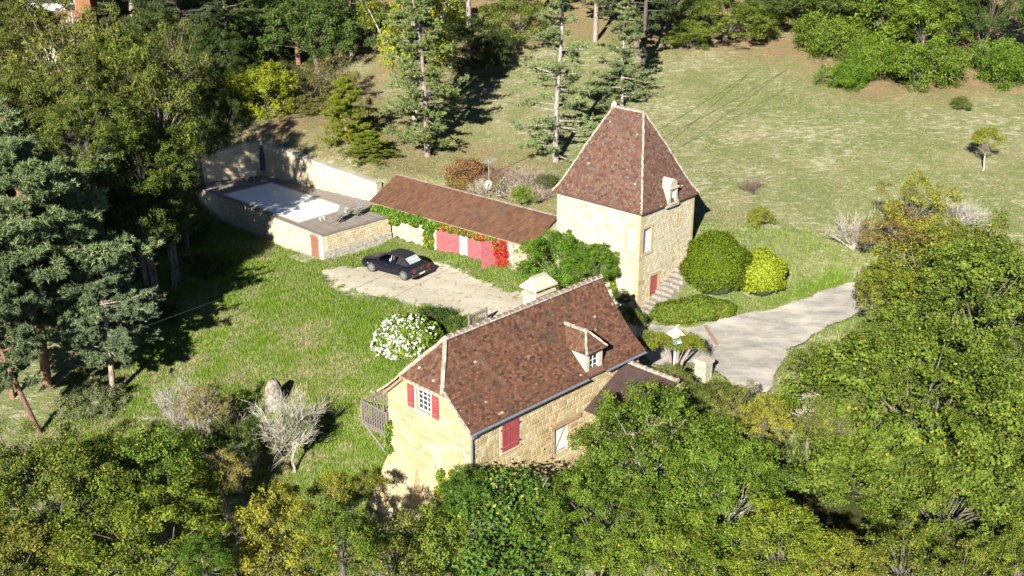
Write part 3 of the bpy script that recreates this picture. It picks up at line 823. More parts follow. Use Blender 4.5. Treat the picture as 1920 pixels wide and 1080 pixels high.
o = mt.build('roof_tiles', M['tile_tower'], troof); o['kind'] = 'stuff'
for a, ra in ((C00, RA), (C10, RA), (C01, RB), (C11, RB)):
    hip_strip(troof, [roof_pt(a, ra, t) + Z * .015 for t in (0, .05, .1, .18, .3, .45, .6, .8, 1)], M['lime'], .058)
ridge_row(troof, RB + Z * .02, RA + Z * .02, 6, mort=True, sc=.9)
mb = MB(); mb.tint = .2
c = RB + Z * .1
mb.tube([c - Z * .1, c + Z * .03, c + Z * .12, c + Z * .2], [.16, .15, .11, .03], 8); mb.build('ridge_cap', M['ochre_paint'], troof)
# stone dormer on the eave
mb = MB(); mb.tint = .5
zc = 5.42
prof = [(2.22, zc), (2.24, zc + .18), (2.36, zc + .34), (2.42, zc + .62), (2.44, zc + 1.0), (2.36, zc + 1.03), (2.36, zc + 1.12), (2.46, zc + 1.14), (2.52, zc + 1.34), (2.64, zc + 1.5), (2.8, zc + 1.56), (2.96, zc + 1.5), (3.08, zc + 1.34), (3.14, zc + 1.14), (3.24, zc + 1.12), (3.24, zc + 1.03), (3.16, zc + 1.0), (3.18, zc + .62), (3.24, zc + .34), (3.36, zc + .18), (3.38, zc)]
hole = [rect(2.58, 3.02, zc + .22, zc + .98)]
mb.poly2d(F(0, -.04, 0), F.u, Z, prof, hole, .2)
mb.poly2d(F(0, .75, 0), F.u, Z, prof)
for i in range(len(prof)):
    (xa, za), (xb, zb) = prof[i], prof[(i + 1) % len(prof)]
    mb.quad(F(xa, -.04, za), F(xa, .75, za), F(xb, .75, zb), F(xb, -.04, zb))
dorm = mb.build('dormer', M['stone_grey'], tower)
dorm['label'] = 'carved stone dormer standing on the eave'
mb = MB(); mb.box(F, 2.56, 3.04, .12, .16, zc + .2, zc + 1.0); mb.build('pane', M['white'], dorm)
mb = MB()
q = [F(2.8, y, zc + 1.5 + .0 * y) for y in (.7, 1.0, 1.3)]
mb.tube([F(2.8, .6, zc + 1.36), F(2.8, 1.3, zc + 1.36)], [.24, .2], 8)
mb.tube([F(2.8, 1.28, zc + 1.5), F(2.8, 1.28, zc + 1.64), F(2.8, 1.28, zc + 1.74)], [.05, .085, .04], 7)
mb.build('dormer_ridge', M['lime'], dorm)
mb = MB(); mb.box(F, 2.34, 3.26, -.1, -.04, zc + 1.02, zc + 1.12); mb.box(F, 2.5, 3.1, -.1, -.04, zc + .14, zc + .22); mb.build('cornice', M['cream'], dorm)

# stairs up the side of the tower
stairs = thing('stone_stairs', 'rough grey stone steps climbing beside the tower wall', 'stairs', F(.6, -.5, -.2))
ME_STEP = unit_block('step stone', .97, M['step'])
ns = 15
for k in range(ns):
    x = .45 + k * .335; z = -.12 + k * .172
    y1, y0 = TY0 - .04, -.95 + rnd.uniform(-.18, .2) - (.35 if k < 3 else 0)
    xa = 0
    q_ = sorted((rnd.uniform(.22, .45), rnd.uniform(.55, .8)))
    ys_ = [y1, y1 - (y1 - y0) * q_[0], y1 - (y1 - y0) * q_[1], y0]
    for j in range(3):
        a, b2 = ys_[j + 1] + .01, ys_[j] - .01
        c = F(x + .2 + rnd.uniform(-.02, .02), (a + b2) / 2, z - .16)
        X, Y, Zz = F.v * (b2 - a), Z * .33, F.u * (.40)
        inst('step', ME_STEP, stairs, Matrix(((X[0], Y[0], Zz[0], c[0]), (X[1], Y[1], Zz[1], c[1]), (X[2], Y[2], Zz[2], c[2] + rnd.uniform(-.05, .045)), (0, 0, 0, 1))))
for a, b2, lab in (((2.6, .93), (5.3, 2.5), 'upper'), ((.42, -.1), (2.2, .5), 'lower')):
    mb = MB()
    mb.tube([F(a[0], TY0 - .07, a[1] + .06), F(b2[0], TY0 - .07, b2[1] + .06)], .045, 6)
    mb.build('dark_strip', M['wood_beam'], stairs)  # dark strip along the line where the steps meet the wall

# ---------------------------------------------------------------- the long house
F = HF
house = thing('stone_house', 'long ochre stone house with a big red brown tiled roof', 'house', F(5.6, 2.8, -.5))
EV, RV, EVZ, RGZ, WB = 0.0, 2.85, 2.05, 4.95, 5.7
pr = lambda x: x - .32 * x * (1 - x)
def zs(v): # roof height over v
    x = v / RV if v <= RV else (WB - v) / (WB - RV)
    return EVZ + (RGZ - EVZ) * pr(max(-.1, x))
HX0, HX1, HY0, HY1 = .12, 11.05, .25, 5.45
TH = .53; HZ = EVZ + (RGZ - EVZ) * pr(TH)
def zline(v0, v1, k): return [(v0 + (v1 - v0) * i / k, zs(v0 + (v1 - v0) * i / k) - .03) for i in range(k + 1)]
SH = [(1.91, 2.9, .28, 1.58), (5.25, 6.1, -1.25, .1)]
WWIN = (2.62, 3.52, 1.84, 2.82)
gable = [(HY0, -4.2)] + [(HY0, zs(HY0) - .03)] + zline(HY0 + .2, TH * RV, 4) + [(WB - TH * RV, HZ - .03)] + zline(WB - TH * RV, HY1, 4)[1:] + [(HY1, -4.2)]
gable_m = [(-a, z) for a, z in gable]
mb = MB()
mb.poly2d(F(0, HY0, 0), F.u, Z, rect(HX0, HX1, -4.2, 2.24), [rect(*SH[1])], .2)
mb.poly2d(F(HX0, 0, 0), -F.v, Z, gable_m, [rect(-WWIN[1], -WWIN[0], WWIN[2], WWIN[3])], .2)
eg = [(HY0, -2)] + zline(HY0, RV, 6) + zline(RV, HY1, 6)[1:] + [(HY1, -2)]
mb.poly2d(F(HX1, 0, 0), F.v, Z, eg)
mb.quad(F(HX1, HY1, -2), F(HX0, HY1, -4), F(HX0, HY1, 2.2), F(HX1, HY1, 2.2))
hwall = mb.build('wall', M['mortar_house'], house)
ME_SH = unit_block('house stone', .84, M['stone_house'])
st = lay_stones(rect(HX0, HX1, -3.6, 2.2), [grow(SH[0], .17), grow(SH[1], .14), (4.95, 6.9, .1, .34)], (.13, .26), (.2, .55), .03, 41)
st = [q for q in st if q[3] > -2.4]
set_stones(hwall, F(0, HY0, 0), F.u, -F.v, st, ME_SH, M['stone_house'], proud=(.015, .045), singles=150, seed=6)
st = lay_stones(gable_m, [grow((-WWIN[1], -WWIN[0], WWIN[2], WWIN[3]), .18)], (.12, .24), (.2, .6), .03, 42)
set_stones(hwall, F(HX0, 0, 0), -F.v, -F.u, st, ME_SH, M['stone_house'], proud=(.008, .024), singles=150, seed=7)
# battered foot of the gable
mb = MB()
mb.hexa([F(-1.3, 3.2, -5), F(.3, 3.2, -5), F(.3, 6.2, -5), F(-1.3, 6.3, -5), F(.08, 3.6, -.9), F(.3, 3.6, -.9), F(.3, 5.43, -.9), F(.08, 5.43, -.9)])
but = mb.build('buttress', M['mortar_house'], house)
a0, a1 = np.array(F(-1.3, 0, -5)), np.array(F(.08, 0, -.9))
sl = (a1 - a0); L_ = np.linalg.norm(sl); sl /= L_
bn = np.cross(-F.v, sl)
st = lay_stones([(-6.28, 0), (-3.22, 0), (-3.6, L_), (-5.43, L_)], [], (.15, .28), (.25, .6), .03, 43)
bs = MB(); base = np.array([v.co[:] for v in ME_SH.vertices]); faces = [tuple(p.vertices) for p in ME_SH.polygons]
for q in st:
    c = a0 - F.v * (q[0] + q[1]) / 2 + sl * (q[2] + q[3]) / 2; Mx = np.array([-F.v * (q[1] - q[0]), bn * rnd.uniform(.02, .05), sl * (q[3] - q[2])])
    i = len(bs.v); bs.v += (c + base @ Mx).tolist(); bs.t += [rnd.random()] * 12; bs.f += [tuple(i + a for a in f) for f in faces]
o = bs.build('stonework', M['stone_house'], but); o['kind'] = 'stuff'
# roof
def Sp(u_, v_): return np.array(F(u_, v_, zs(v_)))
UE, U0, UA = 11.2, -.1, 1.22
uw = lambda t: U0 if t <= TH else U0 + (UA - U0) * (t - TH) / (1 - TH)
DU0, DU1 = 7.22, 8.3
def in_dormer(p):
    d = p - np.array(F(0, 0, 0)); x, y = d @ F.u, d @ F.v
    return DU0 - .0 < x < DU1 and y < .45
mt, ud = MB(), MB()
tile_face(mt, lambda t: Sp(uw(t), t * RV), lambda t: Sp(UE, t * RV), 4.15, .16, .112, .028, seed=51, under=ud, skip=in_dormer)
tile_face(mt, lambda t: Sp(UE, WB - t * (WB - RV)), lambda t: Sp(uw(t), WB - t * (WB - RV)), 4.15, .16, .112, .028, seed=52, under=ud)
HA, HB, HP = np.array(F(U0, TH * RV, HZ)), np.array(F(U0, WB - TH * (WB - RV), HZ)), np.array(F(UA, RV, RGZ))
hd = -F.u * .12 - Z * .09
tile_face(mt, lambda t: lerp(HB + hd, HP, t), lambda t: lerp(HA + hd, HP, t), 2.1, .155, .112, .026, seed=53, under=ud)
for v_ in (0.0, WB):
    a, b2 = Sp(U0, v_), Sp(UE, v_); ud.quad(a - Z * .07, b2 - Z * .07, b2 + Z * .01, a + Z * .01)
ud.quad(Sp(U0, 0) - Z * .07, Sp(UE, 0) - Z * .07, np.array(F(UE, .4, EVZ + .1)), np.array(F(U0, .4, EVZ + .1)))
hroof = ud.build('roof', M['tile'], house)
o = mt.build('roof_tiles', M['tile'], hroof); o['kind'] = 'stuff'
ridge_row(hroof, HP + Z * .03, np.array(F(UE, RV, RGZ + .03)), 27, sc=1.0)
hip_strip(hroof, [HA + hd + Z * .03, HP + Z * .05], M['lime'], .10)
hip_strip(hroof, [HB + hd + Z * .03, HP + Z * .05], M['lime'], .085)
mb = MB()
e_ = F.u * -.06
def rake(vs, up0, up1, du):
    for i in range(len(vs) - 1):
        a, b2 = Sp(U0 + du, vs[i]), Sp(U0 + du, vs[i + 1])
        mb.hexa([a + Z * up0, a + F.u * .09 + Z * up0, b2 + F.u * .09 + Z * up0, b2 + Z * up0, a + Z * up1, a + F.u * .09 + Z * up1, b2 + F.u * .09 + Z * up1, b2 + Z * up1])
rake([0, .3, .7, 1.1, TH * RV], -.06, .045, -.05)
mb.build('rake_mortar', M['lime'], hroof)
mb = MB()
rake([WB - TH * RV, 4.6, 5.0, 5.4, WB + .18], -.06, .05, -.05)
mb.build('rake_mortar', M['lime'], hroof)
mb = MB()
for (v0, v1) in ((4.35, 5.55),):
    mb.tube([Sp(-.02, v0) - Z * .22, Sp(-.02, v1) - Z * .26], .07, 6)
mb.tube([HA - F.u * .08 - Z * .13, HB - F.u * .08 - Z * .13], .05, 5)
mb.build('gable_beam', M['wood_beam'], hroof)
for k in range(9):
    c = lerp(HA, HB, (k + .5) / 9) - F.u * .06 - Z * .11
    mb = MB(); fr = lambda x, y, z: c + F.u * x + F.v * y + Z * z
    mb.box(fr, -.16, .1, -.035, .035, -.04, .04); mb.build('rafter_end', M['lime'], hroof)
# gutter and pipe
for (a, b2) in ((-.1, DU0 - .06), (DU1 + .06, UE)):
    mb = MB(); n_ = 6
    for i, u_ in enumerate((a, b2)):
        for k in range(n_ + 1):
            q = math.pi + math.pi * k / n_; mb.v.append(F(u_, -.085 + .075 * math.cos(q), 1.99 + .075 * math.sin(q))); mb.t.append(.5)
        for k in range(n_ + 1):
            q = 2 * math.pi - math.pi * k / n_; mb.v.append(F(u_, -.085 + .062 * math.cos(q), 1.992 + .062 * math.sin(q))); mb.t.append(.5)
    m2 = 2 * (n_ + 1)
    for k in range(m2): mb.f.append((k, (k + 1) % m2, m2 + (k + 1) % m2, m2 + k))
    mb.build('gutter', M['zinc'], house)
mb = MB(); mb.tube([F(.06, -.08, 1.94), F(.1, .0, 1.8), F(.12, .16, 1.62), F(.12, .16, -3)], .045, 7); mb.build('downpipe', M['zinc'], house)
# gable window with open shutters
q = (-WWIN[1], -WWIN[0], WWIN[2], WWIN[3])
O = F(HX0, 0, 0)
surround(house, O, -F.v, -F.u, q, M['cream'], .12, .04)
wn = sash(house, O, -F.v, -F.u, q, .1, 3, 4)
wn['label'] = 'white twelve pane gable window between open red shutters'
gf = lambda x, y, z: np.array(O) - F.v * x + F.u * y + Z * z
shutter(house, gf, q[0] - .13 - .40, q[0] - .13, -.075, -.043, q[2] - .02, q[3] + .05, 'open red shutter on the balcony side of the gable window')
shutter(house, gf, q[1] + .13, q[1] + .13 + .40, -.075, -.043, q[2] - .02, q[3] + .05, 'open red shutter on the gutter pipe side of the gable window')
# closed shutters under the eave
sf = lambda x, y, z: F(x, HY0 + y, z)
surround(house, F(0, HY0, 0), F.u, -F.v, SH[0], M['cream'], .14, .045)
xm = (SH[0][0] + SH[0][1]) / 2
shutter(house, sf, SH[0][0], xm - .012, -.075, -.04, SH[0][2], SH[0][3]); shutter(house, sf, xm + .012, SH[0][1], -.075, -.04, SH[0][2], SH[0][3])
for x in (SH[0][0] - .07, SH[0][1] + .07):
    for z in (.5, 1.35):
        mb = MB(); mb.box(sf, x - .02, x + .02, -.09, -.04, z - .03, z + .03); mb.build('shutter_stop', M['plastic_dark'], house)
# braced white half door
dr_ = MB(); x0, x1, z0, z1 = SH[1]
dr_.box(sf, x0 + .02, x1 - .02, .1, .14, z0 + .02, z1 - .02)
door = dr_.build('door', M['white'], house)
for k, (a, b2) in enumerate((((x0 + .05, z0 + .08), (x1 - .08, z1 - .1)), ((x0 + .05, z1 - .1), (x0 + .3, z1 - .1)), ((x0 + .05, z0 + .1), (x1 - .05, z0 + .1)))):
    mb = MB(); mb.tube([sf(a[0], .085, a[1]), sf(b2[0], .085, b2[1])], .03, 4); mb.build('door_brace', M['wood_grey'], door)
mb = MB(); mb.box(sf, 4.95, 6.9, -.10, .02, .12, .32); mb.build('lintel', M['wood_beam'], house)
mb = MB(); mb.tube([sf(4.55, -.01, -.62), sf(4.55, -.05, -.62)], .05, 8); mb.build('wall_vent', M['dark'], house)
# hipped dormer on the eave
mb = MB()
DW = (7.42, 8.06, 2.08, 2.92)
mb.poly2d(F(0, .2, 0), F.u, Z, rect(DU0, DU1, 1.7, 3.12), [rect(*DW)], .12)
for x in (DU0, DU1): 
    P_ = [F(x, .2, 1.7), F(x, .2, 3.12)] + [F(x, 1.26, 3.12), F(x, 1.26, zs(1.26) - .12), F(x, .7, zs(.7) - .12), F(x, .3, 2.0)]
    if x == DU0: P_ = P_[::-1]
    mb.v += P_; i = len(mb.v) - len(P_); mb.t += [.5] * len(P_); mb.f.append(tuple(range(i, i + len(P_))))
hd_ = mb.build('dormer', M['cream'], house)
hd_['label'] = 'small hipped dormer with white window on the long roof'
sash(house, F(0, .2, 0), F.u, -F.v, DW, .09, 2, 3)['label'] = 'narrow white dormer window'
DZ, DRZ, dm = 3.12, 3.9, (DU0 + DU1) / 2
ex = .16
A_, B_ = np.array(F(DU0 - ex, .04, DZ)), np.array(F(DU1 + ex, .04, DZ))
A2, B2 = np.array(F(DU0 - ex, 1.42, DZ)), np.array(F(DU1 + ex, 1.42, DZ))
P0, P1 = np.array(F(dm, .78, DRZ)), np.array(F(dm, 2.1, DRZ))
mt, ud = MB(), MB()
tile_face(mt, lambda t: lerp(A_, P0, t), lambda t: lerp(B_, P0, t), 1.05, .15, .11, .022, seed=61, under=ud)
tile_face(mt, lambda t: lerp(A2, P1, t), lambda t: lerp(A_, P0, t), 1.0, .15, .11, .022, seed=62, under=ud)
tile_face(mt, lambda t: lerp(B_, P0, t), lambda t: lerp(B2, P1, t), 1.0, .15, .11, .022, seed=63, under=ud)
ud.quad(A_ - Z * .03, A2 - Z * .03, B2 - Z * .03, B_ - Z * .03)
drf = ud.build('dormer_roof', M['tile'], house)
o = mt.build('roof_tiles', M['tile'], drf); o['kind'] = 'stuff'
for a in (A_, B_): hip_strip(drf, [a + Z * .03, P0 + Z * .04], M['lime'], .06)
ridge_row(drf, P1 + Z * .02, P0 + Z * .02, 4, sc=.7)
# chimney with a roofed stone cap
CF = lambda x, y, z: F(7.6 + x * .86, 3.5 + y * .9, z - .33 if z > 4 else z)
mb = MB(); mb.box(CF, -.72, .72, -.42, .42, 3.6, 5.35); mb.box(CF, -.8, .8, -.5, .5, 5.35, 5.47)
ch = mb.build('chimney', M['cream'], hroof)
for x in (-.62, -.05, .5):
    for y in (-.36, .26):
        mb = MB(); mb.box(CF, x, x + .16, y, y + .12, 5.47, 5.66); mb.build('chimney_block', M['stone_grey'], hroof)
mb = MB()
B0 = [CF(x, y, 5.66) for x, y in ((-.86, -.56), (.86, -.56), (.86, .56), (-.86, .56))]; B1 = [CF(x, y, 5.74) for x, y in ((-.86, -.56), (.86, -.56), (.86, .56), (-.86, .56))]
T1 = [CF(x, y, 6.12) for x, y in ((-.52, -.12), (.52, -.12), (.52, .12), (-.52, .12))]
mb.hexa(B0 + B1); mb.hexa(B1 + T1)
mb.box(CF, -.54, .54, -.13, .13, 6.12, 6.17)
mb.build('chimney_cap', M['cream'], hroof)
# timber balcony at the courtyard corner
bal = MB(); bf = lambda x, y, z: F(x, y, z)
bal.box(bf, .1, 2.6, 5.5, 7.3, -.34, -.26)
bc = bal.build('balcony', M['wood_grey'], house)
bc['label'] = 'weathered timber balcony with upright balusters'
def rail(a, b2, z0, z1, k, first=True):
    a, b2 = np.array(a), np.array(b2)
    for z, rr in ((z1, .042), (z0 + .1, .035)):
        mb = MB(); mb.tube([a + Z * z, b2 + Z * z], rr, 4); mb.build('rail', M['wood_grey'], bc)
    for i in range(k + 1):
        c = lerp(a, b2, i / k); post = i in (0, k); e = .05 if post else .03
        mb = MB(); fr = lambda x, y, z: c + F.u * x + F.v * y + Z * z
        mb.box(fr, -e * .6, e * .6, -e, e, z0 - (.15 if post else 0), z1 + (.06 if post else -.02)); mb.build('post' if post else 'baluster', M['wood_grey'], bc)
rail(F(.08, 5.56, 0), F(.08, 7.28, 0), -.26, .84, 10); rail(F(.16, 7.28, 0), F(2.6, 7.28, 0), -.26, .84, 14)
mb = MB(); mb.tube([F(.12, 7.2, -.32), F(.12, 5.6, -1.3)], .05, 5); mb.build('brace', M['wood_grey'], bc)
mb = MB(); mb.tube([F(.12, 5.75, -.32), F(.12, 5.75, -1.9)], .055, 5); mb.tube([F(2.4, 7.2, -.32), F(2.4, 7.2, -1.2)], .055, 5); mb.build('support_post', M['wood_grey'], bc)

# lower tiled porch roof in front of the house
porch = thing('porch_annex', 'low annex with a dark brown roof joined to the long house', 'annex', F(9.9, -1.2, -1.2))
PU, PZ, PL = 10.05, 1.82, 2.75
mb = MB()
fr = F
mb.poly2d(F(0, -PL + .3, 0), F.u, Z, [(7.7, -3), (12.2, -3), (12.2, .75), (PU, PZ - .1), (7.7, .55)])
mb.quad(F(7.7, -PL + .3, -3), F(7.7, -PL + .3, .55), F(7.7, HY0 - .02, .55), F(7.7, HY0 - .02, -3))
mb.quad(F(12.2, -PL + .3, -3), F(12.2, HY0, -3), F(12.2, HY0, .75), F(12.2, -PL + .3, .75))
mb.build('wall', M['mortar_house'], porch)
mt, ud = MB(), MB()
EL0, EL1 = np.array(F(7.15, -PL, .36)), np.array(F(7.15, HY0 - .05, .36)); ER0, ER1 = np.array(F(12.7, -PL, .5)), np.array(F(12.7, HY0 - .05, .5))
Q0, Q1 = np.array(F(PU, -PL, PZ)), np.array(F(PU, HY0 - .05, PZ))
tile_face(mt, lambda t: lerp(EL1, Q1, t), lambda t: lerp(EL0, Q0, t), 3.3, .22, .24, .03, seed=71, under=ud)
tile_face(mt, lambda t: lerp(ER0, Q0, t), lambda t: lerp(ER1, Q1, t), 3.0, .22, .24, .03, seed=72, under=ud)
ud.quad(EL0 - Z * .06, EL1 - Z * .06, EL1 + Z * .01, EL0 + Z * .01); ud.quad(ER0 - Z * .06, ER1 - Z * .06, ER1 + Z * .01, ER0 + Z * .01)
pr_ = ud.build('roof', M['tile_annex'], porch); o = mt.build('roof_tiles', M['tile_annex'], pr_); o['kind'] = 'stuff'
ridge_row(pr_, Q1 + Z * .02, Q0 + Z * .02, 8, sc=.9)

# ---------------------------------------------------------------- garage with red doors
F = GF
garage = thing('garage', 'low stone garage with pinkish red doors and brown tiled roof', 'garage', F(.5, 2.6, 0))
GX0, GX1, GY0, GY1, GE, GR = -6.1, 7.2, .45, 5.0, 2.12, 3.3
D1, D2 = (-.62, 1.4), (2.02, 4.3)
mb = MB()
mb.poly2d(F(0, GY0, 0), F.u, Z, rect(GX0, GX1, -.6, 2.2), [rect(D1[0], D1[1], -.3, 1.85), rect(D2[0], D2[1], -.3, 1.85)], .25)
for x in (GX0, GX1):
    P_ = [F(x, GY0, -.6), F(x, GY1, -.6), F(x, GY1, 2.1), F(x, 2.75, GR - .05), F(x, GY0, 2.15)]
    if x == GX0: P_ = P_[::-1]
    i = len(mb.v); mb.v += P_; mb.t += [.5] * 5; mb.f.append(tuple(range(i, i + 5)))
mb.quad(F(GX1, GY1, -.6), F(GX0, GY1, -.6), F(GX0, GY1, 2.1), F(GX1, GY1, 2.1))
gw = mb.build('wall', M['mortar_pool'], garage)
ME_SP = unit_block('yard stone', .84, M['stone_pool'])
st = lay_stones(rect(GX0, GX1, -.3, 2.15), [(D1[0] - .05, D2[1] + .05, -.5, 2.0)], (.13, .26), (.2, .5), .03, 81)
set_stones(gw, F(0, GY0, 0), F.u, -F.v, st, ME_SP, M['stone_pool'], singles=40, seed=9)
mb = MB(); mb.box(F, D1[1], D2[0], GY0 - .06, GY0 + .02, -.3, 2.0); mb.build('pillar', M['white'], garage)
mb = MB(); mb.box(F, D2[1] + 1.0, D2[1] + 1.5, GY0 - .1, GY0 - .03, -.3, 1.85); mb.build('end_pillar', M['lime'], garage)
def gate(x0, x1, label, fr, z0=-.24, z1=1.83):
    m2 = MB(); m2.box(fr, x0 + .03, x1 - .03, .045, .07, z0 + .05, z1 - .05)
    d = m2.build('door', M['door_red'], garage); d['label'] = label
    for zz in (z0 + .35, z1 - .4):
        p = MB(); p.box(fr, x0 + .04, x0 + .62 * (x1 - x0), -.004, .009, zz - .022, zz + .022); p.build('hinge', M['rust'], d)
    k = max(3, int(round((x1 - x0) / .17)))
    for i in range(k):
        p = MB(); a, b2 = x0 + (x1 - x0) * i / k, x0 + (x1 - x0) * (i + 1) / k
        p.box(fr, a + .004, b2 - .004, .01 + .003 * (i % 2), .045, z0, z1); p.build('plank', M['door_red'], d)
    return d
gfr = lambda x, y, z: F(x, GY0 + y - .02, z)
gate(D1[0], .38, 'red garage door leaf furthest from the tower', gfr); gate(.4, D1[1], 'red garage door leaf against the white pillar, pool side', gfr)
gate(D2[0], 3.14, 'red garage door leaf against the white pillar, tower side', gfr)
gate(3.16, D2[1], 'red garage door leaf under the creeper', gfr)
hx, hy = D2[1] + .02, GY0 - .06; an = R(248)
gate(0, .95, 'narrow red door leaf swung open into the yard', lambda x, y, z: (F(hx, hy, 0)[0] + math.cos(R(F.deg) + an) * x - math.sin(R(F.deg) + an) * y, F(hx, hy, 0)[1] + math.sin(R(F.deg) + an) * x + math.cos(R(F.deg) + an) * y, z))
mt, ud = MB(), MB()
g0, g1 = -6.35, 7.3
gl = lambda x, y, z: np.array(F(x, y, z + .02 * math.sin(x * 1.1)))
tile_face(mt, lambda t: lerp(gl(g0, .18, GE), gl(g0, 2.75, GR), t), lambda t: lerp(gl(g1, .18, GE), gl(g1, 2.75, GR), t), 2.8, .21, .30, .035, seed=91, under=ud)
tile_face(mt, lambda t: lerp(gl(g1, 5.2, GE), gl(g1, 2.75, GR), t), lambda t: lerp(gl(g0, 5.2, GE), gl(g0, 2.75, GR), t), 2.8, .21, .30, .035, seed=92, under=ud)
for y in (.18, 5.2): ud.quad(gl(g0, y, GE - .07), gl(g1, y, GE - .07), gl(g1, y, GE + .01), gl(g0, y, GE + .01))
gr_ = ud.build('roof', M['tile_garage'], garage); o = mt.build('roof_tiles', M['tile_garage'], gr_); o['kind'] = 'stuff'
ridge_row(gr_, F(g0, 2.75, GR + .03), F(g1, 2.75, GR + .03), 36, sc=.75, mort=False)
mb = MB(); mb.box(F, g0 + .05, g1 - .05, .2, .26, GE - .12, GE - .02); mb.build('eave_board', M['wood_beam'], garage)

# ---------------------------------------------------------------- pool terrace
F = PF
DZ_ = 1.46
pool = thing('pool_terrace', 'raised stone pool terrace with grey deck and white pool cover', 'swimming pool', (-14.5, 73.5, 0))
dk = [np.array(p) for p in DECK]
n01 = lambda a, b2: (b2 - a) / np.linalg.norm(b2 - a)
dfr = np.array([dk[0][0], dk[0][1], 0]); ul = np.array([*n01(dk[0], dk[5]), 0]); ur = np.array([*n01(dk[0], dk[1]), 0])
Ll, Lr = np.linalg.norm(dk[5] - dk[0]), np.linalg.norm(dk[1] - dk[0])
nl, nr = np.cross(-ul, Z), np.cross(ur, Z)
mb = MB()
mb.poly2d(dfr, -ul, Z, rect(-Ll, 0, -1.2, DZ_ - .03), [rect(-1.18, -.42, -.28, 1.24)], .12)
mb.poly2d(dfr, ur, Z, rect(0, Lr, -1.2, DZ_ - .03))
P1_, P2_ = np.array([*dk[1], 0]), np.array([*dk[2], 0])
mb.quad(P1_ - Z, P2_ - Z, P2_ + Z * (DZ_ - .03), P1_ + Z * (DZ_ - .03))
P5_, P4_ = np.array([*dk[5], 0]), np.array([*dk[4], 0])
mb.quad(P4_ - Z, P5_ - Z, P5_ + Z * (DZ_ - .03), P4_ + Z * (DZ_ - .03))
pw = mb.build('wall', M['mortar_pool'], pool)
st = lay_stones(rect(-Ll, -.28, -.5, DZ_ - .1), [(-1.3, -.3, -.5, 1.36)], (.13, .24), (.22, .55), .025, 101)
set_stones(pw, dfr, -ul, nl, st, ME_SP, M['stone_pool'], proud=(.006, .02), singles=80, seed=11)
st = lay_stones(rect(.28, Lr, .42, DZ_ - .08), [], (.13, .24), (.2, .5), .025, 102)
set_stones(pw, dfr, ur, nr, st, ME_SP, M['stone_pool'], proud=(.014, .04), singles=80, seed=12)
pf_l = lambda x, y, z: dfr + ul * x - nl * y + Z * z
pf_r = lambda x, y, z: dfr + ur * x - nr * y + Z * z
mb = MB(); mb.box(pf_r, .0, Lr, -.06, .03, -.6, .38); mb.build('footing', M['concrete'], pool)
mb = MB(); mb.box(pf_l, 1.18, 1.3, -.03, .02, -.3, 1.3); mb.box(pf_l, .32, .42, -.03, .02, -.3, 1.3); mb.box(pf_l, .32, 1.3, -.034, .02, 1.24, 1.36); mb.build('door_frame', M['lime'], pool)
m2 = MB(); m2.box(pf_l, .44, 1.16, .03, .05, -.27, 1.2); d = m2.build('door', M['door_brown'], pool)
for k in range(5):
    p = MB(); p.box(pf_l, .43 + .148 * k, .43 + .148 * k + .142, .01, .03, -.28, 1.235); p.build('plank', M['door_brown'], d)
# coping and deck boards
mb = MB(); rng_ = random.Random(5)
cv = [np.array(at_z(px, py, DZ_)) for px, py in ((561, 416), (650, 391), (513, 340), (418, 366))]
cu, cvv = cv[1] - cv[0], cv[3] - cv[0]
CL, CWd = np.linalg.norm(cvv), np.linalg.norm(cu)
cu /= CWd; cvv = cvv - cu * (cvv @ cu); cvv /= np.linalg.norm(cvv)
for k in range(90):
    y = -4 + k * .145
    line = [np.array([*p, 0]) for p in DECK]
    # clip the strip direction ul at offset y along ur
    pts = []
    for i in range(6):
        a, b2 = line[i], line[(i + 1) % 6]; ya, yb = (a - dfr) @ ur - y - .07, (b2 - dfr) @ ur - y - .07
        if (ya > 0) != (yb > 0): pts.append(((a + (b2 - a) * ya / (ya - yb)) - dfr) @ ul)
    if len(pts) < 2: continue
    x, xe = min(pts) - .05, max(pts) + .05
    while x < xe - .05:
        xb = min(xe, x + rng_.uniform(1.6, 2.6))
        mb.tint = rng_.random()
        dz = rng_.uniform(-.004, .004)
        fr = lambda a, b2, z: dfr + ul * a + ur * b2 + Z * z
        mb.box(fr, x + .004, xb - .004, y + .006, y + .139, DZ_ - .03 + dz, DZ_ + dz, skip=(0,))
        x = xb
o = mb.build('deck_boards', M['wood_deck'], pool); o['kind'] = 'stuff'
mb = MB()
ctr = np.array([np.mean([p[0] for p in DECK]), np.mean([p[1] for p in DECK])])
mb.poly2d((0, 0, DZ_ - .035), np.array([1., 0, 0]), np.array([0, 1., 0]), [tuple(p) for p in DECK]); mb.build('deck_base', M['concrete'], pool)
mb = MB()
mb.box(pf_l, -.06, Ll, -.07, .2, DZ_ - .05, DZ_ + .012); mb.box(pf_r, .2, Lr + .05, -.07, .17, DZ_ - .05, DZ_ + .010); mb.build('coping', M['wood_grey'], pool)
cf = lambda x, y, z: cv[0] + cu * x + cvv * y + Z * (z - 0)
mb = MB()
mb.box(cf, -.12, CWd + .12, -.14, 0, .004, .03); mb.box(cf, -.12, CWd + .12, CL, CL + .14, .004, .03); mb.box(cf, -.12, 0, 0, CL, .004, .03); mb.box(cf, CWd, CWd + .12, 0, CL, .004, .03)
mb.build('pool_kerb', M['cream'], pool)
mb = MB(); mb.box(cf, 0, CWd, 0, CL, .003, .010); pc = mb.build('pool_cover', M['cover'], pool)
ns_ = 90
mb = MB()
for k in range(ns_):
    a, b2 = CL * k / ns_, CL * (k + 1) / ns_
    mb.box(cf, .01, CWd - .01, a + .004, b2 - .004, .010, .020, skip=(0,))
o = mb.build('cover_slats', M['cover'], pc); o['kind'] = 'stuff'
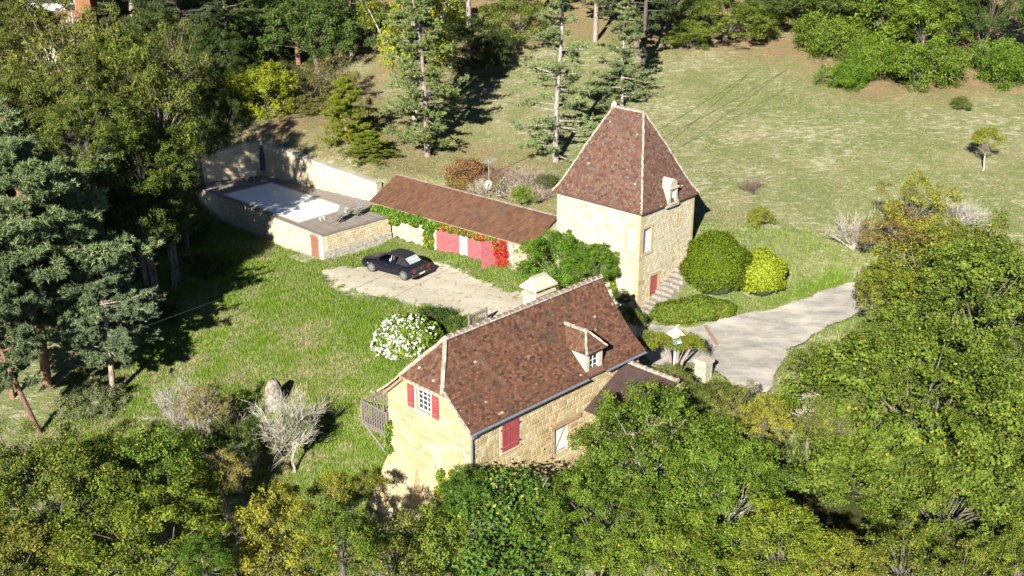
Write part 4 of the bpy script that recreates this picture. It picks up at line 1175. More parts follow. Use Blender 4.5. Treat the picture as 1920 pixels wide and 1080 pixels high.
# retaining wall behind
rw = thing('retaining_wall', 'tall pale rendered retaining wall along the back of the pool', 'wall', (-13.5, 78.2, 1))
W0, W1, W2 = np.array([-22.6, 78.5, 0]), np.array([-17.95, 81.1, 0]), np.array([-8.95, 74.6, 0])
def thick_wall(a, b2, za, zb, th, z0):
    d = n01(a, b2); n_ = np.cross(d, Z); n_ = -n_
    m2 = MB(); k = 12
    for i in range(k):
        p, q = lerp(a, b2, i / k), lerp(a, b2, (i + 1) / k)
        z1, z2 = za + (zb - za) * i / k, za + (zb - za) * (i + 1) / k
        m2.hexa([p + Z * z0, q + Z * z0, q + n_ * th + Z * z0, p + n_ * th + Z * z0, p + Z * z1, q + Z * z2, q + n_ * th + Z * z2, p + n_ * th + Z * z1])
    return m2, d, np.cross(d, Z)
for a, b2, za, zb, nm in ((W1, W2, 3.86, 2.72, 'wall'), (W0, W1, 3.3, 3.86, 'side_wall')):
    m2, d, n_ = thick_wall(a, b2, za, zb, .5, .6)
    wl = m2.build(nm, M['mortar_pool'], rw)
    L2 = np.linalg.norm(b2 - a)
    st = lay_stones([(0.02, DZ_), (L2 - .02, DZ_), (L2 - .02, zb - .1), (.02, za - .1)], [], (.16, .3), (.3, .7), .02, 111)
    set_stones(wl, a, d, n_, st, ME_SP, M['stone_pool'], proud=(.004, .014), singles=70, seed=14)
    m3 = MB(); k = 22
    for i in range(k):
        p, q = lerp(a, b2, i / k), lerp(a, b2, (i + 1) / k); z1, z2 = za + (zb - za) * i / k, za + (zb - za) * (i + 1) / k
        e = rnd.uniform(-.02, .02); d2 = d * .012
        m3 = MB(); m3.tint = rnd.random()
        m3.hexa([p + d2 + n_ * .07 + Z * (z1 - .01), q - d2 + n_ * .07 + Z * (z2 - .01), q - d2 - n_ * .42 + Z * (z2 - .01), p + d2 - n_ * .42 + Z * (z1 - .01), p + d2 + n_ * .06 + Z * (z1 + .09 + e), q - d2 + n_ * .06 + Z * (z2 + .09 + e), q - d2 - n_ * .4 + Z * (z2 + .1 + e), p + d2 - n_ * .4 + Z * (z1 + .1 + e)])
        m3.build('coping_stone', M['stone_grey'], rw)
# ---------------------------------------------------------------- plant prototypes
def unit(v): return v / (np.linalg.norm(v, axis=-1, keepdims=True) + 1e-9)
def leaf_np(name, C, N, size, rng, aspect=.62, mat=None, tint=None, droop=0.0):
    n = len(C)
    T = unit(np.cross(N, unit(rng.normal(size=(n, 3))))); Bv = np.cross(N, T)
    L = size[:, None] * T * .5; W = size[:, None] * Bv * .5 * aspect; U = N * size[:, None] * .12
    V = np.stack([C - L, C + W + U, C + L - N * size[:, None] * droop, C - W + U], 1).reshape(-1, 3)
    if tint is None: tint = rng.uniform(0, 1, n)
    turn = rng.uniform(0, 1, n)
    me = mesh_np(name, V, np.arange(4 * n).reshape(-1, 4), {'tint': np.repeat(tint, 4), 'turn': np.repeat(turn, 4)})
    me.materials.append(mat or M['leaf'])
    return me
def crown_proto(name, R0, seed, lobes=40, lobe_r=.30, sprays=38, leaves=18, size=.17, flat=.75, floor=-.75, shell=(.45, .95), twigs=26, limb_r=.035, clump=1.15):
    """leaf crown of radius R0 round its own centre, and its limbs: two meshes"""
    rng = np.random.default_rng(seed)
    d = unit(rng.normal(size=(lobes * 3, 3)) + np.array([0, 0, .35])); d = d[d[:, 2] > floor]
    # spread the lobes
    keep = [d[0]]
    for q in d[1:]:
        if min(np.linalg.norm(q - k_) for k_ in keep) > .75 * math.sqrt(4 * 3.14 / lobes) * .75: keep.append(q)
        if len(keep) >= lobes: break
    while len(keep) < lobes: keep.append(d[rng.integers(len(d))])
    d = np.array(keep)
    rr = rng.uniform(shell[0], shell[1], lobes) ** .8
    stretch = 1 + .22 * np.sin(3 * np.arctan2(d[:, 1], d[:, 0]) + seed) * (1 - np.abs(d[:, 2]))
    Cl = d * (rr * stretch)[:, None] * R0 * np.array([1, 1, flat])
    lr = R0 * lobe_r * rng.uniform(.55, 1.45, lobes)
    C, N, TI = [], [], []
    for i in range(lobes):
        k = int(sprays * (lr[i] / (R0 * lobe_r)) ** 2)
        sd_ = unit(rng.normal(size=(k, 3)) + .55 * d[i] + np.array([0, 0, .35]))
        sp = Cl[i] + sd_ * lr[i] * rng.uniform(.45, 1.08, (k, 1)) * np.array([1, 1, .8])
        lt = rng.uniform(.1, .9)
        for j in range(k):
            m_ = int(leaves * rng.uniform(.5, 1.5))
            C.append(sp[j] + rng.normal(0, size * clump, (m_, 3)) * np.array([1, 1, .7]))
            sn = unit(.75 * sd_[j] + rng.normal(0, .5, 3) + np.array([0, 0, .3]))
            N.append(unit(sn + rng.normal(0, .42, (m_, 3))))
            TI.append(np.clip(rng.normal(.5 + .35 * (lt - .5) , .22, m_) + rng.normal(0, .1), 0, 1))
    C = np.concatenate(C); N = np.concatenate(N); TI = np.concatenate(TI)
    me = leaf_np(name + ' leaves', C, N, size * rng.uniform(.7, 1.35, len(C)), rng, tint=TI)
    lb = MB()
    base = np.array([0, 0, -.55 * R0 * flat])
    for i in range(lobes):
        if lobes > 40 and i % 5 > 1: continue
        mid = lerp(base, Cl[i], .5) + rng.normal(0, .07 * R0, 3) + np.array([0, 0, .05 * R0])
        lb.tube([base, mid, Cl[i]], [limb_r * R0 * .8, limb_r * R0 * .5, limb_r * R0 * .22], 5, False)
        for _ in range(3):
            e = Cl[i] + unit(rng.normal(size=3) + d[i]) * lr[i] * rng.uniform(.6, .95)
            lb.tube([Cl[i], lerp(Cl[i], e, .5) + rng.normal(0, .03 * R0, 3), e], [limb_r * R0 * .22, limb_r * R0 * .14, .012], 4, False)
    for _ in range(twigs):
        i = rng.integers(lobes)
        a = Cl[i] + d[i] * lr[i] * rng.uniform(.3, .7); b2 = a + unit(rng.normal(size=3) * .7 + d[i] + np.array([0, 0, .3])) * lr[i] * rng.uniform(.5, 1.0)
        lb.tube([a, lerp(a, b2, .5) + rng.normal(0, .05, 3), b2], [.026, .02, .008], 4, False)
    ml = lb.mesh(name + ' limbs'); ml.materials.append(M['bark'])
    return dict(R=R0, leaf=me, limb=ml)
def trunk_proto(name, seed, lean=.06):
    rng = np.random.default_rng(seed); mb = MB()
    p = [np.array([lean * math.sin(k * 1.3 + seed), lean * math.cos(k + seed), k / 5]) * np.array([1, 1, 1]) for k in range(6)]
    p[0] = np.array([0, 0, -.05])
    mb.tube(p, [1.5, 1.0, .9, .85, .8, .75] if False else [.16, .115, .10, .095, .09, .08], 8, False)
    me = mb.mesh(name, smooth=True); me.materials.append(M['bark']); return me
TRUNK = [trunk_proto('trunk a', 1), trunk_proto('trunk b', 2)]
OAK = [crown_proto('oak a', 5, 3, 96, .175, 12, 36, .155, .8, floor=-.45, shell=(.62, 1.1), twigs=9, limb_r=.017), crown_proto('oak b', 5, 14, 88, .185, 12, 36, .16, .85, floor=-.45, shell=(.62, 1.08), twigs=9, limb_r=.017), crown_proto('oak c', 5, 25, 104, .165, 12, 36, .15, .75, floor=-.45, shell=(.6, 1.1), twigs=10, limb_r=.017)]
MID = [crown_proto('tree a', 3, 31, 48, .225, 12, 27, .14, .85, floor=-.5, shell=(.55, 1.06), twigs=5, limb_r=.018), crown_proto('tree b', 3, 42, 44, .245, 12, 27, .14, .95, floor=-.5, shell=(.55, 1.06), twigs=5, limb_r=.018), crown_proto('loose tree', 3, 47, 34, .24, 22, 11, .16, .9, shell=(.35, 1.05), twigs=40)]
BUSH = [crown_proto('bush a', 1.5, 53, 30, .27, 14, 11, .12, .8, floor=-.3, twigs=8, limb_r=.02), crown_proto('bush b', 1.5, 64, 32, .25, 13, 11, .11, .75, floor=-.3, twigs=14, limb_r=.02)]
FIG = crown_proto('broad leaf', 3, 71, 34, .30, 22, 7, .27, .85, twigs=8)
LAYER = crown_proto('layered', 3, 78, 26, .34, 34, 13, .16, .42, floor=-.9, shell=(.3, 1.1), twigs=10)

def bare_proto(name, seed, n0=7, spread=.75, length=1.0, depth=3, r0=.03, up=.7):
    rng = np.random.default_rng(seed); mb = MB()
    def grow(p, d_, L, r, dep):
        k = 3; pts = [p]; q = p
        for i in range(k):
            d_ = unit(d_ + rng.normal(0, .16, 3) + np.array([0, 0, .06])); q = q + d_ * L / k; pts.append(q)
        mb.tint = rng.uniform(.2, .9)
        mb.tube(pts, [r, r * .85, r * .7, r * .5], 4 if dep else 3, False)
        if dep < depth:
            for _ in range(rng.integers(4, 7)):
                s_ = rng.uniform(.3, 1.0); a = pts[min(3, int(s_ * 3) + 0)]
                grow(a, unit(d_ + rng.normal(0, .55, 3) + np.array([0, 0, .15])), L * rng.uniform(.5, .8), r * .5, dep + 1)
    for i in range(n0):
        a = 6.283 * i / n0 + rng.uniform(-.3, .3); s_ = rng.uniform(.3, 1.0) * spread
        grow(np.array([0, 0, 0.]), unit(np.array([math.cos(a) * s_, math.sin(a) * s_, up])), length * rng.uniform(.4, .6), r0, 0)
    me = mb.mesh(name); me.materials.append(M['bark']); return me
BARE = [bare_proto('bare branches a', 81, 9, 1.0, r0=.013, up=.9), bare_proto('bare branches b', 92, 12, 1.3, r0=.011, up=.7)]
BARE_UP = bare_proto('upright bare branches', 99, 13, 1.0, r0=.013, up=1.15)

def pine_proto(name, seed, Ht=16, whorls=13, base=.12, Lmax=4.2, shape='cone', tufts=9, nlen=.24, need=9, lean=0.0, sub=7, nb=(4, 7), wneed=.13):
    """bark: trunk and boughs; needles: thin blades bundled on the boughs"""
    rng = np.random.default_rng(seed)
    tr, bo = MB(), MB()
    tx = lambda z: np.array([lean * z / Ht * Ht * .06 * math.sin(z * .25 + seed), lean * .05 * z * math.cos(z * .2), z])
    zz = np.linspace(-.3, Ht, 14)
    tr.tube([tx(z) for z in zz], [.03 + .22 * (1 - max(0, z) / Ht) ** .8 for z in zz], 8, False)
    C, D = [], []
    for k in range(whorls):
        f = k / (whorls - 1); z = Ht * (base + (1 - base) * f ** .9)
        if shape == 'cone': L = Lmax * (1 - f) ** .75 + .35
        elif shape == 'round': L = Lmax * math.sqrt(max(.04, 1 - (2 * f - .75) ** 2 * .62)) * (1 - .45 * f ** 3)
        else: L = Lmax * (.35 + .65 * math.sin(min(1, f * 1.15) * math.pi) ** .7)
        for j in range(rng.integers(*nb)):
            a = rng.uniform(0, 6.283); l = L * rng.uniform(.4, 1.2); zb = z + rng.uniform(-.6, .6) * (1 - f)
            p0 = tx(zb); dh = np.array([math.cos(a), math.sin(a), 0])
            rise_ = rng.uniform(-.08, .22) + (.35 * f if shape != 'cone' else .1 * f)
            p1 = p0 + dh * l * .5 + Z * l * (rise_ * .3); p2 = p0 + dh * l + Z * l * rise_
            bo.tint = rng.random(); bo.tube([p0, p1, p2], [.05 * l / 3 + .02, .035 * l / 3 + .012, .012], 4, False)
            for s_ in range(sub):
                q = rng.uniform(.30, 1.0); b0 = lerp(p0, p1, q * 2) if q < .5 else lerp(p1, p2, q * 2 - 1)
                sd_ = dh * rng.uniform(.1, 1) + np.cross(dh, Z) * rng.uniform(-1, 1) + Z * rng.uniform(-.05, .35); sd_ /= np.linalg.norm(sd_)
                sl_ = l * rng.uniform(.14, .34); e = b0 + sd_ * sl_
                bo.tube([b0, e], [.014, .006], 3, False)
                for t_ in range(tufts):
                    C.append(lerp(b0, e, rng.uniform(.2, 1.05)) + rng.normal(0, .05 + .03 * l / 3, 3)); D.append(unit(sd_ + rng.normal(0, .45, 3) + Z * .45))
    C, D = np.array(C), np.array(D); n_ = len(C)
    CC = np.repeat(C, need, 0); DD = unit(np.repeat(D, need, 0) + rng.normal(0, .62, (n_ * need, 3)))
    le = nlen * rng.uniform(.6, 1.2, n_ * need)[:, None]
    S = unit(np.cross(DD, rng.normal(size=DD.shape))) * nlen * wneed
    V = np.stack([CC - S, CC + S, CC + DD * le], 1).reshape(-1, 3)
    ti = np.repeat(np.clip(np.repeat(rng.uniform(.15, .85, n_), need) + rng.normal(0, .15, n_ * need), 0, 1), 3)
    me = mesh_np(name + ' needles', V, np.arange(len(V)).reshape(-1, 3), {'tint': ti, 'turn': np.repeat(np.repeat(rng.uniform(0, 1, n_), need), 3)})
    me.materials.append(M['needle'])
    mt_ = tr.mesh(name + ' trunk', smooth=True); mt_.materials.append(M['bark'])
    mb_ = bo.mesh(name + ' boughs'); mb_.materials.append(M['bark'])
    return dict(H=Ht, leaf=me, trunk=mt_, limb=mb_)
PINE_SPARSE = [pine_proto('sparse pine a', 101, 15, 22, .08, 3.3, 'cone', 9, .24, 6, .5, 9, (4, 9)), pine_proto('sparse pine b', 112, 15, 20, .08, 2.9, 'cone', 8, .24, 6, .5, 9, (4, 8))]
PINE_FULL = [pine_proto('full pine a', 121, 14, 12, .34, 3.6, 'round', 10, .26, 9, .5, 10, (6, 9)), pine_proto('full pine b', 132, 16, 14, .2, 3.2, 'dome', 9, .26, 9, .3, 9, (5, 8))]
THUJA = pine_proto('dense conifer', 143, 6, 18, .02, 2.0, 'cone', 12, .16, 8, 0, 9, (7, 10))

def place_pine(pr_, X, Y, hgt, name, label, cat, group=None, col=(.05, .075, .03), bark=(.16, .11, .08), wid=1.0, rot=0, tilt=(0, 0), turn=0.0, zb=None):
    g = (ground(X, Y) if zb is None else zb) - .05
    root = thing(name, label, cat, (X, Y, g), group)
    s_ = hgt / pr_['H']
    Mx = Matrix.Translation((X, Y, g)) @ Matrix.Rotation(tilt[0], 4, 'X') @ Matrix.Rotation(tilt[1], 4, 'Y') @ Matrix.Rotation(rot, 4, 'Z') @ Matrix.Diagonal((s_ * wid, s_ * wid, s_, 1))
    inst('trunk', pr_['trunk'], root, Mx, (*bark, 1)); inst('boughs', pr_['limb'], root, Mx, (*bark, 1)); inst('crown', pr_['leaf'], root, Mx, (*col, turn))
    return root
def place_crown(pr_, C, Rm, name, label, cat, group=None, col=(.05, .085, .015), turn=.0, bark=(.20, .18, .15), rot=None, sz=1.0, trunk=True, tr=1.0, base=None):
    C = np.array(C, float); g = ground(C[0], C[1]) if base is None else base
    root = thing(name, label, cat, (C[0], C[1], g), group)
    s_ = Rm / pr_['R']; rot = rnd.uniform(0, 6.28) if rot is None else rot
    Mx = Matrix.Translation(C) @ Matrix.Rotation(rot, 4, 'Z') @ Matrix.Diagonal((s_, s_, s_ * sz, 1))
    inst('crown', pr_['leaf'], root, Mx, (*col, turn)); inst('limbs', pr_['limb'], root, Mx, (*bark, 1))
    if trunk:
        h = max(.4, C[2] - Rm * .4 * sz - g); w_ = tr * max(.6, Rm / 3.2) * 2.0
        inst('trunk', TRUNK[rnd.randrange(2)], root, Matrix.Translation((C[0], C[1], g)) @ Matrix.Rotation(rot, 4, 'Z') @ Matrix.Diagonal((w_, w_, h * 1.1, 1)), (*bark, 1))
    return root
def auto_y(px, py, rpx, hf, y0=50, y1=150):
    prev = None
    for Y in np.arange(y0, y1, .5):
        C = at_y(px, py, Y); d = Y * _c + (CAM_H - C[2]) * _s
        if C[2] - ground(C[0], C[1]) - hf * rpx / FPX * d < 0: return Y
    return y1
def crown_at(pr_, px, py, Y, rpx, *a, **k):
    if Y < 10: Y = auto_y(px, py, rpx, Y)
    C = at_y(px, py, Y); return place_crown(pr_, C, .95 * rpx / FPX * (Y * _c + (CAM_H - C[2]) * _s), *a, **k)

GRN, OLV, YGR, DGR, PGR = (.070, .112, .014), (.092, .118, .016), (.130, .160, .012), (.042, .088, .010), (.105, .150, .022)
PALE = (.40, .37, .31)
# ---- foreground trees below and in front of the house
T_ = 'tree'
FG = [
 # proto, px, py, Y, rpx, colour, turn, sz, label
 (OAK[0], 1226, 858, 42.5, 156, GRN, .02, .95, 'green oak whose crown hides the porch roof and lower house wall'),
 (OAK[1], 1350, 945, 40, 150, (.07, .115, .014), .03, .95, 'green oak in front of the oak that hides the porch'),
 (OAK[2], 1120, 985, 38.5, 135, GRN, .02, .9, 'broad green oak at the lower edge below the house corner'),
 (FIG, 950, 968, 39.5, 100, (.050, .100, .016), .07, .95, 'broad leaved tree against the downpipe corner of the house'),
 (MID[0], 872, 925, 40.2, 48, DGR, .02, 1.2, 'dark bushy tree clinging to the downpipe corner of the gable'),
 (FIG, 960, 1075, 37, 105, (.052, .10, .016), .04, .9, 'large leaved tree at the lower edge between the oaks and the gable foot'),
 (MID[1], 800, 1030, 38.5, 90, PGR, .05, .9, 'pale green tree below the foot of the gable wall'),
 (MID[2], 740, 1060, 37, 100, OLV, .10, .9, 'loose olive green tree at the lower edge under the gable'),
 (MID[0], 545, 1010, 39, 88, (.135, .15, .018), .36, 1.25, 'yellowing tree with pale bark below the bare shrub'),
 (MID[2], 505, 1080, 37.5, 75, (.125, .14, .02), .32, 1.0, 'yellowing loose tree at the lower edge under the bare shrub'),
 (BUSH[0], 622, 918, 42, 40, (.12, .13, .02), .35, .9, 'small golden shrub on the shaded slope beside the gable foot'),
 (BUSH[1], 690, 905, 42.5, 30, OLV, .25, .9, 'small olive shrub touching the ivy beside the gable foot'),
 (MID[1], 640, 1015, 35.8, 80, GRN, .08, 1.0, 'green tree between the yellowing tree and the gable foot'),
 (OAK[2], 110, 960, 41, 175, (.075, .105, .015), .07, .85, 'wide green tree under the leaning red pine trunk'),
 (MID[0], 290, 900, 43, 112, GRN, .04, .9, 'green tree in front of the pale bare shrubs on the slope'),
 (OAK[0], 290, 1050, 38.5, 165, (.10, .135, .016), .04, .8, 'bright green tree with small leaves at the lower edge'),
 (MID[2], 30, 870, 43, 95, (.08, .11, .02), .06, .9, 'loose green tree at the edge under the pine trunks'),
 (OAK[1], 40, 1090, 37.5, 150, (.095, .105, .02), .16, .8, 'brownish green tree in the lower corner under the pines'),
 (MID[1], 385, 1050, 36, 55, DGR, .02, .9, 'dark green tree in the hollow beside the yellowing tree'),
 (OAK[1], 1265, 1075, 36.5, 150, (.085, .125, .014), .06, .8, 'light green oak at the lower edge under the two porch oaks'),
 (MID[1], 1465, 1030, 35.8, 98, (.105, .14, .014), .06, .9, 'yellow green tree at the lower edge beside the dark hollow'),
 (MID[0], 1575, 1075, 35, 80, (.12, .13, .02), .10, .9, 'yellowish young oak at the lower edge beside the dark hollow'),
 (MID[2], 1790, 1085, 36.5, 80, (.10, .125, .016), .08, .9, 'light green tree top at the lower edge below the great oak'),
 (MID[1], 1910, 1060, 37.5, 70, (.09, .12, .016), .05, .9, 'tree top in the lower corner below the great oak'),
 (OAK[0], 1740, 800, 45.5, 235, (.078, .114, .016), .03, .9, 'great spreading oak with white dead twigs beside the driveway'),
 (OAK[2], 1668, 690, 49, 115, (.084, .116, .018), .03, .9, 'green oak overhanging the bend of the driveway'),
 (OAK[1], 1840, 610, 51, 190, (.074, .108, .016), .03, .9, 'tall oak behind the great oak at the field edge'),
 (MID[0], 1668, 545, 55, 62, (.11, .135, .016), .10, .9, 'yellow green hazel at the end of the visible driveway'),
 (MID[2], 1735, 520, 57, 100, (.10, .12, .016), .15, .9, 'loose green oak behind the hazel at the driveway end'),
 (MID[2], 1850, 480, 58, 90, (.085, .115, .016), .08, .9, 'loose green tree at the field edge behind the tall oak'),
 (MID[2], 1680, 430, 61, 60, (.13, .095, .03), .25, .7, 'low russet shrub between the bare branched trees'),
 (MID[2], 1715, 385, 62, 68, (.15, .165, .02), .25, .9, 'yellow autumn tree standing into the meadow'),
 (MID[1], 1790, 460, 59, 60, (.12, .14, .025), .12, .8, 'yellowing shrub beside the white dead tree'),
 (MID[1], 1560, 690, 49, 70, (.09, .12, .025), .04, .6, 'low pale green shrub on the bank of the driveway'),
 (MID[0], 1432, 785, 45, 48, (.14, .15, .025), .25, 1.0, 'small yellow green tree beside the porch oak'),
 (MID[2], 1395, 760, 46.5, 45, (.10, .115, .025), .10, 1.0, 'thin pale tree in the shade behind the porch oak'),
 (MID[1], 1585, 800, 46, 65, (.10, .125, .03), .04, .6, 'low grassy green shrub under the edge of the great oak'),
 (OAK[1], 1770, 945, 42.5, 165, (.074, .106, .016), .03, .9, 'lower green oak at the foot of the great spreading oak'),
 (OAK[2], 1885, 830, 45, 150, (.078, .108, .016), .03, .9, 'green oak at the edge between great oak and tall oak'),
 (MID[0], 1640, 900, 43.5, 95, (.065, .10, .014), .03, .9, 'shaded oak limb crown overhanging the dark hollow'),
 (MID[2], 1690, 1055, 35.5, 80, (.075, .10, .014), .08, .9, 'loose oak top at the lower edge right of the hollow'),
 (MID[1], 1580, 745, 47.5, 50, (.10, .13, .028), .03, .6, 'pale grassy shrub on the driveway bank below the bend'),
 (MID[0], 1520, 800, 46, 36, (.10, .12, .03), .06, .6, 'low straw green shrub beside the dark hollow'),
]
pr_big = lambda p_: all(p_ is not q for q in BUSH)
for p_, px, py, Y, rp, col, tn, sz, lab in FG:
    crown_at(p_, px, py, Y, rp, 'broadleaf_tree' if rp > 58 else 'shrub', lab, 'tree' if rp > 58 else 'shrub', None, col=col, turn=tn, sz=sz, bark=(.10, .09, .07) if sz != .95 else (.22, .21, .18), tr=.9, trunk=pr_big(p_))
# ---- the shady wood to the left and behind
WD = [
 (MID[2], 300, 225, 65, 72, (.070, .092, .016), .06, 1.5, 'tall slim olive oak nearest the shaded pool corner'),
 (MID[0], 232, 150, 66, 70, (.075, .098, .016), .06, 1.5, 'tall slim olive oak second from the shaded pool corner'),
 (MID[1], 205, 235, 63.5, 66, (.060, .085, .016), .04, 1.3, 'dark olive tree between the slim oaks and the blue green pine'),
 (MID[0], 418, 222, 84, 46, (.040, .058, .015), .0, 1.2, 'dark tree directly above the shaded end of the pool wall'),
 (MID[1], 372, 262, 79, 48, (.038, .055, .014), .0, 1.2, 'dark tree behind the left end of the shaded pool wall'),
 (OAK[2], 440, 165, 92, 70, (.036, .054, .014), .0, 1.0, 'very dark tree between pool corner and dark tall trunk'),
 (MID[2], 575, 178, 90, 44, (.075, .085, .028), .05, 1.0, 'dull green thin tree between yellow green tree and conifer'),
 (MID[2], 690, 215, 84, 36, (.085, .080, .035), .05, .8, 'brownish scrub between the conifer and the tall bent pine'),
 (MID[1], 338, 352, 71, 46, (.045, .066, .014), .0, 1.2, 'dark bushy tree added to shade the left end of the pool deck'),  # added tree, put in to darken the end of the pool
 (OAK[2], 30, 60, 82, 75, (.075, .09, .020), .05, 1.1, 'dull olive oak at the upper edge beside the terracotta roof'),
 (OAK[1], 10, 150, 74, 85, (.070, .085, .018), .05, 1.1, 'dull olive oak at the edge below the terracotta roof'),
 (OAK[1], 150, 190, 63.5, 82, (.070, .088, .020), .06, 1.4, 'dense brownish oak behind the crown of the blue green pine'),
 (MID[2], 330, 120, 80, 60, (.080, .100, .022), .06, 1.4, 'feathery olive tree beside the dark tall pine trunk'),
 (MID[2], 105, 120, 70, 90, (.085, .098, .022), .07, 1.4, 'brownish green oak under the terracotta roof'),
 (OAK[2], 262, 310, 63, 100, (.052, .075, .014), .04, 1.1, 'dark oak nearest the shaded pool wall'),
 (OAK[2], 20, 220, 64, 105, (.065, .085, .018), .05, 1.1, 'olive oak at the edge behind the blue green pine'),
 (MID[2], 190, 95, 78, 72, (.10, .12, .03), .04, 1.2, 'light feathery tree beside the pale lattice frame'),
 (MID[0], 492, 185, 87, 62, (.145, .175, .012), .08, 1.15, 'bright yellow green tree behind the pool corner'),
 (MID[1], 590, 60, 100, 75, (.05, .085, .018), .0, 1.1, 'dark green tree in the wood above the yellow green tree'),
 (OAK[0], 470, 60, 104, 95, (.045, .075, .018), .0, 1.0, 'dense dark tree hiding the far pale wall'),
 (MID[2], 625, 150, 92, 55, (.11, .10, .04), .1, .9, 'brownish thin shrub above the yellow green conifer'),
 (MID[1], 560, 215, 87, 48, (.10, .10, .035), .15, .7, 'low brown green scrub beside the yellow green tree'),
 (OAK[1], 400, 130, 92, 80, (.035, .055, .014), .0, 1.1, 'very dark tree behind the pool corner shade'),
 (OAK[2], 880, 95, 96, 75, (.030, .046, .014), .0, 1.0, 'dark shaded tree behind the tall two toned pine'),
 (MID[0], 965, 45, .8, 62, (.075, .10, .02), .06, .9, 'green shrub at the top of the bare earth slope'),
 (OAK[0], 1365, 40, .42, 100, (.085, .115, .018), .02, .62, 'wide low oak scrub beside the gap of bare earth'),
 (MID[1], 1290, 72, .5, 45, (.075, .105, .018), .02, .7, 'small oak scrub at the tower side of the wide scrub'),
 (LAYER, 1570, 70, .6, 62, (.08, .12, .014), .0, 1.3, 'layered green oak on the far side of the earth gap'),
 (LAYER, 1660, 25, .7, 95, (.085, .13, .012), .0, 1.3, 'large layered oak at the meadow top'),
 (LAYER, 1585, 148, .5, 40, (.065, .125, .010), .0, 1.4, 'bright green young oak standing forward in the meadow'),
 (LAYER, 1640, 115, .6, 50, (.08, .13, .012), .0, 1.3, 'bushy young oak next to the forward young oak'),
 (LAYER, 1715, 125, .55, 70, (.075, .12, .012), .0, 1.2, 'low wide layered oak in front of the grey stump'),
 (MID[1], 1735, 50, .9, 72, (.085, .125, .014), .0, 1.0, 'round green oak above the low wide layered oak'),
 (LAYER, 1880, 120, .55, 60, (.07, .12, .012), .0, 1.3, 'layered oak at the right end of the meadow edge'),
 (OAK[0], 1860, 15, 1.0, 95, (.035, .06, .014), .0, 1.0, 'dark shaded tree above the grey trunk'),
 (BUSH[0], 1803, 196, .6, 20, (.07, .10, .018), .0, .9, 'tiny green shrub alone below the oak edge'),
 (BUSH[1], 1500, 5, .7, 60, (.06, .075, .02), .0, 1.1, 'shaded scrub above the bare earth gap'),
 (BUSH[0], 1424, 412, .7, 24, (.12, .14, .02), .12, 1.2, 'small yellow green bush alone on the meadow'),
 (OAK[0], 165, 260, 60, 95, (.065, .09, .018), .05, 1.0, 'olive oak between the tall oaks and the blue green pine'),
 (OAK[1], 1450, -15, 1.1, 80, (.05, .075, .016), .0, 1.0, 'dark tree in the wood behind the bare earth gap'),
 (OAK[2], 1590, -10, 1.2, 85, (.06, .09, .016), .0, 1.0, 'shaded oak in the wood behind the layered oaks'),
 (OAK[0], 1750, -5, 1.2, 85, (.06, .09, .014), .0, 1.0, 'tall oak in the wood between round oak and grey stump'),
 (OAK[1], 1250, 10, 1.1, 70, (.05, .075, .018), .0, 1.0, 'dark oak behind the low oak scrub near the pine trunks'),
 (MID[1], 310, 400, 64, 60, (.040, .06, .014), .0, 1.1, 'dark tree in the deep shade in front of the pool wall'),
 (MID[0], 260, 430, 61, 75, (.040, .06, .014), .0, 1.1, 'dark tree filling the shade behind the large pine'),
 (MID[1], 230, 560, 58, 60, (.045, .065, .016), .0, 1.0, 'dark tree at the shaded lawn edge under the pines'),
 (OAK[1], 60, 70, 84, 70, (.075, .09, .02), .06, 1.0, 'brownish oak in front of the terracotta roof'),
 (OAK[2], 330, 60, 100, 80, (.05, .075, .02), .02, 1.0, 'green tree between the lattice frame and the dark tall trunk'),
 (MID[0], 700, 60, 104, 60, (.05, .075, .018), .0, 1.1, 'dark green tree left of the tall bent pine top'),
 (MID[1], 830, 30, 108, 60, (.06, .08, .02), .03, 1.1, 'green tree behind the tall bent pine top'),
]
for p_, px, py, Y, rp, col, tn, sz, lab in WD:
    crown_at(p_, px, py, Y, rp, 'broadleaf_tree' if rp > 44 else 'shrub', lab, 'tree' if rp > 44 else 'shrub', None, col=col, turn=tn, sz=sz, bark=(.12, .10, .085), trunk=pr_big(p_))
# pines of the wood
def foot(px, py, z0=3.0):
    z = z0
    for _ in range(30):
        p = at_z(px, py, z); z += .5 * (ground(p[0], p[1]) - z)
    return at_z(px, py, z)
def pine_at(pr_, px, py, hpx, *a, **k):
    p = foot(px, py); dist = p[1] * _c + (CAM_H - p[2]) * _s
    return place_pine(pr_, p[0], p[1], hpx / FPX * dist / _c, *a, **k)
BLUE, PYEL, RED, GREY = (.062, .095, .055), (.16, .185, .015), (.21, .11, .07), (.20, .17, .145)
pine_at(PINE_SPARSE[0], 802, 292, 330, 'pine_tree', 'tall pine with slightly bent trunk behind the garage', 'tree', col=(.125, .165, .055), bark=GREY, wid=1.02, tilt=(0, R(-3)))
crown_at(MID[2], 775, 60, 84, 85, 'broadleaf_tree', 'bright yellow green crown mixed with the tall bent pine', 'tree', col=PYEL, turn=.06, sz=1.5, bark=(.3, .28, .24))
pine_at(PINE_SPARSE[1], 1042, 303, 330, 'pine_tree', 'thin blue green pine just left of the tower roof', 'tree', col=(.135, .175, .075), bark=(.26, .23, .2), wid=1.05)
pine_at(PINE_SPARSE[0], 1166, 203, 205, 'pine_tree', 'thin grey green pine directly behind the tower ridge', 'tree', col=(.125, .16, .07), bark=(.26, .23, .2), wid=.95, rot=2)
pine_at(PINE_FULL[1], 1206, 128, 300, 'pine_tree', 'dark trunked pine pair, upright one behind the tower', 'tree', col=(.05, .07, .03), bark=(.07, .055, .05), rot=1)
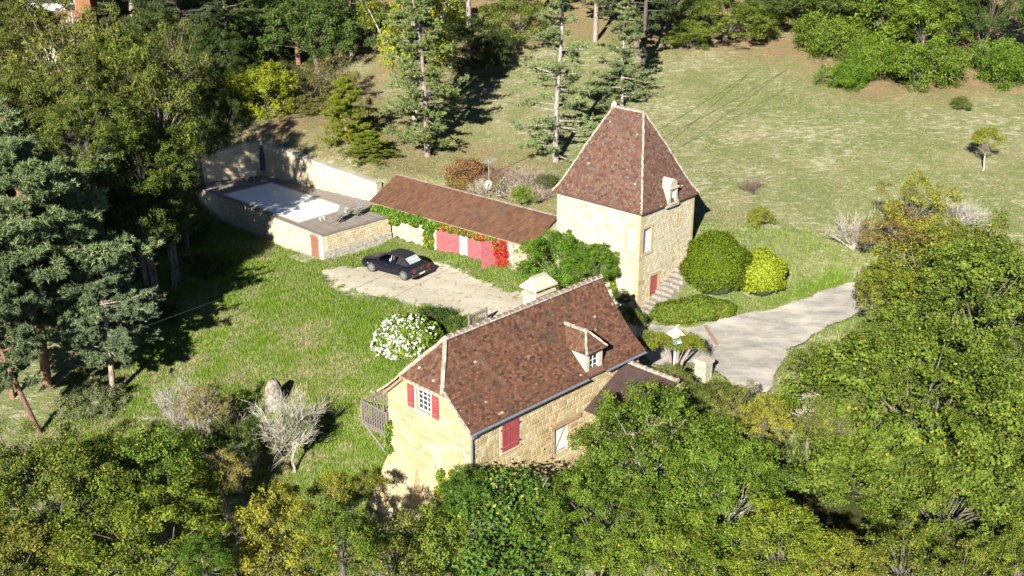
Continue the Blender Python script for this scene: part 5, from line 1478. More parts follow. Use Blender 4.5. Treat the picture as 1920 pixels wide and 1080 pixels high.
pine_at(PINE_FULL[0], 1196, 108, 300, 'pine_tree', 'leaning dark trunked pine beside the upright dark trunk', 'tree', col=(.05, .07, .03), bark=(.14, .11, .1), rot=2, tilt=(0, R(-6)))
pine_at(PINE_FULL[0], 1116, 78, 260, 'pine_tree', 'straight bare pine trunk at the top of the bare earth slope', 'tree', col=(.05, .075, .035), bark=(.24, .19, .17), rot=.5)
pine_at(PINE_FULL[0], 880, 66, 280, 'pine_tree', 'straight grey pine trunk in front of the dark wood', 'tree', col=(.05, .075, .03), bark=(.24, .2, .18), rot=3.5)
pine_at(PINE_FULL[0], 980, 55, 280, 'pine_tree', 'brown pine trunk above the green shrub of the slope', 'tree', col=(.05, .07, .03), bark=(.12, .09, .08), rot=4.4)
pine_at(PINE_FULL[0], 350, 175, 300, 'pine_tree', 'dark tall pine trunk rising in the wood behind the pool corner', 'tree', col=(.05, .07, .03), bark=(.05, .04, .045), rot=5.0)
pine_at(PINE_FULL[0], 330, 130, 200, 'pine_tree', 'reddish pine beside the dark tall trunk', 'tree', col=(.075, .095, .03), bark=RED, rot=1.9, wid=1.1)
pine_at(PINE_FULL[1], 430, 145, 200, 'pine_tree', 'rounded pine above the very dark tree', 'tree', col=(.07, .095, .03), bark=(.2, .14, .1), rot=.4, wid=1.2)
pine_at(PINE_FULL[0], 560, 120, 190, 'pine_tree', 'spreading pine with reddish boughs above the yellow green tree', 'tree', col=(.065, .09, .03), bark=RED, rot=2.6, wid=1.4)
pine_at(PINE_FULL[1], 660, 110, 220, 'pine_tree', 'dark pine at the head of the scrubby bank', 'tree', col=(.05, .075, .03), bark=(.15, .12, .1), rot=1.1, wid=1.1)
pine_at(PINE_FULL[1], 250, 110, 170, 'pine_tree', 'pale green pine right of the lattice frame', 'tree', col=(.09, .12, .045), bark=(.2, .14, .1), rot=3.1, wid=1.3)
p = foot(650, 270); place_pine(THUJA, p[0], p[1], 4.6, 'conifer', 'yellow green conifer on the bank above the pool wall', 'tree', col=(.135, .165, .018), wid=1.0)
p = foot(692, 297); place_pine(THUJA, p[0], p[1], 1.9, 'juniper', 'low spreading yellow green juniper at the foot of the conifer', 'shrub', col=(.12, .15, .018), wid=2.6, rot=1)
p = foot(1835, 116); mb = MB(); q = np.array([p[0], p[1], p[2]])
stp = thing('tree_stump', 'grey broken trunk standing among the layered oaks', 'stump', q)
mb.tube([q - Z * .3, q + Z * 1.0 + np.array([.05, 0, 0]), q + Z * 2.2 + np.array([.15, 0, 0]), q + Z * 2.9 + np.array([.3, 0, 0])], [.55, .42, .36, .12], 9); mb.build('trunk', mat_plain('grey dead wood', (.13, .115, .10), .9, .25, 9), stp)
# great pines in the left foreground
def fore_pine(pr_, px, py, Y, ht, wid, lab, col, bark, rot, tilt):
    C = at_y(px, py, Y); return place_pine(pr_, C[0], C[1], ht, 'pine_tree', lab, 'tree', col=col, bark=bark, wid=wid, rot=rot, tilt=tilt)
PINE_BIG = [pine_proto('big pine a', 151, 13, 15, .36, 4.0, 'round', 16, .24, 9, .6, 19, (9, 13), wneed=.12), pine_proto('big pine b', 162, 13, 14, .32, 3.6, 'round', 13, .24, 9, .4, 16, (7, 10), wneed=.12)]
BG_ = (.118, .160, .076)
fore_pine(PINE_BIG[0], 85, 700, 55, 13.0, 1.1, 'large blue green pine with a red trunk and broad sunny crown', BG_, RED, .3, (R(2), R(1)))
fore_pine(PINE_BIG[1], 75, 812, 51, 10.5, .75, 'leaning pine with curved red trunk and dead white stubs', (.10, .14, .07), (.15, .085, .06), 1.9, (R(4), R(-12)))
fore_pine(PINE_BIG[1], 215, 770, 54, 7.6, 1.15, 'shorter grey green pine in the shade of the large pine', (.11, .15, .085), (.24, .19, .15), 4.0, (0, R(3)))
fore_pine(PINE_BIG[0], -60, 640, 58, 14.5, .95, 'blue green pine cut by the edge beside the large pine', BG_, RED, 2.6, (0, 0))
fore_pine(PINE_BIG[1], 30, 780, 54, 9.0, .9, 'low shaggy pine under the large blue green pine', (.11, .15, .08), RED, 5.0, (0, R(-4)))
fore_pine(PINE_BIG[0], 255, 560, 65, 8.5, .8, 'dark pine at the edge of the lawn shade', (.045, .065, .03), (.12, .09, .07), 1.1, (0, 0))
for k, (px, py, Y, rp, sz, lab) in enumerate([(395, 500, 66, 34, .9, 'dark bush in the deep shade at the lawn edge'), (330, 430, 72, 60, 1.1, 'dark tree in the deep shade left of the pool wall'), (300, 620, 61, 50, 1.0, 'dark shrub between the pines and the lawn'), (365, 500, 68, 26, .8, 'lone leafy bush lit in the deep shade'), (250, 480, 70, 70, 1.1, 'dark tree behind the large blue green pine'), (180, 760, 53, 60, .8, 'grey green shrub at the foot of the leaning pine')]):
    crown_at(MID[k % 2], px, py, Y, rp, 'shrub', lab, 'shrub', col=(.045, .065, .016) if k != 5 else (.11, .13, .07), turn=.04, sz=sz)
# far wood beyond the frame's top edge
k = 0
for Y in (116, 126, 138):
    for X in range(-62, 70, 9):
        x, y = X + rnd.uniform(-3, 3), Y + rnd.uniform(-3, 3)
        if -6 < x < 0 or 22 < x < 28: continue
        if rnd.random() < .5: place_pine(PINE_FULL[k % 2], x, y, rnd.uniform(11, 15), 'pine_tree', 'dark pine of the far wood beyond the meadow', 'tree', 'trees of the far wood', col=(.045, .065, .025), rot=rnd.uniform(0, 6), bark=(.14, .11, .09))
        else:
            g = ground(x, y); place_crown(OAK[k % 3], (x, y, g + 6), rnd.uniform(4, 5.5), 'broadleaf_tree', 'green tree of the far wood beyond the meadow', 'tree', 'trees of the far wood', col=(.05, .075, .018), turn=.03)
        k += 1

# bare pale shrubs and dead branches
def bare_at(me, px, py, z0, hm, name, label, cat='shrub', col=PALE, wid=1.0, rot=0, lift=0, trunk=0, leaves=None):
    p = foot(px, py, z0); root = thing(name, label, cat, p)
    Mx = Matrix.Translation((p[0], p[1], p[2] + trunk)) @ Matrix.Rotation(rot, 4, 'Z') @ Matrix.Diagonal((hm * wid, hm * wid, hm, 1))
    inst('branches', me, root, Mx, (*col, 1))
    if trunk:
        inst('trunk', TRUNK[0], root, Matrix.Translation(p) @ Matrix.Diagonal((.7, .7, trunk * 1.05, 1)), (.26, .22, .19, 1))
    if leaves:
        c_, tn, rr, dz, pr2 = leaves
        inst('leaves', pr2['leaf'], root, Matrix.Translation((p[0], p[1], p[2] + dz)) @ Matrix.Diagonal((rr / pr2['R'],) * 3 + (1,)), (*c_, tn))
    return root
bare_at(BARE_UP, 552, 885, -3, 3.5, 'bare_shrub', 'pale leafless small tree with upright silvery branches on the slope', 'tree', (.36, .345, .28), 1.0, 0, trunk=1.0, leaves=((.13, .16, .08), 0, .9, 2.4, BUSH[1]))
bare_at(BARE[1], 385, 835, -2.6, 3.5, 'bare_shrub', 'large tangle of grey bare twigs beside the pale leafless tree', 'shrub', (.30, .27, .22), 1.1, 1)
bare_at(BARE[0], 345, 800, -2.4, 3.2, 'bare_shrub', 'grey bare shrub on the pine side of the twig tangle', 'shrub', (.30, .28, .23), 1.0, 2)
bare_at(BARE[1], 430, 900, -3.2, 2.3, 'bare_shrub', 'silvery bare shrub below the twig tangle', 'shrub', (.36, .34, .28), 1.0, 2.6)
for px, py, Y, rp, col, tn, lab in [(440, 830, 46.5, 48, (.05, .075, .02), .05, 'ivy clad dark shrub between the twig tangle and the pale tree'), (412, 890, 44, 42, (.15, .13, .02), .6, 'golden leaved shrub below the twig tangle'), (390, 760, 49, 45, (.14, .12, .05), .25, 'straw coloured thin shrub above the twig tangle')]:
    crown_at(MID[2] if rp != 48 else MID[0], px, py, Y, rp, 'shrub', lab, 'shrub', col=col, turn=tn, sz=1.1)
bare_at(BARE[0], 1600, 470, 1.8, 3.0, 'dead_tree', 'white dead branches nearest the meadow beside the driveway end', 'tree', (.31, .285, .23), 1.0, .4)
bare_at(BARE[1], 1790, 430, 3.0, 3.0, 'dead_tree', 'grey white dead tree right of the yellow autumn tree', 'tree', (.33, .31, .27), 1.0, 1.4)
bare_at(BARE[0], 1700, 470, 2.4, 4.2, 'dead_tree', 'tall pale dead branches inside the yellow autumn tree', 'tree', (.33, .31, .25), .8, 2.2)
bare_at(BARE[0], 1408, 362, 4, 1.3, 'bare_shrub', 'small brown leafless bush alone on the meadow', 'shrub', (.16, .12, .09), 1.4, 0)
bare_at(BARE[1], 960, 372, 2.4, 2.0, 'bare_shrub', 'grey leafless scrub behind the garage beside the tower', 'shrub', (.34, .29, .24), 1.4, 1)
bare_at(BARE[0], 985, 352, 2.8, 1.9, 'bare_shrub', 'tall grey brown thicket in the middle behind the garage', 'shrub', (.26, .21, .17), 1.5, 2.2)
bare_at(BARE[1], 935, 345, 2.8, 1.9, 'bare_shrub', 'reddish brown thicket beside the russet bush', 'shrub', (.24, .15, .11), 1.5, .4)
bare_at(BARE[0], 1010, 380, 2.3, 1.6, 'bare_shrub', 'brownish leafless scrub at the corner of tower and garage', 'shrub', (.32, .26, .21), 1.3, 2)
bare_at(BARE[1], 905, 365, 2.5, 1.7, 'bare_shrub', 'grey leafless scrub behind the television mast', 'shrub', (.33, .28, .22), 1.2, 3)
bare_at(BARE[0], 1500, 800, -1.5, 1.8, 'bare_shrub', 'pale dry twigs on the bank under the great oak', 'shrub', (.38, .33, .25), 1.2, 4)
bare_at(BARE[1], 1560, 760, -1.2, 1.8, 'bare_shrub', 'pale dry twigs against the low grassy shrub', 'shrub', (.38, .33, .25), 1.2, 5)
for px, py, Y, rp, col, tn, lab in [(882, 325, 75.5, 40, (.15, .07, .035), .10, 'russet red bush behind the garage roof'), (868, 352, 74.5, 28, (.15, .10, .04), .2, 'orange bush at the foot of the russet bush'), (985, 368, 71, 26, (.10, .16, .015), .05, 'bright green bush peeping over the garage roof'), (1030, 345, 72, 26, (.055, .075, .02), 0, 'dark green bush at the tower corner behind the garage'), (940, 355, 73.5, 30, (.11, .11, .05), .1, 'greyish green bush behind the satellite dish'), (720, 315, 78.5, 22, (.13, .11, .05), .2, 'dry brown bush at the top of the pool wall')]:
    crown_at(BUSH[0], px, py, Y, rp, 'shrub', lab, 'shrub', col=col, turn=tn, sz=.9, trunk=False)
# sapling on the meadow
p = foot(1843, 320, 6); sp = thing('sapling', 'young yellow leaved tree with thin white trunk on the meadow', 'tree', p)
inst('trunk', TRUNK[0], sp, Matrix.Translation(p) @ Matrix.Diagonal((.5, .5, 1.5, 1)), (.28, .26, .22, 1)); inst('branches', BARE[0], sp, Matrix.Translation((p[0], p[1], p[2] + 1.0)) @ Matrix.Diagonal((.9, .9, 1.4, 1)), (.22, .19, .15, 1))
inst('crown', BUSH[1]['leaf'], sp, Matrix.Translation((p[0], p[1], p[2] + 2.0)) @ Matrix.Diagonal((.62, .62, .7, 1)), (.125, .145, .018, .15))

# clipped domes beside the stairs
def dome(name, label, px, py, Y, rx, rz, col, n_, size, tn=0.0, seed=1, rough=.06, cat='shrub', flower=None, tex=1.0):
    rng = np.random.default_rng(seed); C = at_y(px, py, auto_y(px, py, 1, 0, 48)) if Y < 10 else at_y(px, py, Y)
    if Y < 10:
        Yd = next(y for y in np.arange(46, 90, .1) if at_y(px, py, y)[2] - ground(*at_y(px, py, y)[:2]) < Y * rz)
        C = at_y(px, py, Yd)
    d = unit(rng.normal(size=(n_, 3))); d[:, 2] = np.abs(d[:, 2]) * 1.0 - .35 * (rng.random(n_) < .4)
    d = unit(d)
    wv = 1 + rough * (np.sin(d[:, 0] * 7 + seed) * np.sin(d[:, 1] * 6) + np.sin(d[:, 2] * 9 + d[:, 0] * 5)) + rng.normal(0, rough * .5, n_)
    P = d * wv[:, None] * np.array([rx, rx, rz]) * (1 - .12 * rng.random((n_, 1)) ** 2)
    N = unit(d + rng.normal(0, .6, (n_, 3)))
    g = ground(C[0], C[1]); root = thing(name, label, cat, (C[0], C[1], g))
    me = leaf_np(name + ' leaves', P, N, size * rng.uniform(.7, 1.4, n_), rng)
    inst('foliage', me, root, Matrix.Translation(C), (*col, tn))
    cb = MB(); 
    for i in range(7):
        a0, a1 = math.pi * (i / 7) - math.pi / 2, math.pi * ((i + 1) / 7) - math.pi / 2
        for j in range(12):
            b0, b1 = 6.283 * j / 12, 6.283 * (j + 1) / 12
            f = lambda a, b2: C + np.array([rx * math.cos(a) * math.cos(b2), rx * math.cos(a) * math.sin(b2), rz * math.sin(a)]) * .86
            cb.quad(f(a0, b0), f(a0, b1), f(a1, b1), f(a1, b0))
    cb.build('inner_shade', M['shade_core'], root)
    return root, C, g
M['shade_core'] = mat_plain('inner shade core', (.030, .050, .010), .9, .2, 6)  # dark solid core that paints the shade between the leaves
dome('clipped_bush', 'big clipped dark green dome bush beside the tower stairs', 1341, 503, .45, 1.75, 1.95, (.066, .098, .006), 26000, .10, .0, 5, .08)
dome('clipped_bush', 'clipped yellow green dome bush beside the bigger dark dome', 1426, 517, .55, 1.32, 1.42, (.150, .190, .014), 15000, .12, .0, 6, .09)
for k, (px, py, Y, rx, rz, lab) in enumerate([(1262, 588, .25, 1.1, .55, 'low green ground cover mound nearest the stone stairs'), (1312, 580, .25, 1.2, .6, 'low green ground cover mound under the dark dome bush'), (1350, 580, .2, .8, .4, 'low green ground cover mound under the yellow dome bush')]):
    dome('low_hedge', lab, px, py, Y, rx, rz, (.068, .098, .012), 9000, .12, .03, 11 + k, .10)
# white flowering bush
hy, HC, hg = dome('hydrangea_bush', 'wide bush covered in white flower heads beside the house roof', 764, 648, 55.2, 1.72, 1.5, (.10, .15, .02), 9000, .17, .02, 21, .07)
rng = np.random.default_rng(5); fl = MB()
C_, N_ = [], []
for k in range(640):
    d_ = unit(rng.normal(size=3) + np.array([-.35, -.55, .35]))
    if d_[2] < -.45 or (d_[0] > .45 and rng.random() < .8): continue
    c0 = d_ * np.array([1.78, 1.78, 1.56]) * rng.uniform(.97, 1.05); k2 = 11
    dd = unit(rng.normal(size=(k2, 3)) + d_ * .4); C_.append(c0 + dd * .055); N_.append(unit(dd + rng.normal(0, .25, (k2, 3))))
C_, N_ = np.concatenate(C_), np.concatenate(N_)
me = leaf_np('flower heads', C_, N_, .058 * rng.uniform(.8, 1.3, len(C_)), rng, .9, M['petal'])
fo = inst('flower_heads', me, hy, Matrix.Translation(HC)); fo['kind'] = 'stuff'
crown_at(BUSH[0], 812, 600, 58, 40, 'shrub', 'dark round bush between the white flowers and the house ridge', 'shrub', col=(.035, .06, .014), sz=.9, trunk=False)
crown_at(BUSH[1], 858, 612, 57, 28, 'shrub', 'green bush touching the house ridge behind the dark bush', 'shrub', col=(.06, .10, .015), sz=.9, trunk=False)
# climbing greenery left of the tower
crown_at(OAK[1], 1052, 498, 62.2, 84, 'vine_bush', 'large green vine thicket in the corner of tower and garage', 'vine', col=(.062, .125, .012), turn=.02, sz=.85, trunk=False)
crown_at(OAK[2], 1118, 496, 60.4, 46, 'vine_bush', 'green vine thicket against the bright tower wall', 'vine', col=(.066, .130, .012), turn=.03, sz=1.1, trunk=False)
crown_at(BUSH[0], 1190, 600, 57, 24, 'shrub', 'shaded bush in the passage between house and tower', 'shrub', col=(.06, .09, .015), sz=1.2, trunk=False)
crown_at(BUSH[1], 1165, 560, 58.6, 22, 'shrub', 'dark fern bush behind the gable end of the roof', 'shrub', col=(.04, .065, .015), sz=1.0, trunk=False)
def creeper(name, label, fr, pts, cols, size=.15, seed=1, thick=.16, per=150):
    """leaves on a wall: blobs (x, z, r, colour) in wall coordinates, one part per colour"""
    rng = np.random.default_rng(seed); by = {}
    for x, z, r_, c in pts:
        k = int(per * r_ * r_ / .09); a = rng.uniform(0, 6.283, k); q = r_ * np.sqrt(rng.random(k))
        y = -thick * rng.uniform(.2, 1.0, k) * (1.15 - (q / r_) ** 2)
        by.setdefault(c, []).append(np.stack([x + q * np.cos(a), y, z + q * np.sin(a)], -1))
    p0 = fr(pts[0][0], 0, pts[0][1]); root = thing(name, label, 'creeper', p0)
    for c, L in by.items():
        P = np.concatenate(L); Wd = np.array([fr(*p) for p in P]); nrm = np.array(fr(0, -1, 0)) - np.array(fr(0, 0, 0))
        N = unit(nrm + rng.normal(0, .55, P.shape) + Z * .4)
        me = leaf_np('creeper leaves', Wd - np.array(p0), N, size * rng.uniform(.7, 1.35, len(P)), rng)
        col, tn, nm = cols[c]
        inst(nm, me, root, Matrix.Translation(p0), (*col, tn))
    st_ = MB(); x0 = pts[0][0]
    for x, z, r_, c in pts[::4]: st_.tube([fr(x, -.03, z - r_), fr(x + .1, -.04, z), fr(x + .05, -.03, z + r_)], .018, 4, False)
    st_.build('stems', M['wood_beam'], root)
    return root
cols = {'g': ((.055, .115, .012), .02, 'green_leaves'), 'o': ((.10, .12, .016), .35, 'turning_leaves'), 'r': ((.23, .026, .018), 0, 'red_leaves')}
gwf = lambda x, y, z: GF(x, GY0 + y - .02, z)
r_ = random.Random(4); pts = []
for k in range(34): pts.append((-5.9 + k * .155 + r_.uniform(-.1, .1), 1.75 + r_.uniform(-.25, .2) - .1 * (k % 3), r_.uniform(.22, .36), 'g'))
for k in range(20): pts.append((-6.2 + k * .14, 1.35 + r_.uniform(-.3, .2), r_.uniform(.2, .3), 'g' if k % 3 else 'o'))
creeper('creeper', 'dense green creeper under the garage eave beside the pool', gwf, pts, cols, .17, 3, .42, 200)
pts = []
for k in range(26): pts.append((-1.25 + r_.uniform(-.35, .28), -.1 + k * .065, r_.uniform(.14, .26), 'g' if k % 2 else 'o'))
for k in range(18): pts.append((-.9 + k * .09, 1.72 + r_.uniform(-.12, .14) , r_.uniform(.14, .24), 'gro'[k % 3] if k > 8 else 'g'))
creeper('creeper', 'mixed green and yellow creeper column beside the first red door', gwf, pts, cols, .14, 4, .3, 170)
pts = []
for k in range(26): pts.append((.7 + k * .085, 1.78 + r_.uniform(-.2, .14), r_.uniform(.13, .24), 'ggrog'[k % 5]))
creeper('creeper', 'creeper hanging over the white pillar between the red doors', gwf, pts, cols, .14, 5, .3, 170)
pts = []
for k in range(40): pts.append((4.85 + r_.uniform(-.42, .42), -.15 + k * .05, r_.uniform(.15, .26), 'r'))
for k in range(26): pts.append((2.9 + k * .085, 1.72 + r_.uniform(-.28, .2), r_.uniform(.14, .26), 'rrog'[k % 4]))
creeper('creeper', 'bright red creeper beside the open door leaf', gwf, pts, cols, .13, 6, .3, 190)
tfr = lambda x, y, z: np.array(TF(TX0, 0, 0)) - TF.v * x + TF.u * y + Z * z
pts = []
for k in range(40):
    t_ = k / 39; pts.append((-5.6 + 2.9 * t_ + r_.uniform(-.25, .25), 2.0 + 1.1 * math.sin(t_ * 9) * .3 + r_.uniform(-.9, .6), r_.uniform(.14, .30), 'g'))
for k in range(24):
    t_ = k / 23; pts.append((-4.7 + .35 * math.sin(t_ * 5), 2.4 + 1.1 * t_, .16 - .07 * t_, 'g'))
for k in range(22):
    t_ = k / 21; pts.append((-2.6 + .9 * t_, 2.3 + .35 * math.sin(t_ * 6), .18 - .08 * t_, 'o' if k % 3 == 0 else 'g'))
for k in range(18):
    t_ = k / 17; pts.append((-2.0 + .5 * t_, 1.6 - 1.2 * t_, .2 - .09 * t_, 'g' if k % 3 else 'o'))
creeper('creeper', 'green vine with climbing tendrils on the bright tower wall', tfr, pts, cols, .14, 7, .3, 150)
hfr = lambda x, y, z: np.array(HF(HX0, 0, 0)) - HF.v * x + HF.u * y + Z * z
pts = []
for k in range(30):
    t_ = k / 29; pts.append((-5.42 + .15 * r_.uniform(-1, 1), -3.2 + 3.7 * t_, r_.uniform(.14, .28) * (1.2 - .5 * t_), 'g' if k % 4 else 'o'))
creeper('ivy', 'ivy up the balcony edge of the gable wall', hfr, pts, cols, .13, 8, .22, 150)
pts = []
for k in range(34):
    t_ = k / 33; pts.append((-1.6 + r_.uniform(-1.1, 1.2) * (1 - .6 * t_), -3.2 + 2.7 * t_, r_.uniform(.16, .3), 'g' if k % 3 else 'o'))
creeper('ivy', 'ivy climbing the gable wall beside the downpipe', hfr, pts, cols, .14, 9, .25, 130)
# pollarded little tree and blue green agave by the driveway
p = foot(1265, 705, -.4); pt = thing('pollard_tree', 'small pollarded tree with leafy knobs beside the birdhouse', 'tree', p)
mb = MB()
for a in (-.5, .15, .7): mb.tube([p + np.array([a * .2, 0, -.1]), p + np.array([a * .5, .1 * a, .8]), p + np.array([a * 1.1, .2, 1.5])], [.10, .08, .06], 6)
mb.build('trunk', mat_plain('grey brown bark', (.20, .16, .13), .9, .2, 9), pt)
for k, (a, c_) in enumerate(((-.75, 1.65), (.05, 1.8), (.75, 1.6))):
    inst('leafy_knob', BUSH[k % 2]['leaf'], pt, Matrix.Translation((p[0] + a, p[1] + .1, p[2] + c_)) @ Matrix.Diagonal((.42, .42, .42, 1)), (.12, .145, .016, .06))
p2 = foot(1218, 640, -.2); crown_at(BUSH[1], 1222, 640, 52.6, 24, 'shrub', 'yellow green bush at the gable end of the house roof', 'shrub', col=(.11, .14, .018), turn=.05, sz=1.1, trunk=False)
p = foot(1492, 778, -1.4); ag = thing('agave_plant', 'blue green spiky rosette on the bank by the driveway', 'plant', p); mb = MB()
for k in range(46):
    a = rnd.uniform(0, 6.28); e = rnd.uniform(.25, 1.3); L_ = rnd.uniform(.85, 1.25)
    d_ = np.array([math.cos(a) * math.cos(e), math.sin(a) * math.cos(e), math.sin(e)]); s_ = np.cross(d_, Z); s_ /= np.linalg.norm(s_); mb.tint = rnd.random()
    mb.quad(p + s_ * .03, p + d_ * L_ * .5 + s_ * .035, p + d_ * L_ - Z * .1, p + d_ * L_ * .5 - s_ * .035)
mb.build('leaves', mat_plain('glaucous leaf', (.16, .27, .22), .6, .1, 6), ag)
for k, (px, py, rp, lab, c_) in enumerate([(1255, 715, 40, 'olive shrub behind the porch roof beside the pollarded tree', (.10, .115, .03)), (1340, 745, 45, 'dark shrub in front of the stone gate post', (.06, .085, .018)), (1290, 745, 40, 'green shrub at the foot of the stone gate post', (.07, .095, .02))]):
    crown_at(MID[k % 2], px, py, 48.6 - k * .6, rp, 'shrub', lab, 'shrub', col=c_, turn=.06, sz=.8, trunk=False)
# ---------------------------------------------------------------- car
car_a, car_b = at_z(757, 524, 0), at_z(697.3, 508, 0)
fd = car_b - car_a; fd[2] = 0; WBASE = np.linalg.norm(fd); fd /= WBASE
ld = np.cross(Z, fd)                      # to the car's left
mid_ = (car_a + car_b) / 2 - ld * .76
gz = ground(mid_[0], mid_[1]) + .01
car = thing('parked_car', 'dark navy two door convertible with black fabric hood on the gravel yard', 'car', (mid_[0], mid_[1], gz))
cfm = lambda x, y, z: np.array([mid_[0], mid_[1], gz]) + fd * x + ld * y + Z * z
HB_ = WBASE / 2
XF, XR = HB_ + .80, -HB_ - .74
def lower(x):
    """half width, bottom, belt height along the car"""
    f = (x - XR) / (XF - XR)
    wv = .84 - .14 * max(0, (f - .86) / .14) ** 2 - .06 * max(0, (.07 - f) / .07) ** 2
    top = .90 - .20 * max(0, (f - .62) / .38) ** 1.6 - .02 * max(0, (.1 - f) / .1)
    bot = .24 + .06 * max(0, (f - .9) / .1) + .06 * max(0, (.08 - f) / .08)
    return wv, bot, top
mb = MB(); n_s = 40; rings = []
for k in range(n_s + 1):
    x = XR + (XF - XR) * k / n_s; wv, bot, top = lower(x)
    arch = 0
    for wx in (HB_, -HB_):
        d_ = abs(x - wx)
        if d_ < .36: arch = max(arch, math.sqrt(.36 ** 2 - d_ ** 2))
    sb = max(bot, .29 + arch - .0) if arch else bot
    ins = .10
    pts = [(wv - .10, bot if not arch else sb), (wv - .01, sb), (wv, max(sb + .02, .42 if not arch else sb + .02)), (wv + .012, max(sb + .03, .60)), (wv - .03, top - .06), (wv - .10, top), (wv * .5, top + .025), (0, top + .035)]
    full = pts + [(-a, b2) for a, b2 in pts[-2::-1]]
    rings.append([cfm(x, a, b2) for a, b2 in full])
m_r = len(rings[0])
for r_0 in rings: mb.v += [tuple(q) for q in r_0]; mb.t += [.5] * m_r
for k in range(n_s):
    for j in range(m_r - 1): mb.f.append((k * m_r + j, (k + 1) * m_r + j, (k + 1) * m_r + j + 1, k * m_r + j + 1))
    mb.f.append((k * m_r + m_r - 1, (k + 1) * m_r + m_r - 1, (k + 1) * m_r, k * m_r))
mb.f.append(tuple(range(m_r))); mb.f.append(tuple(n_s * m_r + j for j in range(m_r - 1, -1, -1)))
body = mb.build('body', M['car_paint'], car, smooth=False)
# hood (fabric roof): lofted, with open side windows
def top_sec(x, w_, z): return [cfm(x, w_, z - .05), cfm(x, w_ - .05, z), cfm(x, w_ * .5, z + .035), cfm(x, 0, z + .045), cfm(x, -w_ * .5, z + .035), cfm(x, -w_ + .05, z), cfm(x, -w_, z - .05)]
secs = [top_sec(.22, .60, 1.30), top_sec(-.05, .62, 1.37), top_sec(-.5, .62, 1.385), top_sec(-.95, .61, 1.34), top_sec(-1.12, .60, 1.27)]
mb = MB()
for s_ in secs: mb.v += [tuple(q) for q in s_]; mb.t += [.5] * 7
for k in range(len(secs) - 1):
    for j in range(6): mb.f.append((k * 7 + j, k * 7 + j + 1, (k + 1) * 7 + j + 1, (k + 1) * 7 + j))
# rear slope down to the boot and the rear quarters
rs = [cfm(-1.12, .60, 1.22), cfm(-1.12, .55, 1.27), cfm(-1.12, -.55, 1.27), cfm(-1.12, -.60, 1.22)]
b0 = [cfm(-1.56, .72, .90), cfm(-1.60, .6, .93), cfm(-1.60, -.6, .93), cfm(-1.56, -.72, .90)]
for a in (1, -1):
    mb.quad(cfm(-.62, a * .73, .89), cfm(-1.56, a * .72, .90), cfm(-1.12, a * .60, 1.22), cfm(-.82, a * .615, 1.31))
    mb.quad(cfm(-1.56, a * .72, .90), cfm(-1.60, a * .5, .93), cfm(-1.12, a * .5, 1.30), cfm(-1.12, a * .60, 1.22))
mb.quad(cfm(-1.60, .5, .93), cfm(-1.60, -.5, .93), cfm(-1.545, -.5, .98), cfm(-1.545, .5, .98))
mb.quad(cfm(-1.17, .5, 1.262), cfm(-1.17, -.5, 1.262), cfm(-1.12, -.5, 1.30), cfm(-1.12, .5, 1.30))
mb.build('soft_top', M['soft_top'], car)
M['glass_rear'] = mat_plain('dusty rear window', (.33, .37, .38), .3, .15, 6)
mb = MB(); mb.quad(cfm(-1.545, .5, .98), cfm(-1.545, -.5, .98), cfm(-1.17, -.5, 1.262), cfm(-1.17, .5, 1.262)); mb.build('rear_window', M['glass_rear'], car)
mb = MB(); mb.quad(cfm(.80, .66, .90), cfm(.80, -.66, .90), cfm(.22, -.58, 1.30), cfm(.22, .58, 1.30)); mb.build('windscreen', M['glass'], car)
for a in (1, -1):
    mb = MB(); mb.tube([cfm(.82, a * .70, .90), cfm(.22, a * .60, 1.29)], .028, 5); mb.build('pillar', M['car_paint'], car)
    mb = MB(); mb.tube([cfm(-.3, a * .73, .88), cfm(-.34, a * .62, 1.34)], .035, 4); mb.build('pillar', M['car_paint'], car)
mb = MB(); mb.quad(cfm(.75, .6, .55), cfm(-1.5, .6, .55), cfm(-1.5, -.6, .55), cfm(.75, -.6, .55)); mb.build('cabin_floor', M['dark'], car)
for x, h in ((.05, 1.14), (-.62, 1.08)):
    for a in (.36, -.36):
        mb = MB(); fr = cfm
        mb.hexa([cfm(x - .12, a - .24, .8), cfm(x + .02, a - .24, .8), cfm(x + .02, a + .24, .8), cfm(x - .12, a + .24, .8), cfm(x - .22, a - .17, h - .06), cfm(x - .12, a - .17, h - .06), cfm(x - .12, a + .17, h - .06), cfm(x - .22, a + .17, h - .06)])
        mb.hexa([cfm(x - .24, a - .12, h - .04), cfm(x - .14, a - .12, h - .04), cfm(x - .14, a + .12, h - .04), cfm(x - .24, a + .12, h - .04), cfm(x - .27, a - .1, h + .12), cfm(x - .18, a - .1, h + .12), cfm(x - .18, a + .1, h + .12), cfm(x - .27, a + .1, h + .12)])
        mb.build('seat', M['seat'], car)
for wx in (HB_, -HB_):
    for a in (1, -1):
        mb = MB(); y0, y1 = a * .66, a * .835
        mb.tube([cfm(wx, y0, .30), cfm(wx, y0 + a * .02, .30), cfm(wx, y1 - a * .02, .30), cfm(wx, y1, .30)], [.27, .30, .30, .27], 18)
        wh = mb.build('wheel', M['tyre'], car)
        mb = MB(); mb.tube([cfm(wx, y1 - a * .002, .30), cfm(wx, y1 + a * .012, .30)], [.20, .15], 14); mb.build('rim', M['rim'], wh)
mb = MB(); q = XR
cfx = lambda x, y, z: cfm(x, y, z)
mb.box(cfx, XR - .06, XR + .06, -.80, .80, .34, .50); mb.build('rear_bumper', M['plastic_dark'], car)
mb = MB(); mb.box(cfx, XF - .12, XF + .05, -.68, .68, .34, .50); mb.build('front_bumper', M['plastic_dark'], car)
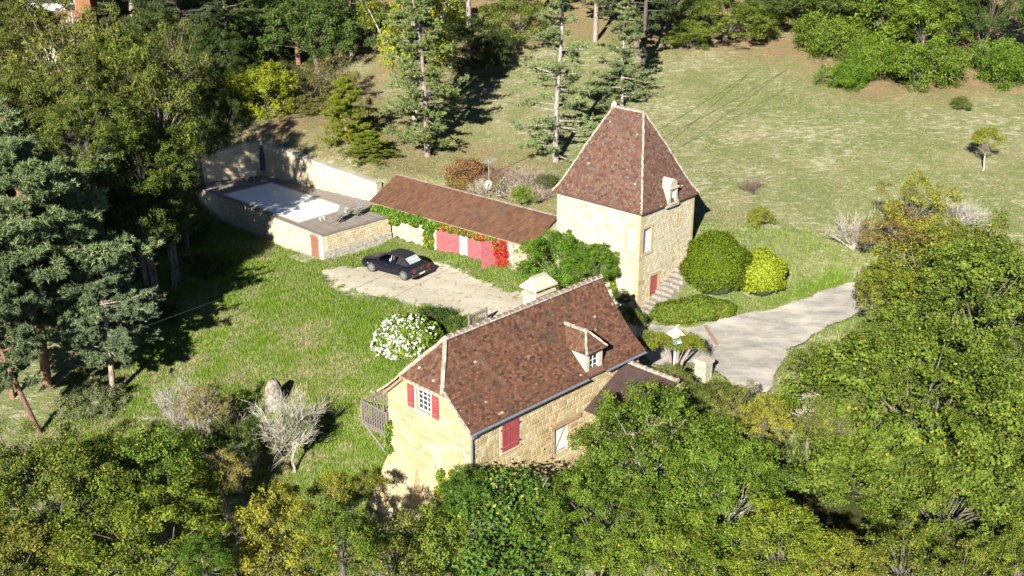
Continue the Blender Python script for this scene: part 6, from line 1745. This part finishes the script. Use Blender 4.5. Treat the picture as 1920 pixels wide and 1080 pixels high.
for a in (1, -1):
    mb = MB(); mb.box(cfx, XR - .012, XR + .05, a * .52 if a > 0 else -.76, .76 if a > 0 else -.52, .56, .80); mb.build('tail_light', M['tail'], car)
    mb = MB(); mb.box(cfx, .52, .66, a * .74 if a > 0 else -.88, .88 if a > 0 else -.74, .88, 1.0); mb.build('wing_mirror', M['car_paint'], car)
    mb = MB(); mb.box(cfx, -.12, .06, a * .85 if a > 0 else -.868, .868 if a > 0 else -.85, .74, .77); mb.build('door_handle', M['plastic_dark'], car)
    mb = MB(); mb.box(cfx, XF - .10, XF - .02, a * .40 if a > 0 else -.62, .62 if a > 0 else -.40, .52, .66); mb.build('headlight', M['glass_rear'], car)
mb = MB(); mb.box(cfx, XR - .075, XR - .06, -.25, .25, .38, .48); mb.build('number_plate', M['white'], car)
mb = MB(); mb.tube([cfm(XR - .005, .0, .70), cfm(XR - .02, .0, .70)], .055, 12); mb.build('emblem', M['rim'], car)
mb = MB(); mb.tube([cfm(XR - .005, -.2, .79), cfm(XR - .02, -.2, .79)], .025, 8); mb.build('boot_lock', M['rim'], car)
mb = MB(); mb.tube([cfm(XF - .62, .855, .58), cfm(XF - .58, .865, .58)], .03, 6); mb.build('side_indicator', M['white'], car)

# ---------------------------------------------------------------- on the pool deck
def deck_chair(px, py, ang, label):
    p = at_z(px, py, DZ_); root = thing('deck_chair', label, 'chair', p, 'reclining chairs at the end of the pool')
    a = R(ang); ux, uy = np.array([math.cos(a), math.sin(a), 0]), np.array([-math.sin(a), math.cos(a), 0])
    f = lambda x, y, z: p + ux * x + uy * y + Z * (z + .01)
    for s_ in (-.27, .27):
        mb = MB(); mb.tube([f(.45, s_, 0), f(-.1, s_, .42), f(-.42, s_, 1.0)], .022, 4); mb.build('leg', M['wood_grey'], root)
        mb = MB(); mb.tube([f(-.42, s_, 0), f(.18, s_, .40)], .022, 4); mb.build('leg', M['wood_grey'], root)
        mb = MB(); mb.box(f, -.25, .35, s_ - .035, s_ + .035, .55, .585); mb.build('armrest', M['wood_grey'], root)
        mb = MB(); mb.tube([f(.3, s_, .56), f(.25, s_, .3)], .02, 4); mb.build('arm_post', M['wood_grey'], root)
    mb = MB(); mb.hexa([f(-.14, -.25, .40), f(-.12, -.25, .37), f(-.12, .25, .37), f(-.14, .25, .40), f(-.44, -.22, 1.04), f(-.42, -.22, 1.02), f(-.42, .22, 1.02), f(-.44, .22, 1.04)]); mb.build('backrest', mat_grey_mesh, root)
    for k in range(5):
        mb = MB(); mb.box(f, -.12 + k * .1, -.04 + k * .1, -.25, .25, .36 - .02 * k, .385 - .02 * k); mb.build('seat_slat', M['wood_grey'], root)
    return root
mat_grey_mesh = mat_plain('grey mesh cloth', (.10, .095, .095), .8, .1, 20)
deck_chair(634, 418, 228, 'grey reclining chair nearer the pool corner door')
deck_chair(669, 406, 228, 'grey reclining chair nearer the garage creeper')
for k, (px, py, lab) in enumerate([(604, 413, 'small pale bracket on the deck near the pool cover corner'), (644, 400, 'small pale bracket on the deck between cover and chairs')]):
    p = at_z(px, py, DZ_ + .01); root = thing('deck_bracket', lab, 'bracket', p, 'pool cover brackets on the deck'); f = lambda x, y, z: p + PF.u * x + PF.v * y + Z * z
    for s_ in (-.16, .16):
        mb = MB(); mb.tube([f(s_, -.1, 0), f(s_, 0, .22), f(s_, .12, 0)], .018, 4); mb.build('leg', M['white'], root)
    mb = MB(); mb.tube([f(-.16, 0, .22), f(.16, 0, .22)], .016, 4); mb.build('crossbar', M['white'], root)
p = at_z(463, 335, DZ_); root = thing('sun_lounger', 'pale sun lounger in the shade by the closed parasol', 'sun lounger', p)
f = lambda x, y, z: p + PF.v * x + PF.u * y + Z * z
mb = MB(); mb.box(f, -.6, .7, -.3, .3, .30, .34); mb.build('seat', M['white'], root)
mb = MB(); mb.hexa([f(.7, -.3, .30), f(.74, -.3, .30), f(.74, .3, .30), f(.7, .3, .30), f(1.2, -.3, .68), f(1.24, -.3, .66), f(1.24, .3, .66), f(1.2, .3, .68)]); mb.build('backrest', M['white'], root)
for x in (-.5, .6):
    for y in (-.26, .26):
        mb = MB(); mb.box(f, x, x + .04, y - .02, y + .02, 0, .3); mb.build('leg', M['white'], root)
p = at_z(495, 339, DZ_); root = thing('parasol', 'closed dark parasol with white tip in the shaded pool corner', 'parasol', p)
mb = MB(); mb.tube([p, p + Z * 2.95], .025, 6); mb.build('pole', M['wood_grey'], root)
mb = MB(); N_p = 10
for k, (z, r0) in enumerate(((.75, .16), (1.2, .21), (1.8, .19), (2.4, .12), (2.62, .08))):
    for j in range(2 * N_p):
        a = math.pi * j / N_p; rr = r0 * (1 if j % 2 else .62); mb.v.append(tuple(p + np.array([math.cos(a) * rr, math.sin(a) * rr, z]))); mb.t.append(.5)
for k in range(4):
    for j in range(2 * N_p):
        j2 = (j + 1) % (2 * N_p); mb.f.append((k * 20 + j, k * 20 + j2, (k + 1) * 20 + j2, (k + 1) * 20 + j))
mb.build('folded_canopy', M['umbrella'], root)
mb = MB(); mb.tube([p + Z * 2.6, p + Z * 2.75, p + Z * 2.98], [.09, .07, .03], 8); mb.build('tip_cover', M['white'], root)
mb = MB(); mb.tube([p + Z * .005, p + Z * .08], [.28, .25], 12); mb.build('foot', M['concrete'], root)
p = at_y(692, 343, 74.9); root = thing('wall_float', 'white rounded lamp on the low end of the retaining wall', 'lamp', p)
mb = MB(); mb.tube([p + np.array([-.22, .15, 0]), p + np.array([-.12, .08, .01]), p + np.array([.12, -.08, .01]), p + np.array([.22, -.15, 0])], [.05, .12, .12, .05], 8); mb.build('shade', M['white'], root)
mb = MB(); mb.tube([p - Z * .25, p], .04, 6); mb.build('stem', M['white'], root)
p = foot(714, 449, 0); root = thing('white_sack', 'white crumpled sack on the grass against the pool terrace', 'sack', p)
mb = MB(); rng = np.random.default_rng(8); i0 = 0; n1, n2 = 6, 10
for i in range(n1 + 1):
    for j in range(n2):
        e = math.pi * (i / n1 - .5); a = 2 * math.pi * j / n2; rr = 1 + rng.normal(0, .10)
        mb.v.append(tuple(p + np.array([.42 * math.cos(e) * math.cos(a) * rr, .28 * math.cos(e) * math.sin(a) * rr, .2 + .24 * math.sin(e) * rr]))); mb.t.append(.5)
for i in range(n1):
    for j in range(n2): mb.f.append((i * n2 + j, i * n2 + (j + 1) % n2, (i + 1) * n2 + (j + 1) % n2, (i + 1) * n2 + j))
mb.build('sack_body', M['white'], root)
mb = MB(); mb.tube([p + Z * .38, p + Z * .46 + np.array([.05, 0, 0])], [.08, .03], 6); mb.build('tied_neck', M['white'], root)
def pole(name, label, cat, a, b2, r0, mat):
    root = thing(name, label, cat, a); mb = MB(); mb.tube([a, lerp(a, b2, .5) + np.array([.01, 0, 0]), b2], [r0, r0 * .9, r0 * .75], 6); mb.build('shaft', mat, root)
    mb = MB(); mb.tube([b2 - (b2 - a) * .02, b2 + (b2 - a) * .01], [r0 * .8, r0 * .5], 6); mb.build('tip', M['wood_beam'], root); return root
a = foot(697, 452, 0); ta = np.array([*(dfr + ur * 3.35)[:2], DZ_ + .25]) + nr * .10
pole('leaning_pole', 'pale wooden pole leaning on the pool terrace', 'pole', a, ta, .03, M['lime'])
mb = MB(); mat_p = M['concrete']; pd = PF
root = thing('paving_slab', 'grey paving in front of the brown pool cellar door', 'paving', pf_l(.9, -.6, -.2))
for k in range(3):
    mb = MB(); x0 = .25 + k * .62; c0 = pf_l(x0 + .3, -.6, 0); zz = max(ground(c0[0], c0[1]), ground(*(pf_l(x0 + .3, -1.0, 0)[:2]))) + .03
    mb.box(pf_l, x0, x0 + .6, -1.15, -.07, zz - .3, zz); mb.build('slab', M['concrete'], root)

# ---------------------------------------------------------------- by the driveway
p = np.array([8.0, 52.4, ground(8.0, 52.4)]); root = thing('birdhouse', 'painted wooden birdhouse with ochre roof on a white post', 'birdhouse', p)
mb = MB(); mb.tube([p - Z * .2, p + Z * 1.75], .05, 6); mb.build('post', M['white'], root)
f = lambda x, y, z: p + np.array([math.cos(.5) * x - math.sin(.5) * y, math.sin(.5) * x + math.cos(.5) * y, z])
mb = MB(); mb.box(f, -.32, .32, -.3, .3, 1.72, 1.78); mb.build('tray', M['copper'], root)
mb = MB(); mb.box(f, -.2, .2, -.2, .2, 1.78, 2.12); mb.build('box', M['copper'], root)
mb = MB(); mb.hexa([f(-.36, -.34, 2.1), f(.36, -.34, 2.1), f(.36, .34, 2.1), f(-.36, .34, 2.1), f(-.05, -.05, 2.42), f(.05, -.05, 2.42), f(.05, .05, 2.42), f(-.05, .05, 2.42)]); mb.build('roof', M['ochre_paint'], root)
mb = MB(); mb.tube([f(0, 0, 2.42), f(0, 0, 2.5), f(.08, 0, 2.56), f(.18, 0, 2.6)], [.03, .05, .045, .012], 6); mb.build('finial', M['ochre_paint'], root)
mb = MB(); mb.tube([f(0, -.205, 1.95), f(0, -.195, 1.95)], .06, 10); mb.build('entry_hole', M['dark'], root)
p = foot(1318, 710, -.4); root = thing('gate_post', 'square rough stone gate post beside the driveway', 'post', p)
f = lambda x, y, z: p + HF.u * x + HF.v * y + Z * z
ME_GP = unit_block('gate post stone', .9, M['stone_grey'])
mb = MB(); mb.box(f, -.30, .30, -.30, .30, -.4, .92); core = mb.build('shaft', M['lime'], root)
for (O, u, n_) in ((f(0, -.3, 0), HF.u, -HF.v), (f(-.3, 0, 0), -HF.v, -HF.u), (f(.3, 0, 0), HF.v, HF.u), (f(0, .3, 0), -HF.u, HF.v)):
    st = lay_stones(rect(-.31, .31, -.1, .9), [], (.16, .26), (.2, .4), .02, rnd.randrange(999)); set_stones(core, O, u, n_, st, ME_GP, M['stone_grey'], proud=(.015, .04), singles=20)
mb = MB(); mb.hexa([f(-.38, -.38, .92), f(.38, -.38, .92), f(.38, .38, .92), f(-.38, .38, .92), f(-.34, -.36, 1.08), f(.36, -.33, 1.06), f(.33, .35, 1.1), f(-.35, .34, 1.07)]); mb.build('cap', M['stone_grey'], root)
a, b2 = foot(1322, 611, 0), foot(1345, 648, 0); d_ = unit(b2 - a); s_ = np.cross(d_, Z)
root = thing('drain_grate', 'rusty iron drain strip across the driveway', 'drain', lerp(a, b2, .5))
mb = MB(); f = lambda x, y, z: a + d_ * x + s_ * y + Z * (z + .02)
LL = np.linalg.norm(b2 - a)
for y in (-.14, .12): mb.box(f, 0, LL, y, y + .03, -.03, .035)
mb.build('frame', M['concrete'], root)
for k in range(26):
    mb = MB(); mb.box(f, LL * (k + .1) / 26, LL * (k + .82) / 26, -.11, .12, 0, .022); mb.build('bar', M['rust'], root)
# wooden gate behind the house
a, b2 = at_z(880, 622, 0), at_z(912, 608, 0)
a[2], b2[2] = ground(a[0], a[1]), ground(b2[0], b2[1]); root = thing('wooden_fence', 'short grey wooden railing behind the house ridge', 'fence', a)
d_ = unit(b2 - a); s_ = np.cross(d_, Z); LL = np.linalg.norm(b2 - a); f = lambda x, y, z: a + d_ * x + s_ * y + Z * z
for x in (0, LL):
    mb = MB(); mb.box(f, x - .05, x + .05, -.05, .05, -.2, 1.0); mb.build('post', M['wood_grey'], root)
for z in (.25, .85):
    mb = MB(); mb.box(f, .05, LL - .05, -.025, .025, z - .04, z + .04); mb.build('rail', M['wood_grey'], root)
for k in range(9):
    x = LL * (k + 1) / 10; mb = MB(); mb.box(f, x - .03, x + .03, -.05, -.027, .1, .98); mb.build('slat', M['wood_grey'], root)
# standing stone and mast
p = foot(515, 762, -1.9); root = thing('standing_stone', 'tall rounded grey boulder standing on the lawn', 'boulder', p)
mb = MB(); rng = np.random.default_rng(9); n1, n2 = 9, 12
for i in range(n1 + 1):
    t_ = i / n1; rr = .48 * (math.sin(math.pi * (.38 + .58 * t_)) ** .45)
    for j in range(n2):
        a = 2 * math.pi * j / n2; w_ = 1 + rng.normal(0, .09) + .1 * math.sin(2 * a)
        mb.v.append(tuple(p + np.array([rr * w_ * math.cos(a), .75 * rr * w_ * math.sin(a), -.3 + 1.75 * t_]))); mb.t.append(.5)
for i in range(n1):
    for j in range(n2): mb.f.append((i * n2 + j, i * n2 + (j + 1) % n2, (i + 1) * n2 + (j + 1) % n2, (i + 1) * n2 + j))
mb.f.append(tuple(n1 * n2 + j for j in range(n2)))
mb.build('stone_body', mat_plain('lichened limestone', (.185, .165, .14), .9, .34, 7, bump=.9), root, smooth=True)
p = foot(917, 372, 2.4); root = thing('television_mast', 'thin white mast with aerial and satellite dish behind the garage', 'aerial', p)
hm = 2.6
mb = MB(); mb.tube([p - Z * .3, p + Z * hm], .026, 6); mb.build('mast', M['steel'], root)
mb = MB(); c = p + Z * (hm - .1)
mb.tube([c + np.array([-.25, -.5, 0]), c + np.array([.3, .6, 0])], .018, 4)
for k in range(8):
    q = lerp(c + np.array([-.25, -.5, 0]), c + np.array([.3, .6, 0]), k / 7); mb.tube([q + np.array([-.30, .14, 0]), q + np.array([.30, -.14, 0])], .011, 4)
mb.build('aerial', M['steel'], root)
mb = MB(); c = p + Z * .95 + np.array([-.02, -.15, 0]); dn = unit(np.array([-.25, -.9, .35])); e1 = unit(np.cross(dn, Z)); e2 = np.cross(e1, dn)
rr_ = [(0.02, 0), (.13, .012), (.23, .04), (.30, .08)]
for (r0, h0) in rr_:
    for j in range(16):
        a = 2 * math.pi * j / 16; mb.v.append(tuple(c + (e1 * math.cos(a) + e2 * math.sin(a) * 1.1) * r0 + dn * h0)); mb.t.append(.5)
for i in range(3):
    for j in range(16): mb.f.append((i * 16 + j, i * 16 + (j + 1) % 16, (i + 1) * 16 + (j + 1) % 16, (i + 1) * 16 + j))
mb.f.append(tuple(range(16)))
mb.build('dish', mat_plain('grey mesh dish', (.17, .175, .16), .6, .15, 14), root)
mb = MB(); mb.tube([c - e2 * .36 + dn * .09, c + dn * .42], .012, 4); mb.tube([c + dn * .40, c + dn * .48], .04, 6); mb.build('dish_arm', M['steel'], root)
# overhead cables
def cable(label, pts, r0=.020, n_=14):
    mb = MB(); out = []; rr = []
    for si, (a, b2, sag) in enumerate(pts):
        for k in range(n_): t_ = k / n_; q = lerp(a, b2, t_); q[2] -= sag * 4 * t_ * (1 - t_); out.append(q); rr.append(r0 if len(pts) == 1 or si else .008)
    out.append(np.array(pts[-1][1], float)); rr.append(r0); mb.tube(out, rr, 4)
    o = mb.build('overhead_cable', M['cable'], None, org=tuple(out[0])); tag(o, label, 'cable', None); return o
mast = foot(917, 372, 2.4) + Z * 1.6
cable('dark cable from the television mast up past the tower to the far wood', [(mast, at_y(1340, 108, 108), .5)], .022)
cable('overhead cable crossing the lawn and passing behind the tower, upper of three', [(at_y(190, 642, 49), at_y(1240, 240, 76), .2), (at_y(1240, 240, 76), at_y(1470, 92, 100), .2)])
cable('overhead cable crossing the lawn and passing behind the tower, middle of three', [(at_y(230, 745, 46), at_y(1262, 248, 75), .2), (at_y(1262, 248, 75), at_y(1530, 96, 98), .2)])
cable('overhead cable crossing the lawn and passing behind the tower, lowest of three', [(at_y(250, 800, 45), at_y(1290, 268, 74), .2), (at_y(1290, 268, 74), at_y(1560, 110, 97), .2)], .014)

# ---------------------------------------------------------------- neighbours glimpsed in the wood
B0 = at_y(92, 62, 98); bz = ground(B0[0], B0[1])
nb = thing('neighbour_house', 'house with terracotta roof and orange timber wall half hidden by trees', 'house', (B0[0], B0[1], bz))
nf = frame((B0[0], B0[1]), 8)
def nbb(name, mat, *d): 
    mb = MB(); mb.box(nf, *d); return mb.build(name, mat, nb)
nz = B0[2] + .3
nbb('wall', M['sandstone'], -2.5, 2.1, .3, 5, bz - 1, nz - .3)
mb = MB(); tb = MB()
tile_face(tb, lambda t: lerp(nf(-3.2, 0, nz - .6), nf(-3.2, 2.8, nz + 1.1), t), lambda t: lerp(nf(2.2, 0, nz - .6), nf(2.2, 2.8, nz + 1.1), t), 3.2, .3, .35, .03, seed=201, under=mb)
tile_face(tb, lambda t: lerp(nf(2.2, 5.6, nz - .6), nf(2.2, 2.8, nz + 1.1), t), lambda t: lerp(nf(-3.2, 5.6, nz - .6), nf(-3.2, 2.8, nz + 1.1), t), 3.2, .3, .35, .03, seed=202, under=mb)
rf = mb.build('roof', M['roof_far'], nb); o = tb.build('roof_tiles', M['roof_far'], rf); o['kind'] = 'stuff'
ow = MB(); ow.box(nf, 2.35, 3.55, .2, 3, bz - 1, nz + 3.6); owl = ow.build('timber_wall', M['orange_wood'], nb)
for k in range(7):
    p_ = MB(); p_.tint = .5; p_.box(nf, 2.36 + k * .17, 2.36 + k * .17 + .16, .16, .2, bz - .8, nz + 3.55); p_.build('plank', M['orange_wood'], owl)
q = at_y(136, 60, 92); lz = ground(q[0], q[1]); lt = thing('lattice_frame', 'pale bluish slatted frame in front of the orange timber wall', 'trellis', (q[0], q[1], lz))
f = lambda x, y, z: np.array([q[0] + x, q[1] + y, z])
top_ = q[2] + 1.5
for k in range(8):
    mb = MB(); mb.box(f, -.8 + k * .22, -.8 + k * .22 + .06, 0, .05, lz, top_ - .25 * abs(k - 4)); mb.build('slat', M['steel'], lt)
for k in range(4):
    mb = MB(); mb.box(f, -.82, .84, .055, .10, top_ - 3.4 + k * .8, top_ - 3.34 + k * .8); mb.build('rail', M['steel'], lt)
q = at_y(92, 6, 106); g = ground(q[0], q[1])
vc = thing('parked_car', 'white car glimpsed above the terracotta roof in the wood', 'car', (q[0], q[1], q[2] - .8))
vf = frame((q[0], q[1]), -12); z0 = q[2] - .8
def loft(name, mat, secs, par, cl=True):
    mb = MB(); n_ = len(secs[0])
    for s_ in secs: mb.v += [tuple(p_) for p_ in s_]; mb.t += [.5] * n_
    for k in range(len(secs) - 1):
        for j in range(n_): mb.f.append((k * n_ + j, (k + 1) * n_ + j, (k + 1) * n_ + (j + 1) % n_, k * n_ + (j + 1) % n_))
    mb.f.append(tuple(range(n_))); mb.f.append(tuple((len(secs) - 1) * n_ + j for j in range(n_ - 1, -1, -1))); return mb.build(name, mat, par)
sec = lambda x, w_, a, b2: [vf(x, -w_, z0 + a), vf(x, w_, z0 + a), vf(x, w_, z0 + b2 - .1), vf(x, w_ - .12, z0 + b2), vf(x, -w_ + .12, z0 + b2), vf(x, -w_, z0 + b2 - .1)]
loft('body', M['white'], [sec(-2.1, .7, .35, .75), sec(-1.9, .84, .25, .85), sec(0, .86, .25, .9), sec(1.5, .85, .25, .85), sec(2.05, .72, .35, .7)], vc)
loft('cabin', M['glass'], [sec(-1.7, .76, .85, .95), sec(-1.1, .72, .85, 1.4), sec(.3, .72, .85, 1.42), sec(1.0, .74, .85, .92)], vc)
loft('roof_panel', M['white'], [sec(-1.05, .66, 1.40, 1.52), sec(.25, .66, 1.41, 1.53)], vc)
for x in (-1.3, 1.3):
    for y in (-.86, .72):
        mb = MB(); mb.tube([vf(x, y, z0 + .3), vf(x, y + .14, z0 + .3)], .3, 12); mb.build('wheel', M['tyre'], vc)
mb = MB(); mb.box(lambda x, y, z: vf(x, y, z), -3, 3, -1.6, 1.6, z0 - 1.5, z0); o = mb.build('parking_pad', M['concrete'], None, org=vf(0, 0, z0)); o['kind'] = 'structure'
q = at_y(438, 71, 110); g = ground(q[0], q[1]); fb = thing('far_shed', 'far shed with dark roof edge and pale wall deep in the wood', 'shed', (q[0], q[1], g)); ff = frame((q[0], q[1]), -8)
mb = MB(); mb.box(ff, -2.5, 2, 0, 4, g - 1, q[2]); mb.build('wall', M['sandstone'], fb)
mb = MB(); mb.hexa([ff(-2.7, -.3, q[2]), ff(2.2, -.3, q[2]), ff(2.2, 4.2, q[2] + .7), ff(-2.7, 4.2, q[2] + .7), ff(-2.7, -.3, q[2] + .12), ff(2.2, -.3, q[2] + .12), ff(2.2, 4.2, q[2] + .82), ff(-2.7, 4.2, q[2] + .82)]); mb.build('roof', M['tile_annex'], fb)
